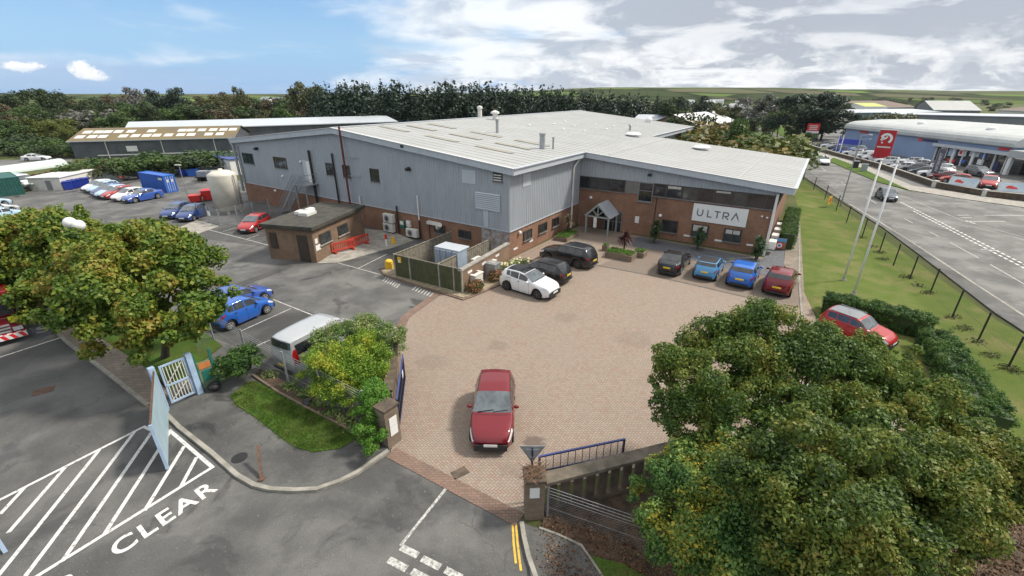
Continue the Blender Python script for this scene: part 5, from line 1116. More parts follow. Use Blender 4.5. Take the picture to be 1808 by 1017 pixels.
# left maples
photo_tree('maple_tree', 'broad rounded maple with yellowing top beside the block path', 'tree', G(292, 632),
           [(250, 465, 22, 95), (165, 455, 23, 80), (325, 470, 22, 78), (365, 520, 21, 52), (200, 535, 20.6, 100), (300, 550, 20, 85), (250, 590, 19.6, 62), (150, 510, 21.5, 72), (335, 580, 20, 48), (240, 425, 22.8, 52), (290, 600, 19.4, 62), (210, 580, 19.9, 66), (345, 560, 20.3, 58), (120, 500, 22, 60), (385, 500, 21.2, 40)], 85000, .165, LM['maple'], 21, .20, 260, .22, aspect=.8)
photo_tree('maple_tree', 'left maple half out of frame with twin white globe lamp in it', 'tree', G(80, 545),
           [(100, 425, 27, 72), (40, 440, 27, 74), (60, 490, 26, 62), (130, 402, 28, 40), (95, 525, 25.6, 58), (15, 425, 28, 55), (165, 415, 27.6, 40), (60, 395, 28, 42), (-30, 450, 27, 70), (60, 530, 25.5, 50), (120, 550, 25, 55), (150, 390, 28.3, 36)], 62000, .18, LM['maple'], 22, .2, 190, .23, aspect=.8)
# hedge mass by the gate wall
photo_tree('hedge', 'dark variegated rounded hedge behind the gate wall', 'hedge', G(650, 640), [(590, 600, 21.5, 46), (650, 592, 22, 46), (690, 598, 21.4, 34), (620, 585, 22.4, 30), (560, 610, 21, 30), (650, 625, 21.4, 46), (600, 630, 21, 40), (692, 615, 21.2, 30)], 42000, .08, LM['varieg'], 31, .05, 190, .24, False, shell=.1)
photo_tree('hedge', 'golden green rounded hedge bush beside the silver camper van', 'hedge', G(630, 690), [(600, 645, 19.9, 56), (652, 642, 19.8, 50), (640, 615, 20.4, 42), (570, 635, 20.4, 36), (560, 660, 20, 34), (620, 675, 19.3, 46), (652, 680, 19.1, 42), (590, 690, 19.2, 42), (630, 705, 18.8, 38)], 52000, .08, LM['goldhedge'], 32, .05, 220, .24, False, shell=.1)
photo_tree('ivy', 'bright green ivy growing over the left gate pillar', 'climber', G(672, 792), [(662, 706, 18.0, 34), (645, 735, 17.7, 30), (668, 728, 17.5, 24), (645, 760, 17.3, 26), (662, 768, 16.9, 22), (664, 690, 18.3, 28), (650, 785, 16.8, 24)], 22000, .075, LM['ivy'], 33, .03, 90, .3, False, shell=.2)
photo_tree('shrub', 'sprawling dark green shrub beside the green information board', 'shrub', G(420, 668), [(415, 640, 21.3, 32), (440, 625, 21.7, 26), (395, 655, 20.9, 22), (432, 658, 20.9, 22), (455, 640, 21.3, 18)], 7000, .12, LM['hedge'], 34, .04, 40, .35, False)
for i, (px, py, lb, lm, n) in enumerate(((838, 508, 'small red and green bush at the corner of the brick enclosure wall', 'rosy', 1800), (896, 478, 'cream flowering bush behind the white crossover', 'varieg', 3000), (873, 489, 'pinkish bush between the enclosure wall and the white crossover', 'rosy', 1400))):
    p = G(px, py + 8); r = thing('shrub', lb, 'shrub', p); q = [(0, 0, .42, .5, .5, .45), (.25, .2, .5, .4, .4, .4)] if i != 1 else [(0, 0, .5, .6, .6, .5), (.6, .35, .6, .6, .6, .5), (1.2, .8, .55, .6, .6, .5)]
    add_mesh('foliage', leafmesh('foliage', q, n, .12, LM[lm], 40 + i, .4), r)
    if i == 1:
        b = MB(); g = random.Random(4)
        for _ in range(34): c = random.choice(q); b.ball((c[0] + g.uniform(-.5, .5), c[1] + g.uniform(-.4, .4), c[2] + g.uniform(.2, .5)), g.uniform(.07, .13), 7)
        b.build('flowers', M['petal'], r)['kind'] = 'stuff'
        b = MB()
    b = MB(); b.cyl((0, 0, 0), (0.05, 0, .4), .03, .02); b.build('stems', M['bark'], r)
# weeds along the fence bed
p = G(560, 735); r = tag(add_mesh('weeds', leafmesh('weeds', [((G(x, y) - p).x, (G(x, y) - p).y, .22, .45, .3, .25) for x, y in ((515, 688), (540, 702), (565, 718), (590, 735), (612, 748), (632, 762), (648, 772), (480, 668), (655, 785))], 3800, .10, LM['varieg'], 51, .2), None, p), 'weedy plants along the foot of the chain link fence', 'plants', kind='stuff')
# clipped L-shaped hedge on the lawn
def clipped(name, label, pts, wdt, h, seed, n):
    P = [G(*q) for q in pts]; root = thing(name, label, 'hedge', P[0]); b = MB(); g = np.random.default_rng(seed); Lm = []
    for a, c in zip(P[:-1], P[1:]):
        d = (c - a); l = d.length; d.normalize(); nv = Vector((-d.y, d.x, 0)); m_ = int(l / .5)
        b.beam(a - P[0] + Vector((0, 0, h * .46)), c - P[0] + Vector((0, 0, h * .46)), wdt * .8, h * .88)
        k = int(l * 60)
        for _ in range(k):
            s, f = g.random() * l, g.random(); q = a - P[0] + d * s
            if f < .45: q = q + nv * (g.random() - .5) * wdt + Vector((0, 0, h * (.96 + .04 * g.random())))
            else: q = q + nv * (.5 if g.random() < .5 else -.5) * wdt * .97 + Vector((0, 0, h * g.random()))
            Lm.append((q.x, q.y, q.z, .16))
    b.build('core', LM['dark'], root); add_mesh('foliage', leafmesh('foliage', Lm, n, .085, LM['hedge'], seed, .2), root)
clipped('hedge', 'clipped green hedge running along the bright red car on the lawn', [(1450, 548), (1550, 572), (1640, 596)], 1.25, 1.15, 61, 30000)
clipped('hedge', 'clipped green hedge arm at the end of the lawn bay pointing at the trees', [(1640, 612), (1690, 690), (1740, 770)], 1.35, 1.1, 62, 30000)
clipped('hedge', 'rounded dark hedge along the office end wall beside the path', [(1386, 440), (1392, 408), (1396, 390)], 1.2, 1.5, 63, 14000)
# cordylines
def cordyline(px, py, h, label, lm, nb=85, bl=.75, heads=1, seed=1):
    p = G(px, py); root = thing('cordyline', label, 'plant', (p.x, p.y, .03 if h < 3 else 0)); g = random.Random(seed); b = MB(); t_ = MB()
    for q in range(heads):
        zt = h * (1 - .27 * q); o = Vector((g.uniform(-.25, .25) * (q > 0), g.uniform(-.2, .2) * (q > 0), 0)); t_.cyl(o * .3, o + Vector((0, 0, zt)), .085, .06, 8)
        for _ in range(nb):
            az_ = g.uniform(0, 6.283); e = g.uniform(-.5, 1.4); d = Vector((math.cos(az_) * math.cos(e), math.sin(az_) * math.cos(e), math.sin(e))); s = d.cross(Vector((0, 0, 1))).normalized() * .042; L_ = bl * g.uniform(.7, 1.1)
            a0 = o + Vector((0, 0, zt + g.uniform(-.25, .1))); a1 = a0 + d * L_ * .5; a2 = a0 + d * L_ * .92 - Vector((0, 0, .22 * L_))
            b.add([a0 - s, a0 + s, a1 + s * 1.2, a1 - s * 1.2, a2], [(0, 1, 2, 3), (3, 2, 4)])
    b.build('blades', LM[lm], root); t_.build('stem', M['bark'], root); return root
cordyline(1155, 430, 1.75, 'green spiky cordyline against the office wall left of the first window', 'cord', 120, .8, 3, 1)
cordyline(1231, 442, 1.65, 'green spiky cordyline in front of the middle office window', 'cord', 120, .8, 3, 2)
cordyline(1334, 458, 1.55, 'green spiky cordyline at the right end of the office sign', 'cord', 120, .8, 3, 3)
cordyline(1002, 416, 1.55, 'straw coloured spiky cordyline at the inner corner of the hall', 'strawcord', 90, .8, 1, 4)
# prototypes of distant trees, copied many times
def crownproto(kind, seed, n, leaf, lm, H, Wd):
    g = random.Random(seed); L = []
    if kind == 'conifer':
        for i in range(26): f = i / 25; r = Wd * .52 * (1 - f ** 2.2) * g.uniform(.8, 1.1) + .25; L.append((g.uniform(-.25, .25) * r, g.uniform(-.25, .25) * r, H * (.06 + .95 * f), r, r, H * .06))
        cl = subclumps(L, 170, .40, seed, 1.5)
    elif kind == 'pine':
        for i in range(16): L.append((g.uniform(-.42, .42) * Wd, g.uniform(-.42, .42) * Wd, H * g.uniform(.30, .92), Wd * .20, Wd * .20, H * .09))
        cl = subclumps(L, 90, .5, seed, .55)
    elif kind == 'bush':
        for i in range(8): L.append((g.uniform(-.4, .4) * Wd, g.uniform(-.4, .4) * Wd, H * g.uniform(.25, .65), Wd * .26, Wd * .26, H * .30))
        cl = subclumps(L, 70, .4, seed)
    else:
        for i in range(13): a_ = g.uniform(0, 6.28); rr = g.uniform(.05, .36) * Wd; L.append((math.cos(a_) * rr, math.sin(a_) * rr, H * g.uniform(.16, .82), Wd * .23, Wd * .23, H * .2))
        cl = subclumps(L, 110, .38, seed)
    global FLOOR; FLOOR = .02; me = leafmesh('crown', cl, n, leaf, LM[lm], seed, .3, .7); FLOOR = -50.0
    b = MB(); limbs(b, (0, 0, 0), [(l[0], l[1], l[2]) for l in L[::3]], .018 * H, seed, .4); tm = bpy.data.meshes.new('trunk'); tm.from_pydata(b.v, [], b.f); tm.materials.append(M['bark'])
    return me, tm, H
PT = {}
for k in range(3): PT['conifer%d' % k] = crownproto('conifer', 70 + k, 5200, .62, 'conifer', 14.0, 7.5)
for k in range(4): PT['broad%d' % k] = crownproto('broad', 80 + k, 5000, .52, 'dark', 12.0, 11.5)
for k in range(3): PT['bush%d' % k] = crownproto('bush', 90 + k, 1800, .30, 'green', 4.0, 5.5)
for k in range(2): PT['pine%d' % k] = crownproto('pine', 95 + k, 9000, .50, 'conifer', 14.0, 13.0)
def far_tree(proto, lm, px, pytop, Y, wscale, label, name='tree', group=None, minh=2.0, cat='tree'):
    p = at_y(px, pytop, Y); h = max(minh, p.z); me, tm, H = PT[proto]
    r = thing(name, label, cat, (p.x, Y, -.02), random.uniform(0, 6.28), group); s = h * (1.10 if 'conifer' in proto else 1.05) / H; r.scale = (s * wscale, s * wscale, s)
    o = add_mesh('crown', me, r); o.material_slots[0].link = 'OBJECT'; o.material_slots[0].material = LM[lm]; add_mesh('trunk', tm, r); return r
rn = random.Random(5)
# conifer belt behind the hall
prof = [(555, 152), (575, 150), (600, 148), (640, 147), (690, 146), (735, 152), (752, 158), (775, 146), (800, 147), (830, 150), (850, 146), (880, 150), (930, 153), (1000, 158), (1060, 161), (1110, 164), (1160, 172), (1185, 182)]
x = 556
while x < 1192:
    y = float(np.interp(x, [q[0] for q in prof], [q[1] for q in prof])) + rn.uniform(-2.5, 3.5); far_tree('conifer%d' % rn.randrange(3), 'conifer', x, y, rn.uniform(150, 172), rn.uniform(.9, 1.2), 'tall dark conifer in the dense belt behind the hall', 'conifer', 'conifers in the belt behind the hall'); x += rn.uniform(13, 20)
LAB = {'dark': 'dark green broadleaf tree in the woodland left of the hall', 'olive': 'olive green broadleaf tree in the woodland left of the hall', 'brown': 'brownish broadleaf tree in the woodland left of the hall', 'green': 'mid green broadleaf tree in the woodland left of the hall', 'lime': 'yellow green rounded tree at the front of the woodland', 'grey': 'pale greyish tree among the woodland left of the hall'}
GR = lambda k: k + ' trees in the woodland left of the hall'
sil = [(-20, 166), (10, 162), (40, 160), (70, 158), (95, 158), (110, 163), (130, 172), (160, 173), (180, 168), (205, 166), (245, 166), (300, 170), (330, 173), (355, 168), (385, 164), (410, 166), (450, 170), (480, 174), (510, 173), (540, 168)]
x = -25
while x < 545:
    y = float(np.interp(x, [q[0] for q in sil], [q[1] for q in sil])) + rn.uniform(-3, 4); k = 'dark' if x < 110 else rn.choice(['dark', 'olive', 'brown', 'olive']); far_tree('broad%d' % rn.randrange(4), k, x, y, rn.uniform(185, 205), rn.uniform(.9, 1.3), LAB[k], 'woodland_tree', GR(k)); x += rn.uniform(22, 32)
for px, py, k, w_, lb in ((230, 150, 'grey', .8, 'slender grey leaning tree standing above the woodland skyline'), (262, 153, 'conifer', .7, 'dark wind shaped pine on the woodland skyline, left of a pair'), (297, 150, 'conifer', .8, 'dark wind shaped pine on the woodland skyline, right of a pair'), (419, 149, 'olive', .55, 'tall thin tree rising above the woodland skyline'), (535, 144, 'olive', 1.0, 'tall greyish green tree at the left end of the conifer belt'), (553, 148, 'olive', .9, 'greyish green tree against the first conifers of the belt')): far_tree('broad%d' % rn.randrange(4), k, px, py, 182, w_, lb, 'woodland_tree')
for Y0, ylo, yhi, x0, x1, st in ((165, 176, 192, -25, 560, 27), (146, 190, 212, -25, 230, 24), (130, 206, 232, -25, 128, 22)):
    x = x0
    while x < x1:
        k = rn.choice(['dark', 'green', 'olive', 'brown', 'dark', 'green'] if Y0 > 140 else ['green', 'lime', 'dark', 'lime', 'olive']); far_tree('broad%d' % rn.randrange(4), k, x, rn.uniform(ylo, yhi), Y0 + rn.uniform(-8, 8), rn.uniform(1.0, 1.5), LAB[k], 'woodland_tree', GR(k)); x += st * rn.uniform(.75, 1.2)
far_tree('broad1', 'lime', 62, 208, 118, 1.2, 'round yellow green tree in front of the woodland above the lane', 'woodland_tree'); far_tree('broad2', 'lime', 112, 222, 112, 1.1, 'low yellow green tree beside the end of the dark warehouse', 'woodland_tree')
far_tree('broad0', 'green', 15, 222, 112, 1.3, 'dark rounded tree at the left edge above the lane', 'woodland_tree'); far_tree('bush1', 'grey', 158, 188, 140, 1.1, 'silvery white leaved bush shining in the woodland', 'woodland_tree')
# bushes between the car park and the warehouse
for i, (px, py, w_, k) in enumerate(((150, 282, 1.2, 'olive'), (172, 276, 1.3, 'green'), (190, 284, 1.2, 'green'), (235, 276, 1.2, 'dark'), (262, 272, 1.1, 'green'), (282, 266, 1.2, 'green'), (300, 272, 1.2, 'dark'), (322, 270, 1.2, 'dark'), (345, 266, 1.3, 'green'), (368, 264, 1.3, 'dark'), (388, 264, 1.1, 'green'), (128, 292, .9, 'lime'))):
    far_tree('bush%d' % (i % 3), k, px, py, 72 + (px - 150) * .04, w_ * 1.3, {'olive': 'olive bush beside the pale shed in the yard', 'green': 'green bush in the scrub between the yard and the warehouse', 'dark': 'dark bush in the scrub between the yard and the warehouse', 'lime': 'lime green bush behind the pale shed'}[k], 'bush', k + ' bushes behind the yard', 1.5, 'bush')
for px, py, Y, w_, k in ((20, 246, 104, 1.5, 'green'), (48, 250, 103, 1.5, 'dark'), (75, 248, 102, 1.5, 'green'), (100, 252, 101, 1.4, 'dark'), (122, 256, 100, 1.3, 'green'), (5, 252, 104, 1.4, 'dark'), (35, 236, 108, 1.6, 'dark'), (90, 238, 108, 1.6, 'green')): far_tree('bush%d' % (px % 3), k, px, py, Y, w_ * 1.2, {'green': 'green bush on the bank above the lane', 'dark': 'dark bush on the bank above the lane'}[k], 'bush', k + ' bushes on the bank above the lane', 1.5, 'bush')
for px, py, Y, lb in ((65, 306, 74, 'dark red bush in front of the pale tube'), (95, 296, 76, 'purple bush at the end of the pale tube')): far_tree('bush0', 'redleaf', px, py, Y, 1.1, lb, 'bush', None, 1.0, 'bush')
# behind and right of the office roof
for i, (px, py, Y, w_, k, pr_, lb) in enumerate(((1195, 172, 150, 1.1, 'dark', 'broad0', 'dark tree right of the conifer belt end'), (1232, 168, 148, 1.0, 'conifer', 'broad1', 'dark evergreen behind the white shed roof'), (1262, 184, 146, 1.0, 'olive', 'broad2', 'olive tree right of the dark evergreen'), (1212, 192, 120, .9, 'dark', 'bush1', 'low dark bush left of the white shed roof'),
        (1246, 240, 68, .85, 'autumn', 'bush0', 'orange tinted shrub behind the office roof, leftmost'), (1275, 228, 72, 1.0, 'autumn', 'bush1', 'tall orange green shrub behind the office roof'), (1300, 208, 76, .7, 'green', 'broad0', 'upright green tree behind the office roof'), (1322, 212, 78, .7, 'lime', 'broad3', 'yellow green tree behind the office roof beside the road'), (1340, 242, 70, 1.1, 'lime', 'bush2', 'yellow green shrub behind the office roof'), (1356, 246, 68, 1.0, 'lime', 'bush0', 'lime green shrub behind the office roof'), (1376, 268, 62, .7, 'green', 'bush1', 'green shrub at the roof corner beside the road'),
        (1345, 165, 175, 1.25, 'grey', 'broad1', 'pale grey willow like tree across the road'), (1315, 196, 185, .8, 'dark', 'broad3', 'dark tree behind the pale grey tree'), (1402, 205, 140, .8, 'green', 'broad2', 'green tree at the foot of the large pine'), (1436, 232, 128, .8, 'green', 'bush2', 'rounded bush under the large pine by the road'), (1585, 196, 170, 1.6, 'olive', 'bush1', 'olive shrub behind the curved showroom roof'))): far_tree(pr_, k, px, py, Y, w_, lb, 'tree' if pr_[0] != 'b' or pr_[1] == 'r' else 'bush', None, 1.5)
for px, py, Y, w_, k, lb in ((1262, 214, 78, 1.2, 'autumn', 'orange green bush in the thicket behind the office roof'), (1285, 222, 74, 1.3, 'green', 'green bush in the thicket behind the office roof'), (1312, 226, 73, 1.3, 'lime', 'yellow green bush in the thicket behind the office roof'), (1335, 226, 74, 1.2, 'green', 'green bush in the thicket behind the office roof'), (1355, 236, 72, 1.2, 'lime', 'yellow green bush in the thicket behind the office roof'), (1300, 246, 68, 1.3, 'lime', 'yellow green bush in the thicket behind the office roof'), (1270, 240, 68, 1.2, 'autumn', 'orange green bush in the thicket behind the office roof'), (1352, 256, 66, 1.0, 'lime', 'yellow green bush in the thicket behind the office roof'), (1240, 224, 80, 1.2, 'autumn', 'orange green bush in the thicket behind the office roof')): far_tree('bush%d' % (px % 3), k, px, py, Y, w_ * 1.15, lb, 'bush', k + ' bushes in the thicket behind the office', 1.5, 'bush')
x = 1180
while x < 1510:
    k = rn.choice(['dark', 'olive', 'green', 'dark']); far_tree('broad%d' % rn.randrange(4), k, x, rn.uniform(178, 190), rn.uniform(215, 270), rn.uniform(1.1, 1.6), {'dark': 'dark tree in the far belt beyond the road', 'olive': 'olive tree in the far belt beyond the road', 'green': 'green tree in the far belt beyond the road'}[k], 'tree', k + ' trees in the far belt beyond the road'); x += rn.uniform(12, 20)
for px, py, Y, k, lb in ((1330, 206, 165, 'dark', 'dark bushy tree left of the road bend'), (1372, 196, 160, 'green', 'green bushy tree between the grey tree and the pines'), (1352, 208, 150, 'olive', 'olive bushy tree below the pale grey tree'), (1408, 222, 150, 'dark', 'dark bushy tree below the left pine'), (1500, 196, 150, 'conifer', 'dense dark evergreen at the right foot of the large pine'), (1462, 166, 139, 'conifer', 'dense dark evergreen crown inside the large pine')): far_tree('broad%d' % (px % 4), k, px, py, Y, 1.15, lb, 'tree')
far_tree('pine0', 'conifer', 1388, 172, 138, .85, 'dark pine left of the larger spreading pine', 'pine'); far_tree('pine1', 'conifer', 1472, 160, 138, 1.25, 'large spreading black green pine left of the showroom', 'pine'); far_tree('pine0', 'conifer', 1445, 168, 141, .9, 'dark pine directly behind the larger spreading pine', 'pine')
for i in range(46):
    px = rn.uniform(1150, 1808); Y = rn.uniform(330, 700); p = at_y(px, 170, Y); me, tm, H = PT['broad%d' % (i % 4)]; k = rn.choice(['dark', 'olive', 'dark'])
    r = thing('hedgerow_tree', 'small dark hedgerow tree on the distant fields', 'tree', (p.x, Y, hf(p.x, Y) - .5), rn.uniform(0, 6), 'hedgerow trees on the distant fields'); r.scale = (rn.uniform(.6, 1.4),) * 2 + (rn.uniform(.35, .6),); o = add_mesh('crown', me, r); o.material_slots[0].link = 'OBJECT'; o.material_slots[0].material = LM[k]
# ------------------------------------------------------------------ street furniture near the camera
V = Vector
def chain_fence(name, label, pts, posts, h, post_m='galv', mesh_m='galv', sp=.13, wire=.006, barbs=0, top_rail=False, pr=.035, lean=0):
    P = [G(*q) if not isinstance(q, Vector) else q for q in pts]; root = thing(name, label, 'fence', P[0]); O_ = P[0]
    b = MB()
    for a, c in zip(P[:-1], P[1:]):
        d = c - a; L_ = d.length; d.normalize(); s = -h
        while s < L_:
            for sg_ in (0, 1):
                s0, s1 = (s, s + h); z0, z1 = (0.05, h)
                if s0 < 0: z0 += -s0 * (h - .05) / h; s0 = 0
                if s1 > L_: z1 -= (s1 - L_) * (h - .05) / h; s1 = L_
                if s1 - s0 > .02:
                    if sg_: z0, z1 = h + .05 - z0, h + .05 - z1
                    p, q = a + d * s0 + V((0, 0, z0)) - O_, a + d * s1 + V((0, 0, z1)) - O_; w_ = V((0, 0, wire / 2)); b.add([p - w_, q - w_, q + w_, p + w_], [(0, 1, 2, 3)])
            s += sp
        for z in (.06, h * .5, h): b.beam(a + V((0, 0, z)) - O_, c + V((0, 0, z)) - O_, .008, .008)
    b.build('mesh', M[mesh_m], root)
    for k in range(barbs):
        b = MB()
        for a, c in zip(P[:-1], P[1:]):
            b.beam(a + V((0, 0, h + .12 + .13 * k)) - O_, c + V((0, 0, h + .12 + .13 * k)) - O_, .012, .012); L_ = (c - a).length
            for i in range(int(L_ / .16)): q = a.lerp(c, (i + .5) * .16 / L_) + V((0, 0, h + .12 + .13 * k)) - O_; b.beam(q - V((.02, .01, .03)), q + V((.02, -.01, .03)), .006, .006)
        b.build('barbed_wire', M['galv'], root)
    for q in posts:
        p = (G(*q) if not isinstance(q, Vector) else q) - O_; b = MB(); b.box(p.x - pr, p.x + pr, p.y - pr, p.y + pr, 0, h + .04 + (.42 if barbs else 0)); b.build('post', M[post_m], root)
    return root
def brickpier(label, px, w_, d_, h, yaw, cap=True, m='wallbrick'):
    p = G(*px); root = thing('gate_pillar', label, 'pillar', p, yaw); b = MB(); b.box(-w_ / 2, w_ / 2, -d_ / 2, d_ / 2, 0, h); b.build('shaft', M[m], root)
    b = MB(); b.box(-w_ / 2 - .05, w_ / 2 + .05, -d_ / 2 - .05, d_ / 2 + .05, h, h + .10); b.build('cap', M['darkconc'], root, bevel=.02); return root
gl = math.atan2((G(917, 918) - G(690, 797)).y, (G(917, 918) - G(690, 797)).x)
lp = brickpier('left gate pillar of weathered brick with two white notices, overgrown with ivy', (690, 780), .66, .55, 1.75, hd((687, 795), (704, 782))); b = MB(); b.box(-.16, .20, -.30, -.275, .95, 1.35); b.box(-.16, .20, -.30, -.275, .52, .92); b.build('notice', M['white'], lp)
rp = brickpier('right gate pillar of weathered brick with one white notice and dead creeper on top', (942, 905), .62, .58, 1.62, R(3)); b = MB(); b.box(-.17, .14, -.325, -.29, 1.02, 1.42); b.build('notice', M['white'], rp)
bm = MB(); g = random.Random(3)
for _ in range(90):
    a = V((g.uniform(-.3, .3), g.uniform(-.3, .3), 1.7 + g.uniform(0, .25))); bm.beam(a, a + V((g.uniform(-.35, .35), g.uniform(-.35, .35), g.uniform(-.5, .3))), .012, .012)
bm.build('dead_creeper', mat('dead_creeper', (.20, .11, .06), .95), rp)
# triangular road sign seen from behind
p = G(938, 890); ts = thing('road_sign', 'grey back of a triangular give way sign on the right gate pillar', 'road sign', (p.x, p.y + .12, 0)); b = MB(); b.cyl((0, 0, 0), (0, 0, 2.35), .035); b.build('post', M['navy'], ts)
b = MB(); b.add([(-.42, -.0, 2.42), (.42, 0, 2.42), (0, 0, 1.72), (-.42, .02, 2.42), (.42, .02, 2.42), (0, .02, 1.72)], [(0, 1, 2), (5, 4, 3), (0, 3, 4, 1), (1, 4, 5, 2), (2, 5, 3, 0)]); b.build('sign_plate', M['galv'], ts)
for q_ in ((-.2, .2, -.03, -.002, 2.26, 2.3), (-.1, .1, -.03, -.002, 1.95, 1.99)): b = MB(); b.box(*q_); b.build('bracket', M['galv'], ts)
# wall with concrete pales right of the entrance
w0, w1 = G(960, 905), G(1235, 830); wd_ = (w1 - w0).normalized(); wl = (w1 - w0).length; yw = math.atan2(wd_.y, wd_.x)
pw = thing('concrete_wall', 'low weathered wall of upright concrete pales with gaps and a heavy concrete coping', 'wall', w0, yw); WH = 1.55
b = MB(); b.box(0, wl, -.14, .14, 0, .22); b.build('base_course', M['darkconc'], pw)
n_ = int(wl / .46)
for i in range(n_): b = MB(); b.box(.12 + i * .46, .12 + i * .46 + .30, -.045, .045, .22, WH - .14); b.build('pale', M['darkconc'], pw)
b = MB(); b.box(-.05, wl + .1, -.24, .24, WH - .14, WH); b.build('coping', M['conc'] if False else mat('stained_coping', (.19, .16, .125), .95, 0, .5, 1.6, (.10, .085, .065), .5, 26), pw, bevel=.02)
# blue topped railing (an opened gate leaf) behind that wall
ra, rb_ = G(950, 838), G(1100, 806); rd = (rb_ - ra); ry = math.atan2(rd.y, rd.x); rl = rd.length
gt = thing('gate', 'low gate leaf of thin dark bars with blue top rail folded behind the concrete wall', 'gate', (ra.x, ra.y, .02), ry); b = MB(); b.box(0, rl, -.035, .035, .80, .86); b.build('top_rail', M['railblue'], gt)
b = MB(); b.box(0, rl, -.02, .02, .10, .15); b.build('bottom_rail', M['navy'], gt)
for x in (0, rl - .07): b = MB(); b.box(x, x + .07, -.035, .035, 0, .80); b.build('stile', M['navy'], gt)
b = MB()
for i in range(1, 12): x = i * rl / 12; b.box(x - .010, x + .010, -.010, .010, .15, .80)
b.build('bars', M['navy'], gt)
# left wall and opened dark gate
q0, q1 = G(696, 752), G(708, 640); ld = (q1 - q0); ly = math.atan2(ld.y, ld.x); ll = ld.length
lw_ = thing('brick_wall', 'weathered brick boundary wall with coping running back from the left gate pillar', 'wall', q0, ly); b = MB(); b.box(.3, ll, -.02, .28, 0, 1.5); b.build('wall', M['wallbrick'], lw_); b = MB(); b.box(.3, ll + .05, -.07, .33, 1.5, 1.6); b.build('coping', M['darkconc'], lw_)
b = MB(); b.lathe([(.14, 1.6), (.20, 1.66), (.08, 1.72), (.10, 1.85), (.16, 1.95), (.12, 2.1), (.03, 2.15)], (ll - .1, .13, 0), 12); tag(b.build('stone_ornament', M['conc'], loc=q0, rotz=ly), 'small stone urn ornament on the far end of the brick boundary wall', 'ornament')
g0, g1 = G(706, 752), G(716, 668); gd = g1 - g0; gy = math.atan2(gd.y, gd.x); gL = gd.length
og = thing('gate', 'tall dark steel gate leaf folded open against the brick boundary wall', 'gate', (g0.x, g0.y, .02), gy); b = MB(); b.box(0, gL, -.03, .03, 1.28, 1.34); b.build('top_rail', M['railblue'], og); b = MB(); b.box(0, gL, -.03, .03, .08, .14); b.box(0, gL, -.03, .03, .68, .72); b.build('rails', M['navy'], og)
b = MB()
for i in range(26): x = i * gL / 25; b.box(x - .014, x + .014, -.014, .014, .08, 1.28)
b.build('bars', M['black'], og); b = MB(); b.box(gL * .62, gL * .62 + .3, -.05, -.035, .85, 1.15); b.build('notice', M['white'], og)
# chain link fence by the camper van
chain_fence('chain_link_fence', 'tall galvanised chain link fence with barbed wire beside the camper van', [(352, 628), (378, 600), (440, 642), (512, 685), (573, 718), (652, 762)], [(378, 600), (440, 642), (512, 685), (573, 718), (650, 760)], 1.55, sp=.11, wire=.007, barbs=3)
# fire station gate: sheet gate swung open, pedestrian gate, posts
s0, s1 = G(298, 725), G(297, 829); sd_ = s1 - s0; sy_ = math.atan2(sd_.y, sd_.x); sl_ = sd_.length; gh = hgt(269, 657, 298, 725)
gp = thing('sheet_gate', 'pale blue steel sheet gate leaf swung open across the hatched road marking', 'gate', (s0.x, s0.y, .03), sy_)
b = MB(); b.box(.1, sl_, -.02, .02, .05, gh); b.build('sheet', M['panelblue'], gp); b = MB(); b.box(.1, sl_, -.03, .03, gh, gh + .05); b.build('top_edge', M['rust'], gp); 
for q_ in ((sl_ - .02, sl_ + .06, -.05, .05, .03, gh + .02), (.1, .17, -.05, .05, .03, gh)): b = MB(); b.box(*q_); b.build('stile', M['ltblue'], gp)
b = MB()
for z in (.35, 1.0, 1.6): b.box(.2, sl_ - .05, -.07, -.02, z, z + .06)
b.build('rails', M['ltblue'], gp)
k0, k1 = G(299, 722), G(354, 697); kd = k1 - k0; ky = math.atan2(kd.y, kd.x); kl = kd.length
pg = thing('pedestrian_gate', 'pale blue barred pedestrian gate between two square posts', 'gate', (k0.x, k0.y, .1), ky)
for x in (-.12, kl): b = MB(); b.box(x - .10, x + .12, -.11, .11, -.05, gh + .08); b.build('post', M['ltblue'], pg)
b = MB(); A0, A1, T0 = .14, kl - .14, gh - .02
for z in (.12, gh * .47, T0 - .08): b.box(A0, A1, -.03, .03, z, z + .08)
for x in (A0, A1 - .07): b.box(x, x + .07, -.03, .03, .2, T0 - .08)
b.build('gate_frame', M['ltblue'], pg); b = MB()
for i in range(1, 8): x = A0 + i * (A1 - A0) / 8; b.box(x - .016, x + .016, -.014, .014, .2, T0 - .05)
b.beam((A0 + .05, .02, .2), (A1 - .05, .02, gh * .47), .035, .03); b.beam((A0 + .05, .02, gh * .5), (A1 - .05, .02, T0 - .08), .035, .03); b.build('bars', M['offwhite'], pg); b = MB(); b.box(A1 - .02, A1 + .06, -.07, -.03, 1.0, 1.2); b.build('lock', M['galv'], pg)
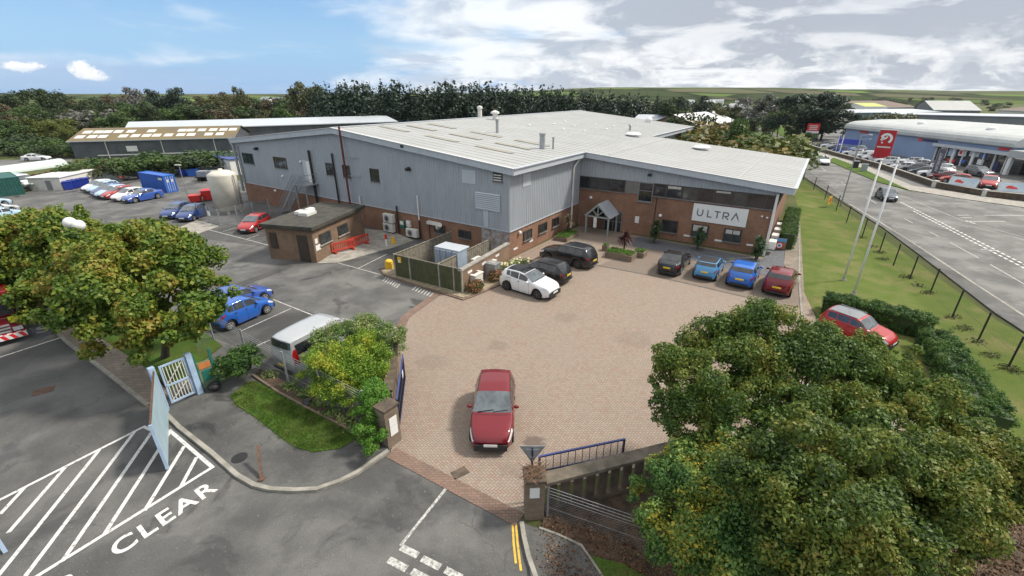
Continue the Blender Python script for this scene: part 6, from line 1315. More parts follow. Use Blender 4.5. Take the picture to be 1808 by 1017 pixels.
# green information board and black sack
i0, i1 = G(360, 694), G(388, 682); idr = i1 - i0; ib = thing('information_board', 'green framed board with weathered orange and yellow panels beside the pedestrian gate', 'board', (i0.x, i0.y, .1), math.atan2(idr.y, idr.x)); il = idr.length
for x in (0, il): b = MB(); b.box(x - .05, x + .05, -.05, .05, -.1, gh - .05); b.build('post', M['green'], ib)
b = MB(); b.box(.06, il - .06, -.03, .03, .15, gh * .72); b.build('board', mat('faded_board', (.22, .22, .10), .8, 0, .3, 2, (.08, .16, .12)), ib)
b = MB(); b.box(.1, il - .1, -.045, -.03, gh * .55, gh * .70); b.build('orange_panel', M['rust'] if False else mat('orange_panel', (.50, .18, .05), .7), ib); b = MB(); b.box(.15, il - .12, -.045, -.03, .45, gh * .5); b.build('green_panel', M['green'], ib)
p = G(381, 692); b = MB(); b.ball((0, 0, .2), .26, 12, (1.15, .9, .75)); b.ball((.08, .05, .36), .14, 10, (1.3, .9, .7)); bg_ = b.build('rubbish_sack', M['black'], loc=(p.x, p.y, .1)); tag(bg_, 'black rubbish sack at the foot of the green information board', 'sack')
p = G(545, 716); b = MB(); b.lathe([(.20, 0), (.24, .02), (.24, .06), (.16, .16), (.10, .17)], n=14); tag(b.build('rubber_base', M['black'], loc=(p.x, p.y, .15)), 'small black rubber base lying in the weedy bed', 'base')
p = G(463, 850); b = MB(); b.beam((0, 0, 0), (-.45, .9, .72), .09, .09); b.box(-.1, .1, -.1, .1, -.01, .04); tag(b.build('leaning_post', M['rust'], loc=(p.x, p.y, .1)), 'rusty stub of a leaning post at the edge of the pavement', 'post')
# parked leaf of the other gate at the left edge
p = G(10, 975); ag = thing('gate', 'pale blue barred gate end cut off by the left frame edge', 'gate', (p.x, p.y, .02), R(150)); b = MB(); b.box(-.05, .05, -.05, .05, 0, 1.1); b.build('stile', M['ltblue'], ag)
b = MB()
for z in (.15, 1.0): b.box(.05, 2.6, -.03, .03, z, z + .07)
for i in range(14): b.box(.2 + i * .18, .225 + i * .18, -.012, .012, .2, 1.0)
b.build('bars', M['navy'], ag)
# twin globe lamp
p = at_t(131, 396, 24.6); lb_ = thing('globe_lamp', 'lamp post with two white globes rising out of the left maple', 'lamp', (p.x, p.y, 0)); b = MB(); b.cyl((0, 0, 0), (0, 0, p.z - .15), .06, .045); b.beam((-.28, 0, p.z - .35), (.28, 0, p.z - .45), .05, .05); b.build('pole', M['galv'], lb_)
for dx, dz in ((-.21, .08), (.21, -.07)): b = MB(); b.ball((dx, 0, p.z + dz), .31, 20); b.build('globe', M['white'], lb_, True)
# enclosure of green boards with brick end wall
E0, E1, E2 = G(700, 488), G(817, 518), G(903, 462)
en = thing('fence_enclosure', 'green boarded fence enclosure with pale posts beside the hall wall', 'fence', E0, math.atan2((E1 - E0).y, (E1 - E0).x)); eL = (E1 - E0).length; ex_ = (E1 - E0).normalized(); ey_ = V((-ex_.y, ex_.x, 0)); FHt = 1.75
DEP = 7.0
fr = [0, .24, .68, .89, 1.0]
for a, c in zip(fr[:-1], fr[1:]):
    b = MB(); n = max(2, int((c - a) * eL / .14)); w_ = (c - a) * eL / n
    for i in range(n): b.box(a * eL + i * w_, a * eL + i * w_ + w_ - .006, -.02 - .008 * (i % 2), .02, .08, FHt)
    b.build('board_panel', M['greenwood'], en)
for f_ in fr: b = MB(); b.box(f_ * eL - .05, f_ * eL + .05, -.07, .03, 0, FHt + .08); b.build('post', M['offwhite'] if False else M['conc'], en)
for x in (0, .66 * eL):
    b = MB(); n = int(DEP / .14)
    for i in range(n): b.box(x - .02, x + .02 + .008 * (i % 2), i * .14 + .05, i * .14 + .18, .05, FHt)
    b.build('board_panel', M['wood'], en); b = MB(); b.box(x - .05, x + .06, .05, DEP, FHt, FHt + .05); b.build('top_rail', M['wood'], en)
b = MB(); b.box(0, eL, -.03, .04, FHt + .001, FHt + .05); b.build('top_rail', M['wood'], en)
p = G(706, 465, 1.3); b = MB(); b.box(-.17, .17, -.02, .02, -.22, .22); sgn = b.build('warning_sign', M['yellow'], en, loc=(.55, -.06, 1.45)); b = MB(); b.box(-.1, .06, -.03, -.02, -.2, -.02); b.build('panel', M['white'], sgn)
ew = E2 - E1; bw = thing('brick_wall', 'brick screen wall with stone coping joining the green fence to the hall', 'wall', E1, math.atan2(ew.y, ew.x)); b = MB(); b.box(0, ew.length - .35, 0, .25, 0, 1.62); b.build('wall', M['brick'] if False else M['hutbrick'], bw); b = MB(); b.box(-.05, ew.length - .36, -.06, .31, 1.62, 1.74); b.build('coping', M['gravel'] if False else M['conc'], bw, bevel=.02)
for x in (.7, 2.6, 4.6): b = MB(); b.box(x, x + .55, -.03, -.002, 1.2, 1.36); b.build('wall_plate', M['white'], bw)
# inside: blue grey transformer tank, chests, pallet boxes
t0 = E0 + ex_ * 2.0 + ey_ * 2.2; tk = thing('tank', 'blue grey ribbed transformer tank standing inside the green enclosure', 'tank', t0, math.atan2(ex_.y, ex_.x))
for i in range(4): b = MB(); b.box(.0 + i * .56, .52 + i * .56, 0, 1.25, .2, 1.95); b.build('rib_panel', M['tankblue'], tk, bevel=.04)
b = MB(); b.box(-.05, 2.25, .1, 1.5, 1.96, 2.08); b.build('lid', M['ltblue'] if False else M['clad2'], tk, bevel=.03); b = MB()
for x in (.1, 2.0): b.box(x, x + .12, .1, 1.2, 0, .2)
b.build('feet', M['galv'], tk)
for (x, y, w_, d_, h_, m, lb) in ((4.6, 3.4, 1.7, .85, 1.1, 'acgrey', 'cream lidded chest behind the transformer tank'), (5.0, 1.0, 1.6, 1.0, .95, 'offwhite', 'open topped pale box inside the enclosure corner'), (5.9, 3.0, 1.1, .7, 1.2, 'galv', 'grey ventilated cabinet beside the screen wall')):
    q = E0 + ex_ * x + ey_ * y; r = thing('storage_chest', lb, 'chest', q, math.atan2(ex_.y, ex_.x)); b = MB(); b.box(0, w_, 0, d_, 0, h_); b.build('body', M[m], r, bevel=.03); b = MB(); b.box(-.04, w_ + .04, -.04, d_ + .04, h_, h_ + .1); b.build('lid', M[m], r, bevel=.02); b = MB(); b.box(.25, w_ - .25, .2, d_ - .2, h_ + .1, h_ + .115); b.build('lid_panel', M['rust'] if 'open' in lb else M['conc'], r)
p = G(688, 478); b = MB(); b.prism([(-.28, -.24), (.28, -.24), (.28, .24), (-.28, .24)], 0, .5); b.lathe([(.30, .5), (.30, .62), (.16, .72)], n=14); tag(b.build('grit_bin', M['yellow'], loc=(p.x - .1, p.y + .4, .07), bevel=.04), 'yellow grit bin at the left end of the green enclosure', 'grit bin')
p = G(683, 436); r = thing('bollard', 'white bollard with red top near the hall wall', 'bollard', p); b = MB(); b.cyl((0, 0, 0), (0, 0, .75), .09); b.build('shaft', M['white'], r); b = MB(); b.cyl((0, 0, .75), (0, 0, 1.15), .11); b.build('band', M['red'], r)
p = G(695, 431); b = MB(); b.lathe([(.30, 0), (.26, .03), (.12, .6), (.04, .75)], n=4); tag(b.build('warning_cone', M['yellow'], loc=p), 'yellow folding floor sign near the red topped bollard', 'floor sign')
# cream silo and its cage
Tc = G(397, 380); hT = hgt(393, 308, 397, 384); tn = thing('silo', 'tall cream cylindrical tank with domed top inside a steel cage', 'tank', (Tc.x, Tc.y + 1.2, 0)); rT = 1.45
b = MB(); b.lathe([(rT, .5), (rT, hT - .35), (rT * .98, hT - .2), (rT * .6, hT + .1), (.25, hT + .2), (.2, hT + .35)], n=28); b.build('shell', M['tank'], tn, True); b = MB()
for k in range(4): a = k * 1.57 + .4; b.box(math.cos(a) * 1.1 - .12, math.cos(a) * 1.1 + .12, math.sin(a) * 1.1 - .12, math.sin(a) * 1.1 + .12, 0, .55)
b.build('legs', M['offwhite'], tn); b = MB(); b.tube([(rT + .1, -.4, .3), (rT + .1, -.4, hT - .4), (rT - .3, -.2, hT - .1)], .05); b.build('pipe', M['galv'], tn)
c0, c1, c2 = G(352, 386), G(390, 399), G(478, 378)
chain_fence('tank_cage', 'grey steel mesh cage around the cream tank', [c0, c1, c2], [c0, c0.lerp(c1, .5), c1, c1.lerp(c2, .33), c1.lerp(c2, .66), c2], 1.75, sp=.13, wire=.024, pr=.045)
p = c1.lerp(c0, .4); b = MB(); b.box(-.3, .3, -.05, -.03, .8, 1.3); tag(b.build('notice', M['white'], loc=(p.x, p.y - .03, 0), rotz=math.atan2((c0 - c1).y, (c0 - c1).x) + math.pi), 'white notice with red text panel on the tank cage', 'notice')
# planters
def planter(name, label, px, w_, d_, h, yaw):
    p = G(*px); r = thing(name, label, 'planter', p, yaw); b = MB(); b.box(-w_ / 2, w_ / 2, -d_ / 2, d_ / 2, 0, h); b.build('wall', M['wallbrick'], r); b = MB(); b.box(-w_ / 2 + .1, w_ / 2 - .1, -d_ / 2 + .1, d_ / 2 - .1, h, h + .05); b.build('soil', M['soil'], r)
    cl = [(random.uniform(-w_ / 2 + .1, w_ / 2 - .1), random.uniform(-d_ / 2 + .1, d_ / 2 - .1), h + .08, .14, .14, .10) for _ in range(int(w_ * d_ * 40))]
    q = add_mesh('grass', leafmesh('grass', cl, int(w_ * d_ * 1100), .12, LM['ivy'], 5, .2, .2, -.8), r); q['kind'] = 'stuff'; return p
pc = planter('planter', 'low brick planter with bright grass and a red cordyline', (1096, 455), 2.3, 1.3, .5, ANG); planter('planter', 'small brick planter stepping off the right of the larger one', (1130, 452), .9, 1.0, .45, ANG); planter('planter', 'tiny brick planter block at the left of the larger one', (1069, 442), .5, .5, .5, ANG); planter('planter', 'brick edged grass bed at the inner corner of the hall', (1000, 420), 2.6, 1.4, .35, ANG + R(90))
cordyline(1101, 447, 1.35, 'dark red spiky cordyline standing in the brick planter', 'redcord', 200, 1.0, 1, 7)
# signs near the office end
p = G(1374, 441); r = thing('sign_stand', 'low sign with blue panel above a round prohibition sign beside the office end', 'sign', p, ANG + R(8)); b = MB(); b.box(-.5, .5, -.02, .02, .1, 1.05); b.build('board', mat('brown_board', (.25, .14, .08), .8), r); b = MB(); b.box(-.48, .48, -.04, -.021, .75, 1.05); b.build('blue_panel', mat('sky_blue_panel', (.10, .32, .62), .5), r)
b = MB(); b.lathe([(.30, -.045), (.30, -.022)], (0, 0, .42), 24, 'y'); b.build('red_disc', M['red'], r); b = MB(); b.lathe([(.22, -.055), (.22, -.0455)], (0, 0, .42), 24, 'y'); b.build('white_disc', M['white'], r); b = MB(); b.lathe([(.10, -.065), (.10, -.0555)], (0, 0, .42), 16, 'y'); b.build('blue_dot', M['blue'], r)
for x in (-.4, .4): b = MB(); b.box(x - .03, x + .03, .02, .07, 0, 1.0); b.build('post', M['galv'], r)
# flagpoles
for i, (pb, pt, lb) in enumerate((((1489, 495), (1549, 283), 'tall white flagpole on the lawn, the left one of two'), ((1507, 520), (1583, 288), 'tall white flagpole on the lawn beside the clipped hedge, the right one'))):
    p = G(*pb); h = hgt(*pt, *pb); r = thing('flagpole', lb, 'flagpole', p, 0, 'flagpoles on the lawn'); b = MB(); b.cyl((0, 0, 0), (0, 0, h), .075, .05, 14); b.build('pole', M['white'], r, True); b = MB(); b.lathe([(.07, h), (.09, h + .05), (.03, h + .14)], n=10); b.build('finial', M['white'], r); b = MB(); b.lathe([(.17, 0), (.17, .06), (.13, .10), (.10, .3)], n=14); b.build('base', M['conc'], r)
# roadside fence of the lawn
rp_ = [(1418, 318), (1436, 336), (1456, 352), (1476, 372), (1494, 394), (1522, 418), (1552, 446), (1577, 469), (1606, 493), (1642, 518), (1681, 560), (1726, 603), (1779, 650), (1850, 712)]
chain_fence('lawn_fence', 'low dark post and thin wire mesh fence along the roadside edge of the lawn', rp_, rp_, 1.8, 'black', 'plastic', .13, .012, pr=.032)
p0 = G(1650, 520)
weeds = leafmesh('fence_weeds', [((G(x, y) - p0).x, (G(x, y) - p0).y, .05, .55, .35, .14) for x, y in ((1520, 420), (1552, 446), (1540, 436), (1640, 518), (1560, 458), (1600, 490), (1680, 560), (1726, 604), (1779, 650), (1790, 655), (1750, 628), (1700, 580), (1620, 505))], 1500, .11, LM['olive'], 77, .1); tag(add_mesh('fence_weeds', weeds, None, p0), 'weedy growth along the foot of the roadside fence', 'plants', kind='stuff')
# yellow roadside sign and lamp columns
p = G(1462, 366); r = thing('road_sign', 'square yellow sign with red print standing by the lawn fence', 'road sign', p, R(40)); b = MB(); b.box(-.55, .55, -.02, .02, .35, 1.35); b.build('board', M['yellow'], r); b = MB(); b.lathe([(.25, -.04), (.25, -.021)], (0, 0, .85), 18, 'y'); b.build('red_print', M['red'], r)
for x in (-.4, .4): b = MB(); b.box(x - .03, x + .03, .021, .06, 0, 1.3); b.build('leg', M['galv'], r)
for pb, pt, arm, lb in (((1484, 364), (1511, 238), .9, 'thin grey lamp column on the near footway of the main road'), ((1443, 247), (1454, 204), -1.6, 'grey street lamp with arm beside the red and white pylon sign'), ((1508, 288), (1524, 246), 1.6, 'slim grey lamp column among the dealership cars')):
    p = G(*pb); h = hgt(*pt, *pb); r = thing('street_lamp', lb, 'street lamp', p); b = MB(); b.cyl((0, 0, 0), (0, 0, h), .085, .05); b.beam((0, 0, h - .05), (arm, 0, h + .05), .06, .06); b.build('column', M['galv'], r); b = MB(); b.box(arm - .35 if arm < 0 else arm, arm if arm < 0 else arm + .35, -.1, .1, h - .02, h + .08); b.build('lantern', M['offwhite'], r)
# fire engine: only the front corner is in view at the left edge
f0, f1 = G(54, 598), G(-60, 628); fd = f1 - f0; fy = math.atan2(fd.y, fd.x)
fe = thing('fire_engine', 'red fire engine at the left edge with red and white striped bumper', 'fire engine', (f0.x, f0.y, 0), fy); FW = 2.45; FH = 3.0
b = MB(); b.prism([(0, 0), (FW, 0), (FW, -6.5), (0, -6.5)], .55, 1.55); b.box(0.03, FW - .03, -2.0, -.06, 1.55, FH); b.box(0, FW, -6.5, -2.1, 1.55, FH + .1); b.build('body', pnt('red'), fe, bevel=.06)
sgn_ = -1
b = MB(); b.box(.10, FW - .10, -.055, .03, 1.72, 2.62); b.build('windscreen', M['carglass'], fe); b = MB(); b.box(-.01, .04, -1.7, -.3, 1.75, 2.55); b.build('side_window', M['carglass'], fe)
b = MB(); b.box(0, FW, 0, .18, .32, .62); b.build('bumper', M['white'], fe); b = MB()
for i in range(7): x = i * .36; b.add([(x, .184, .33), (x + .18, .184, .33), (x + .34, .184, .61), (x + .16, .184, .61)], [(3, 2, 1, 0)]); b.add([(x + .02, .02, .624), (x + .2, .02, .624), (x + .2, .17, .624), (x + .02, .17, .624)], [(0, 1, 2, 3)])
b.build('bumper_stripes', M['brightred'], fe); fy_ = mat('fluorescent_yellow', (.62, .60, .04), .5)
for q_ in ((.05, .45, .0, .06, 1.2, 1.55), (.95, 1.5, .0, .06, 1.22, 1.5)): b = MB(); b.box(*q_); b.build('yellow_marker', fy_, fe)
b = MB()
for z in (.70, .88, 1.06): b.box(.5, FW - .5, .0, .07, z, z + .09)
b.build('grille_bars', M['galv'], fe); b = MB(); b.box(.06, .44, .0, .09, .72, .92); b.box(FW - .44, FW - .06, 0, .09, .72, .92); b.build('headlight', M['lampglass'], fe)
b = MB(); b.box(.3, FW - .3, -.9, -.5, FH + .001, FH + .2); b.build('light_bar', M['blue'], fe)
for x in (.15, FW - .45):
    for y in (-1.3, -5.0): b = MB(); b.lathe([(.3, 0), (.5, .02), (.5, .28), (.3, .3)], (x, y, .5), 20, 'x'); b.build('wheel', M['tyre'], fe)
b = MB(); b.beam((-.05, -.1, 2.3), (-.35, .1, 2.35), .04, .04); b.box(-.5, -.32, .0, .12, 1.9, 2.4); b.build('mirror', M['black'], fe)

# wire fence and leaf litter in the bark bed
p = G(1085, 905, 1.2); p.z = 0; q_ = G(962, 912); e_ = q_ + (p - q_) * 1.9
chain_fence('wire_fence', 'sagging wire fence running from the right gate pillar into the bushy tree', [q_, e_], [q_.lerp(e_, .02), q_.lerp(e_, .98)], .95, sp=.12, wire=.008, barbs=3)
p0 = G(1150, 960); lit = leafmat('fallen_leaves', [(.05, .026, .014), (.12, .055, .028), (.19, .10, .05), (.10, .075, .045)], 2.0, .0)
g = random.Random(9); cl = []
for _ in range(260): q = G(g.uniform(965, 1300), g.uniform(925, 1060)); cl.append((q.x - p0.x, q.y - p0.y, .10, .45, .45, .03))
for _ in range(160): q = G(g.uniform(1600, 1830), g.uniform(900, 1060)); cl.append((q.x - p0.x, q.y - p0.y, .10, .5, .5, .03))
tag(add_mesh('leaf_litter', leafmesh('leaf_litter', cl, 11000, .075, lit, 8, .0, .7, -.6), None, p0), 'brown fallen leaves scattered over the bark bed', 'fallen leaves', kind='stuff')

p0 = G(520, 740); cl = []; g = random.Random(10)
poly = [(441, 676), (410, 701), (416, 717), (460, 746), (498, 777), (523, 793), (554, 802), (601, 796), (634, 775), (555, 733), (491, 698), (457, 679)]
def inside(x, y):
    c = False
    for i in range(len(poly)):
        (x1, y1), (x2, y2) = poly[i - 1], poly[i]
        if (y1 > y) != (y2 > y) and x < (x2 - x1) * (y - y1) / (y2 - y1) + x1: c = not c
    return c
while len(cl) < 900:
    x, y = g.uniform(408, 640), g.uniform(674, 804)
    if inside(x, y): q = G(x, y); cl.append((q.x - p0.x, q.y - p0.y, .15, .16, .16, .035))
tag(add_mesh('grass', leafmesh('grass', cl, 16000, .085, leafmat('grass_blades', [(.07, .15, .02), (.10, .19, .03), (.13, .21, .04), (.19, .21, .07)], .8, .35), 18, .0, .22, -1.6), None, p0), 'short grass blades on the small island by the gate', 'grass', kind='stuff')
# ------------------------------------------------------------------ the yard behind and the far buildings
def frame3(c, a, bpt):
    """corner, point along the long side, point on the other side -> origin, yaw, length, depth (signed)"""
    d = a - c; L_ = d.length; d = d.normalized(); n = V((-d.y, d.x, 0)); return c, math.atan2(d.y, d.x), L_, (bpt - c).dot(n)
def container(label, c, a, bpt, h, m, logo=None):
    o, yaw, L_, D_ = frame3(G(*c), G(*a), G(*bpt)); r = thing('shipping_container', label, 'container', o, yaw); s = 1 if D_ > 0 else -1; D_ = abs(D_); b = MB()
    n = int(L_ / .28); b.box(.08, L_ - .08, s * .08, s * (D_ - .08), .1, h - .06)
    for i in range(n): x = .1 + i * (L_ - .2) / n; b.box(x, x + .14, s * .03, s * .08, .15, h - .1)
    b.build('body', M[m], r); b = MB()
    for x in (0, L_ - .12):
        for y in (0, D_ - .12): b.box(x, x + .12, s * y, s * (y + .12), 0, h)
    for z in (.02, h - .1):
        for y in (0.001, D_ - .09): b.box(.12, L_ - .12, s * y, s * (y + .09), z, z + .1)
        for x in (0.001, L_ - .09): b.box(x, x + .09, s * .12, s * (D_ - .12), z, z + .1)
    b.build('corner_frame', M[m], r)
    for k in range(2):
        b = MB(); b.box(.03, .075, s * (.14 + k * (D_ - .28) / 2), s * (.14 + (k + .96) * (D_ - .28) / 2), .14, h - .14); d = b.build('door', M[m], r); q = MB()
        for y in (.25, .7): yy = .14 + (k + y) * (D_ - .28) / 2; q.box(.0, .03, s * yy, s * (yy + .04), .16, h - .16)
        q.box(.0, .028, s * (.3 + k * (D_ - .28) / 2), s * (.6 + k * (D_ - .28) / 2), h * .6, h * .75); q.build('locking_bars', M['offwhite'], d)
    if logo: b = MB(); b.box(logo, logo + 1.0, s * -.005, s * .028, h * .72, h * .84); b.build('label_panel', M['offwhite'], r)
    return r
container('bright blue shipping container standing beside the row of cars', (296, 341), (252, 333), (320, 338.5), hgt(294, 310, 296, 341), 'blue', .5)
container('dark green shipping container at the left edge of the yard', (46, 343), (-30, 352), (36, 332), hgt(30, 312, 46, 343), 'teal')
container('grey green storage container behind the row of cars', (184, 320), (217, 319), (186, 310), hgt(180, 304, 184, 320), 'alu')
container('green low storage container among the bushes', (230, 308), (268, 304), (232, 302), hgt(231, 297, 230, 308) + .3, 'green')
# pale flat roofed shed with blue bins along it
o, yaw, L_, D_ = frame3(G(112, 336), G(174, 320), G(95, 326)); sh = thing('shed', 'pale rendered flat roofed shed half covered by bushes in the yard', 'shed', o, yaw); b = MB(); b.box(0, L_, 0, 4, 0, 1.75); b.build('wall', M['offwhite'], sh); b = MB(); b.box(-.15, L_ + .15, -.15, 4.15, 1.75, 1.88); b.build('roof', M['white'], sh); b = MB(); b.box(-.05, -.002, 1.2, 1.9, .1, 1.4); b.build('door', M['greyframe'], sh)
def bin_(px, m, lb, w_=.75, h=.8, grp=None, yaw=0, cat='bin'):
    p = G(*px); r = thing('wheeled_bin', lb, cat, p, yaw, grp); b = MB(); b.add([(-w_ * .42, -w_ * .38, .08), (w_ * .42, -w_ * .38, .08), (w_ * .42, w_ * .38, .08), (-w_ * .42, w_ * .38, .08), (-w_ / 2, -w_ / 2, h), (w_ / 2, -w_ / 2, h), (w_ / 2, w_ / 2, h), (-w_ / 2, w_ / 2, h)], [(0, 3, 2, 1), (4, 5, 6, 7), (0, 1, 5, 4), (1, 2, 6, 5), (2, 3, 7, 6), (3, 0, 4, 7)]); b.build('body', M[m], r)
    b = MB(); b.box(-w_ / 2 - .03, w_ / 2 + .03, -w_ / 2 - .05, w_ / 2 + .03, h, h + .08); b.build('lid', M[m], r, bevel=.02); b = MB()
    for x in (-w_ * .3, w_ * .3): b.cyl((x - .03, w_ * .3, .09), (x + .03, w_ * .3, .09), .09)
    b.build('wheels', M['black'], r); return r
for px in ((123, 335), (131, 333), (138, 331.5), (146, 330), (153, 328.5), (105, 330)): bin_(px, 'bluebin', 'blue plastic bin standing against the pale shed', 1.0, 1.15, 'blue bins by the pale shed', R(40))
for px, m, lb in (((328, 310), 'bluebin', 'dark blue waste bin beside the bushes, left of a brighter one'), ((343, 311), 'blue', 'bright blue waste bin beside the white cabin')): bin_(px, m, lb, 1.5, 1.1, None, .3)
bin_((373, 352), 'red', 'open topped bright red tipping bin behind the cream tank', 1.7, 1.2, None, .4, 'tipping bin'); bin_((347, 356), 'red', 'low red bin end left of the bright red tipping bin', 1.3, .8, None, .4, 'tipping bin')
p = G(333, 352); r = thing('street_lamp', 'small grey lamp column in the middle of the yard', 'street lamp', p); h = hgt(319, 292, 333, 352); b = MB(); b.cyl((0, 0, 0), (0, 0, h), .06, .045); b.build('column', M['galv'], r); b = MB(); b.box(-.5, .2, -.12, .12, h, h + .12); b.build('lantern', M['offwhite'], r)
p = G(372, 318); r = thing('flatbed_trailer', 'dark flat trailer loaded with grey crates behind the cream tank', 'trailer', p, R(10)); b = MB(); b.box(-1.8, 2.2, -1, 1, .5, .65); b.build('bed', M['black'], r); b = MB(); b.box(-1.8, 2.0, .9, 1.0, .65, 1.9); b.build('headboard', M['black'], r)
for i in range(2): b = MB(); b.box(-1.5 + i * 1.7, -.1 + i * 1.7, -.8, .6, .66, 1.5); b.build('crate', M['galv'], r)
for x in (-1.2, 1.4): b = MB(); b.cyl((x, -1.0, .3), (x, 1.0, .3), .3, .3, 14); b.build('wheels', M['tyre'], r)
# scrap heaps
for px, lb, m in (((222, 318), 'pile of mixed timber and white scrap beside the blue container', 'wood'), ((60, 336), 'pile of pale boards and torn sheets beside the green container', 'offwhite')):
    p = G(*px); g = random.Random(px[0]); r = thing('scrap_pile', lb, 'scrap pile', p)
    for i in range(16): b = MB(); a = V((g.uniform(-1.6, 1.6), g.uniform(-.9, .9), g.uniform(.1, .9))); b.beam(a, a + V((g.uniform(-1.2, 1.2), g.uniform(-.8, .8), g.uniform(-.1, .3))), g.uniform(.1, .5), g.uniform(.05, .3)); b.build('board', M[g.choice([m, 'white', 'wood', 'black', 'orange'] if i % 5 == 0 else [m, 'wood', 'white'])], r)
p = G(82, 328); b = MB(); b.ball((0, 0, .2), .8, 12, (1.4, .8, .4)); tag(b.build('tarpaulin', mat('sky_blue_tarp', (.12, .42, .75), .6), loc=p), 'crumpled sky blue tarpaulin on the ground by the pale boards', 'tarpaulin')
# pale polythene tunnel and white arch
a0, a1 = G(-40, 313), G(108, 292); r = thing('polytunnel', 'long pale green polythene tunnel along the lane', 'tunnel', a0, math.atan2((a1 - a0).y, (a1 - a0).x)); L_ = (a1 - a0).length; b = MB(); vs = []; n = 14; m_ = 12
for i in range(m_ + 1):
    for k in range(n + 1): th = math.pi * k / n; vs.append((L_ * i / m_, 1.5 * math.cos(th), 1.25 * math.sin(th) + (.02 * (i % 2))))
b.add(vs, [(i * (n + 1) + k, i * (n + 1) + k + 1, (i + 1) * (n + 1) + k + 1, (i + 1) * (n + 1) + k) for i in range(m_) for k in range(n)]); b.build('skin', mat('polythene', (.50, .58, .55), .35, 0, .1, 1), r); b = MB()
for x in (L_ + .02,):
    for k in range(n): b.beam((x, 1.52 * math.cos(math.pi * k / n), 1.27 * math.sin(math.pi * k / n)), (x, 1.52 * math.cos(math.pi * (k + 1) / n), 1.27 * math.sin(math.pi * (k + 1) / n)), .1, .1)
b.build('end_hoop', M['white'], r)
# white site cabin
o, yaw, L_, D_ = frame3(G(378, 300), G(425, 314), G(372, 290)); r = thing('site_cabin', 'white site cabin with blue trim behind the cream tank', 'cabin', o, yaw); h = 2.5; b = MB(); b.box(0, 9, 0, 3, 0, h); b.build('wall', M['white'], r); b = MB(); b.box(-.15, 9.15, -.15, 3.15, h, h + .16); b.build('roof', M['blue'] if False else mat('blue_trim', (.05, .08, .25), .6), r)
for x in (1.0, 3.2): b = MB(); b.box(x, x + .7, -.04, -.002, 1.0, 1.9); b.build('window', M['darkglass'], r)
# far sheds: gabled boxes
def gable(label, c, a, D_, he, hr_, wm, rm, lights=0, name='warehouse', ridge_back=True, band=None, posts=0, Y=None):
    """c, a: photo pixels of the facing eaves line at height he"""
    if Y: rise = hr_; he = at_y(*c, Y).z; hr_ = he + rise
    p, q = G(*c, he), G(*a, he); p.z = q.z = 0; d = q - p; L_ = d.length; yaw = math.atan2(d.y, d.x); r = thing(name, label, 'building', p, yaw); b = MB()
    b.add([(0, 0, 0), (L_, 0, 0), (L_, D_, 0), (0, D_, 0), (0, 0, he), (L_, 0, he), (L_, D_, he), (0, D_, he), (0, D_ / 2, hr_ - .05), (L_, D_ / 2, hr_ - .05)], [(0, 1, 5, 4), (2, 3, 7, 6), (1, 2, 6, 9, 5), (3, 0, 4, 8, 7)]); b.build('wall', M[wm], r)
    b = MB(); o_ = .4; b.add([(-o_, -o_, he - .05), (L_ + o_, -o_, he - .05), (L_ + o_, D_ / 2, hr_), (-o_, D_ / 2, hr_), (-o_, D_ + o_, he - .05), (L_ + o_, D_ + o_, he - .05)], [(0, 1, 2, 3), (3, 2, 5, 4)]); rf = b.build('roof', M[rm], r)
    b = MB(); b.box(-o_, L_ + o_, -o_ - .06, -o_, he - .22, he - .02); b.build('gutter', M['clad2'], r); g = random.Random(int(c[0]))
    sl = math.atan2(hr_ - he, D_ / 2)
    for i in range(lights):
        for row_ in (.30, .66):
            if g.random() < .75:
                x = (i + .5 + g.uniform(-.2, .2)) * L_ / lights; f0, f1 = row_ - .11, row_ + .11; z = lambda f: he - .05 + (hr_ - he + .05) * f + .05; yy = lambda f: -o_ + (D_ / 2 + o_) * f
                b = MB(); b.add([(x - .8, yy(f0), z(f0)), (x + .8, yy(f0), z(f0)), (x + .8, yy(f1), z(f1)), (x - .8, yy(f1), z(f1))], [(0, 1, 2, 3)]); b.build('rooflight', M['offwhite'], rf)
    for i in range(posts): b = MB(); x = (i + .6) * L_ / posts; b.cyl((x, -.12, 0), (x, -.12, he - .1), .09); b.build('downpipe', M['offwhite'], r)
    return r
M['mossroof'] = mat('mossy_sheet_roof', (.135, .11, .075), .9, 0, .3, .25, (.175, .13, .05)); M['darkclad'] = mat('dark_slate_cladding', (.055, .065, .08), .6, 0, .3, .5, (.085, .095, .11)); M['brownroof'] = mat('brown_sheet_roof', (.16, .125, .10), .9); M['greyclad'] = mat('dull_green_grey_cladding', (.16, .18, .18), .7, 0, .2, .2); M['blueclad'] = mat('steel_blue_cladding', (.08, .17, .27), .6, 0, .2, .2); M['limeroof'] = mat('pale_yellow_roof', (.42, .45, .12), .7)
wh = gable('long dark clad warehouse with mossy brown roof and pale rooflights', (122, 249), (412, 242), 16, 3.6, 5.6, 'darkclad', 'mossroof', 15, posts=3)
b = MB(); b.box(4, 46, -.06, -.005, .45, .65); b.build('window_strip', M['white'], wh); b = MB(); b.box(9.5, 11.5, -.06, -.003, 1.2, 2.3); b.build('sign', M['white'], wh); b = MB(); b.box(-.12, -.005, -.4, 8, 3.4, 3.6); b.build('bargeboard', M['white'], wh)
gable('long low warehouse with bright white roof behind the mossy one', (222, 229), (700, 214), 22, 5.0, 6.2, 'darkclad', 'clad2', 0); gable('small white roofed unit behind the conifers right of the hall', (1120, 211), (1194, 213), 12, 0, 1.3, 'offwhite', 'clad2', 0, Y=150)
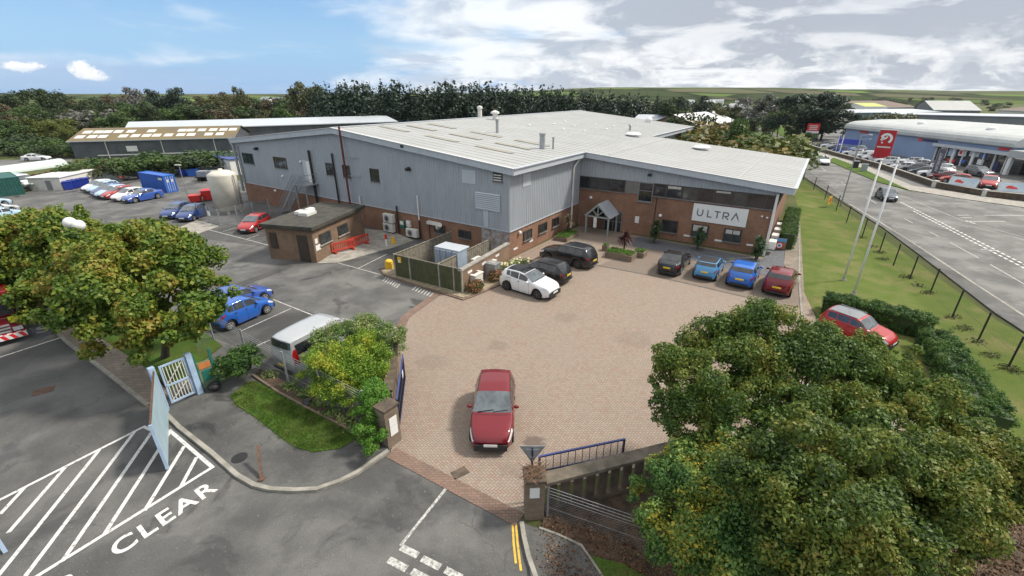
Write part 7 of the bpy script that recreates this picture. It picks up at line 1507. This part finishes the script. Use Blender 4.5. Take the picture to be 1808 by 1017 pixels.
gable('white roofed brick shed behind the orange shrubs', (1236, 223), (1298, 213), 14, 0, 2.6, 'hutbrick', 'white', 0, Y=120); gable('long steel blue shed far behind the showroom', (1500, 199), (1662, 197), 30, 0, .9, 'blueclad', 'clad2', 0, Y=232); gable('long dull grey green shed directly behind the showroom', (1575, 201), (1860, 207), 18, 0, .5, 'greyclad', 'clad2', 0, Y=190)
gable('pale gabled shed far right behind the blue shed', (1650, 194), (1732, 195), 40, 0, 4.2, 'greyclad', 'roof', 0, Y=250); gable('brown roofed shed far away behind the blue shed', (1540, 190), (1622, 189), 40, 0, 3.2, 'offwhite', 'brownroof', 0, Y=270); gable('brown roofed shed at the far right edge', (1762, 194), (1850, 198), 40, 0, 3.0, 'offwhite', 'brownroof', 0, Y=230); gable('low pale yellow roofed shed far away', (1528, 188), (1565, 188), 20, 0, 1.6, 'offwhite', 'limeroof', 0, Y=262)
gable('white house with blue trim beyond the trees', (1303, 197), (1324, 197), 9, 0, 1.6, 'white', 'galv', 0, 'house', Y=225); gable('pale house row beyond the trees', (1277, 189), (1302, 190), 9, 0, 1.6, 'white', 'roof', 0, 'house', Y=230)
for i, (px, py) in enumerate(((1392, 183), (1420, 186), (1250, 177), (1266, 175), (1310, 178), (1215, 176), (470, 171), (490, 172), (1372, 182))):
    p = at_y(px, py, 420 + i * 12); zb = hf(p.x, p.y); r = thing('house', 'tiny pale house far away on the fields', 'house', (p.x, p.y, min(zb, p.z - 4)), rn.uniform(-.5, .5), 'tiny houses on the far fields'); hh = max(5, p.z - min(zb, p.z - 4)); b = MB(); b.box(-6, 6, -3, 3, 0, hh - 2); b.build('wall', M['white'], r); b = MB(); b.add([(-6.3, -3.3, hh - 2), (6.3, -3.3, hh - 2), (6.3, 0, hh), (-6.3, 0, hh), (-6.3, 3.3, hh - 2), (6.3, 3.3, hh - 2)], [(0, 1, 2, 3), (3, 2, 5, 4)]); b.build('roof', M['galv'], r)
# ------------------------------------------------------------------ dealership showroom
SL, SR = G(1495, 226, 4.4), G(1792, 260, 4.4); SL.z = SR.z = 0; sdir = SR - SL; sL = sdir.length; sdir.normalize(); SN = V((sdir.y, -sdir.x, 0))
if SN.dot(V((0, 0, 0)) - SL) < 0: SN = -SN
sh = thing('car_showroom', 'pale blue car showroom with curved grey roof and glazed display front', 'building', SL, math.atan2(sdir.y, sdir.x)); sg_ = 1 if V((-sdir.y, sdir.x, 0)).dot(SN) < 0 else -1   # local +y*sg_ points into the building
def sw(px, py): h = plane_hit(px, py, SL, SN); return ((h - SL).dot(sdir), h.z)
M['showblue'] = mat('pale_blue_wall', (.21, .29, .44), .6, 0, .1, .3); M['roofgrey'] = mat('grey_barrel_roof', (.40, .42, .415), .55, 0, .12, .3, (.34, .36, .36))
def sbox(b, s0, s1, z0, z1, d0, d1): return b.box(s0, s1, -sg_ * d0, -sg_ * d1, z0, z1)
gs0 = sw(1652, 262)[0]; gs1 = sL - .4
b = MB(); sbox(b, 0, gs0, 0, 4.4, 0, -.3); sbox(b, gs0, gs1 + .4, 3.2, 4.4, 0, -.3); b.box(0, .3, sg_ * .3, sg_ * 26, 0, 4.4); b.box(sL - .3, sL, sg_ * .3, sg_ * 26, 3.2, 4.4); b.build('wall', M['showblue'], sh)
prof = [(-.5, 4.35), (-.45, 4.9), (-.1, 5.4), (.6, 5.8), (1.8, 6.1), (8, 6.5), (16, 6.6), (26, 6.2)]; b = MB(); N_ = 60; vs = []
for i in range(N_ + 1):
    for (y, z) in prof: vs.append((-.3 + (sL + .6) * i / N_, sg_ * y, z + (.05 if i % 2 else 0)))
k = len(prof); b.add(vs, [(i * k + j, i * k + j + 1, (i + 1) * k + j + 1, (i + 1) * k + j) for i in range(N_) for j in range(k - 1)]); b.add([vs[j] for j in range(k)] + [(-.3, sg_ * 26, 4.35)], [tuple(range(k + 1))]); b.add([vs[N_ * k + j] for j in range(k)] + [(sL + .3, sg_ * 26, 4.35)], [tuple(range(k, -1, -1))]); srf = b.build('roof', M['roofgrey'], sh)
b = MB(); sbox(b, -.3, sL + .3, 4.30, 4.42, .02, .52); b.build('gutter', M['greyframe'], sh)
for x in (16, 33, 43, 48, 54): b = MB(); b.lathe([(.9, 0), (.7, .35), (.2, .55)], n=12); b.build('roof_vent', M['white'], srf, loc=(x, sg_ * 6, 6.4))
b = MB(); sbox(b, gs0 + .2, gs1, .05, 3.0, -.25, -.32); b.build('showroom_glass', M['darkglass'], sh); b = MB(); sbox(b, gs0 - .3, gs1 + .6, 3.0, 3.55, .6, 0); b.build('canopy', M['clad2'], sh)
n = 7
for i in range(n + 1): x = gs0 + .2 + (gs1 - gs0 - .4) * i / n; b = MB(); sbox(b, x - (.24 if i in (2, 4) else .07), x + (.24 if i in (2, 4) else .07), 0, 3.0, .02, -.24); b.build('column', M['white'], sh)
g = random.Random(2); cols = ['white', 'teal', 'white', 'blue', 'offwhite', 'brightred', 'ltblue', 'white']
for i, (f, m, z0, z1, w_) in enumerate(((.07, 'offwhite', .9, 2.9, 1.6), (.2, 'ltblue', 1.5, 2.8, 1.7), (.35, 'white', 1.8, 2.9, 1.6), (.36, 'brightred', 2.1, 2.7, .6), (.40, 'blue', .6, 1.2, 1.2), (.5, 'clad2', 2.0, 2.9, 2.0), (.66, 'blue', 2.0, 2.8, 1.0), (.64, 'white', .8, 1.7, 1.2), (.22, 'red', .4, 1.0, 1.8), (.86, 'navy', .2, 1.8, .8))): x = gs0 + (gs1 - gs0) * f; b = MB(); sbox(b, x, x + w_, z0, z1, -.20 + .004 * i, -.24); b.build('window_poster', M[m], sh)
def signband(px0, px1, m, name, z0=3.75, z1=4.15): s0, s1 = sw(*px0)[0], sw(*px1)[0]; b = MB(); sbox(b, s0, s1, z0, z1, .12, .005); return b.build(name, M[m], sh), s0, s1
signband((1519, 231), (1534, 233), 'red', 'red_sign'); signband((1764, 262), (1784, 264), 'red', 'red_sign'); signband((1623, 245), (1629, 247), 'red', 'red_sign', 3.5, 4.1); signband((1631, 247), (1656, 250), 'navy', 'dark_sign', 3.6, 4.0)
# corner wing right of the glazed front, continuing out of frame
cw = thing('car_showroom_wing', 'dark open canopy wing at the right end of the showroom', 'building', SR, math.atan2(sdir.y, sdir.x)); b = MB(); b.box(.4, 16, -sg_ * 1.0, sg_ * 6, 2.9, 4.0); b.build('fascia', M['roofgrey'], cw); b = MB(); b.box(.5, 16, sg_ * 2, sg_ * 2.3, 0, 2.9); b.build('rear_glazing', M['darkglass'], cw)
for x in (.8, 6, 12): b = MB(); b.box(x - .3, x + .3, -sg_ * .8, -sg_ * .3, 0, 2.9); b.build('column', M['white'], cw)
# stone wall along the display lot
wp_ = [G(*Zd(*q)) for q in ((85, 525), (330, 600), (700, 700), (1100, 842), (1500, 918), (1830, 950))]; O_ = wp_[0]; dw = thing('stone_wall', 'low dark stone wall with pale coping along the dealership cars', 'wall', O_); b = MB(); c_ = MB()
for a, q in zip(wp_[:-1], wp_[1:]): b.beam(a - O_ + V((0, 0, .38)), q - O_ + V((0, 0, .38)), .35, .76); c_.beam(a - O_ + V((0, 0, .80)), q - O_ + V((0, 0, .80)), .45, .08)
b.build('wall', M['darkconc'], dw); c_.build('coping', M['conc'], dw)
for q in ((1105, 842), (1490, 915)): p = G(*Zd(*q)) - O_; b = MB(); b.box(p.x - .3, p.x + .2, p.y - .35, p.y + .3, 0, .98); b.build('pier', M['offwhite'], dw)
# picture boards in front of the display cars
for (c, a, lb, m) in (((1205, 815), (1425, 845), 'light blue picture board of a red car leaning on the stone wall', 'ltblue'), ((1600, 870), (1900, 890), 'blue picture board of a car at the right frame edge', 'ltblue')):
    p, q = G(*Zd(*c), .85), G(*Zd(*a), .85); d = q - p; L_ = d.length; r = thing('picture_board', lb, 'sign', (p.x, p.y, .0), math.atan2(d.y, d.x)); b = MB(); b.add([(0, 0, .82), (L_, 0, .82), (L_, .6, 1.9), (0, .6, 1.9), (0, .08, .78), (L_, .08, .78), (L_, .68, 1.86), (0, .68, 1.86)], [(0, 1, 2, 3), (7, 6, 5, 4), (0, 4, 5, 1), (1, 5, 6, 2), (2, 6, 7, 3), (3, 7, 4, 0)]); b.build('board', mat('poster_blue', (.36, .46, .54), .4, 0, .1, .5, (.52, .57, .60)), r)
    b = MB(); x0, x1 = L_ * .2, L_ * .5; P3 = lambda x, f: (x, .6 * f - .012, .82 + 1.08 * f + .008); b.add([P3(x0, .35), P3(x1, .3), P3(x1 * 1.02, .48), P3(x1 * .85, .55), P3(x1 * .7, .68), P3(x0 * 1.25, .66), P3(x0, .52)], [(0, 1, 2, 3, 4, 5, 6)]); b.build('printed_car', M['red'], r)
    for x in (.3, L_ - .3): b = MB(); b.beam((x, .9, 0), (x, .55, 1.6), .06, .06); b.build('leg', M['galv'], r)
# red banner pylon with the emblem
p = G(1552, 287); h = hgt(1580, 230, 1556, 287); bp_ = thing('banner_sign', 'tall red banner sign with white round emblem and cream underline', 'sign', p, math.atan2(sdir.y, sdir.x) + R(38)); BW = 2.7; b = MB(); b.box(-BW / 2, BW / 2, -.15, .15, .9, h); b.build('panel', M['signred'], bp_); b = MB(); b.box(-.5, .5, -.12, .12, 0, .9); b.build('foot', M['signred'], bp_)
b = MB(); b.box(-BW / 2, BW / 2, -.12, .12, h, h + .1); b.build('cap', M['white'], bp_)
def bstroke(pts, w_, m='white', name='emblem'):
    L2, R2 = ribbon([V((q[0], q[1], 0)) for q in pts], w_); b = MB(); n = len(L2); b.add([(q.x, -.16, q.y) for q in L2] + [(q.x, -.16, q.y) for q in R2], [(i, i + 1, n + i + 1, n + i) for i in range(n - 1)]); b.build(name, M[m], bp_)
hc = h - 1.6
bstroke([(-.75, hc - .35), (-.5, hc + .1)] + [(math.cos(R(a)) * .85, hc + math.sin(R(a)) * .85) for a in range(150, -60, -20)], .42); bstroke([(-.62, hc - .2), (-.1, hc + .1), (.15, hc + .45)], .3); bstroke([(-.62, hc - .75), (-.35, hc - .72)], .28); bstroke([(-1.1, hc - 1.55), (1.1, hc - 1.55)], .26, 'offwhite', 'underline')
# dark feather flag
p = G(1646, 316); h = hgt(1648, 262, 1646, 316); r = thing('feather_flag', 'dark grey feather flag with white vertical lettering among the display cars', 'flag', p, math.atan2(sdir.y, sdir.x) + R(30)); b = MB(); b.cyl((-.45, 0, 0), (-.45, 0, h), .03); b.build('pole', M['galv'], r); b = MB(); b.prism([(-.42, .015), (.48, .015), (.48, -.015), (-.42, -.015)], .9, h); b.build('flag', mat('flag_grey', (.09, .09, .13), .7), r)
t_ = lettering('lettering', 'VAUXHALL', M['white'], r, basis=((-.18, -.022, 1.2), (0, 0, h * .62), (.42, 0, 0), (0, -.004, 0)))
# red and white pylon and long blue sign
p = G(1430, 250); h = hgt(1437, 218, 1428, 250); r = thing('pylon_sign', 'red sign with white print above a white strip on a white post', 'sign', p, R(-28)); b = MB(); b.box(-.3, .3, -.15, .15, 0, h - 2.6); b.build('post', M['white'], r); b = MB(); b.box(-1.5, 1.5, -.2, .2, h - 2.0, h); b.build('red_panel', M['brightred'], r); b = MB(); b.box(-1.5, 1.5, -.2, .2, h - 2.6, h - 2.01); b.build('white_panel', M['white'], r); b = MB()
for i in range(3): b.box(-1.0, 1.0, -.215, -.2005, h - 1.65 + i * .45, h - 1.42 + i * .45)
b.build('print', M['offwhite'], r)
p, q = G(1478, 262), G(1517, 266); d = q - p; r = thing('banner_sign', 'long low royal blue sign band among the parked display cars', 'sign', p, math.atan2(d.y, d.x)); b = MB(); b.box(0, d.length, -.1, .1, 1.2, 2.4); b.build('panel', mat('royal_blue', (.04, .06, .42), .5), r)
for x in (.5, d.length - .5): b = MB(); b.box(x - .08, x + .08, -.05, .05, 0, 1.2); b.build('post', M['galv'], r)
for px, lb in (((1474, 272), 'dark blue narrow flag in the display row'), ((1480, 276), 'white narrow flag pole in the display row')): p = G(*px); r = thing('flag', lb, 'flag', p, .6); b = MB(); b.cyl((0, 0, 0), (0, 0, 4.2), .05); b.build('pole', M['white'], r); b = MB(); b.box(.06, .7 if 'dark' in lb else .25, -.02, .02, 1.2, 4.1); b.build('cloth', M['bluebin'] if 'dark' in lb else M['white'], r)
for px, lb in (((1509, 297), 'dark grey roadside cabinet on the verge, farther one'), ((1524, 303), 'green grey roadside cabinet on the verge, nearer one')): p = G(*px); r = thing('roadside_cabinet', lb, 'cabinet', p, R(-30)); b = MB(); b.box(-.45, .45, -.3, .3, 0, 1.25); b.build('body', M['black'] if 'dark' in lb else M['alu'], r, bevel=.02); b = MB(); b.box(-.5, .5, -.35, .35, 1.25, 1.32); b.build('lid', M['galv'], r)
# ------------------------------------------------------------------ the air: thin haze over the whole scene
hz = bpy.data.materials.new('haze_air'); hz.use_nodes = True; t = NT(hz.node_tree); t.n.clear(); o_ = t.add('ShaderNodeOutputMaterial'); vp = t.add('ShaderNodeVolumePrincipled')
vp.inputs['Color'].default_value = (.86, .92, 1.0, 1); vp.inputs['Density'].default_value = .00006; vp.inputs['Anisotropy'].default_value = .2; t.l.new(vp.outputs[0], o_.inputs['Volume'])
b = MB(); b.box(-2700, 2700, -400, 2700, -5.0, 90.0); tag(b.build('haze', hz), kind='stuff')
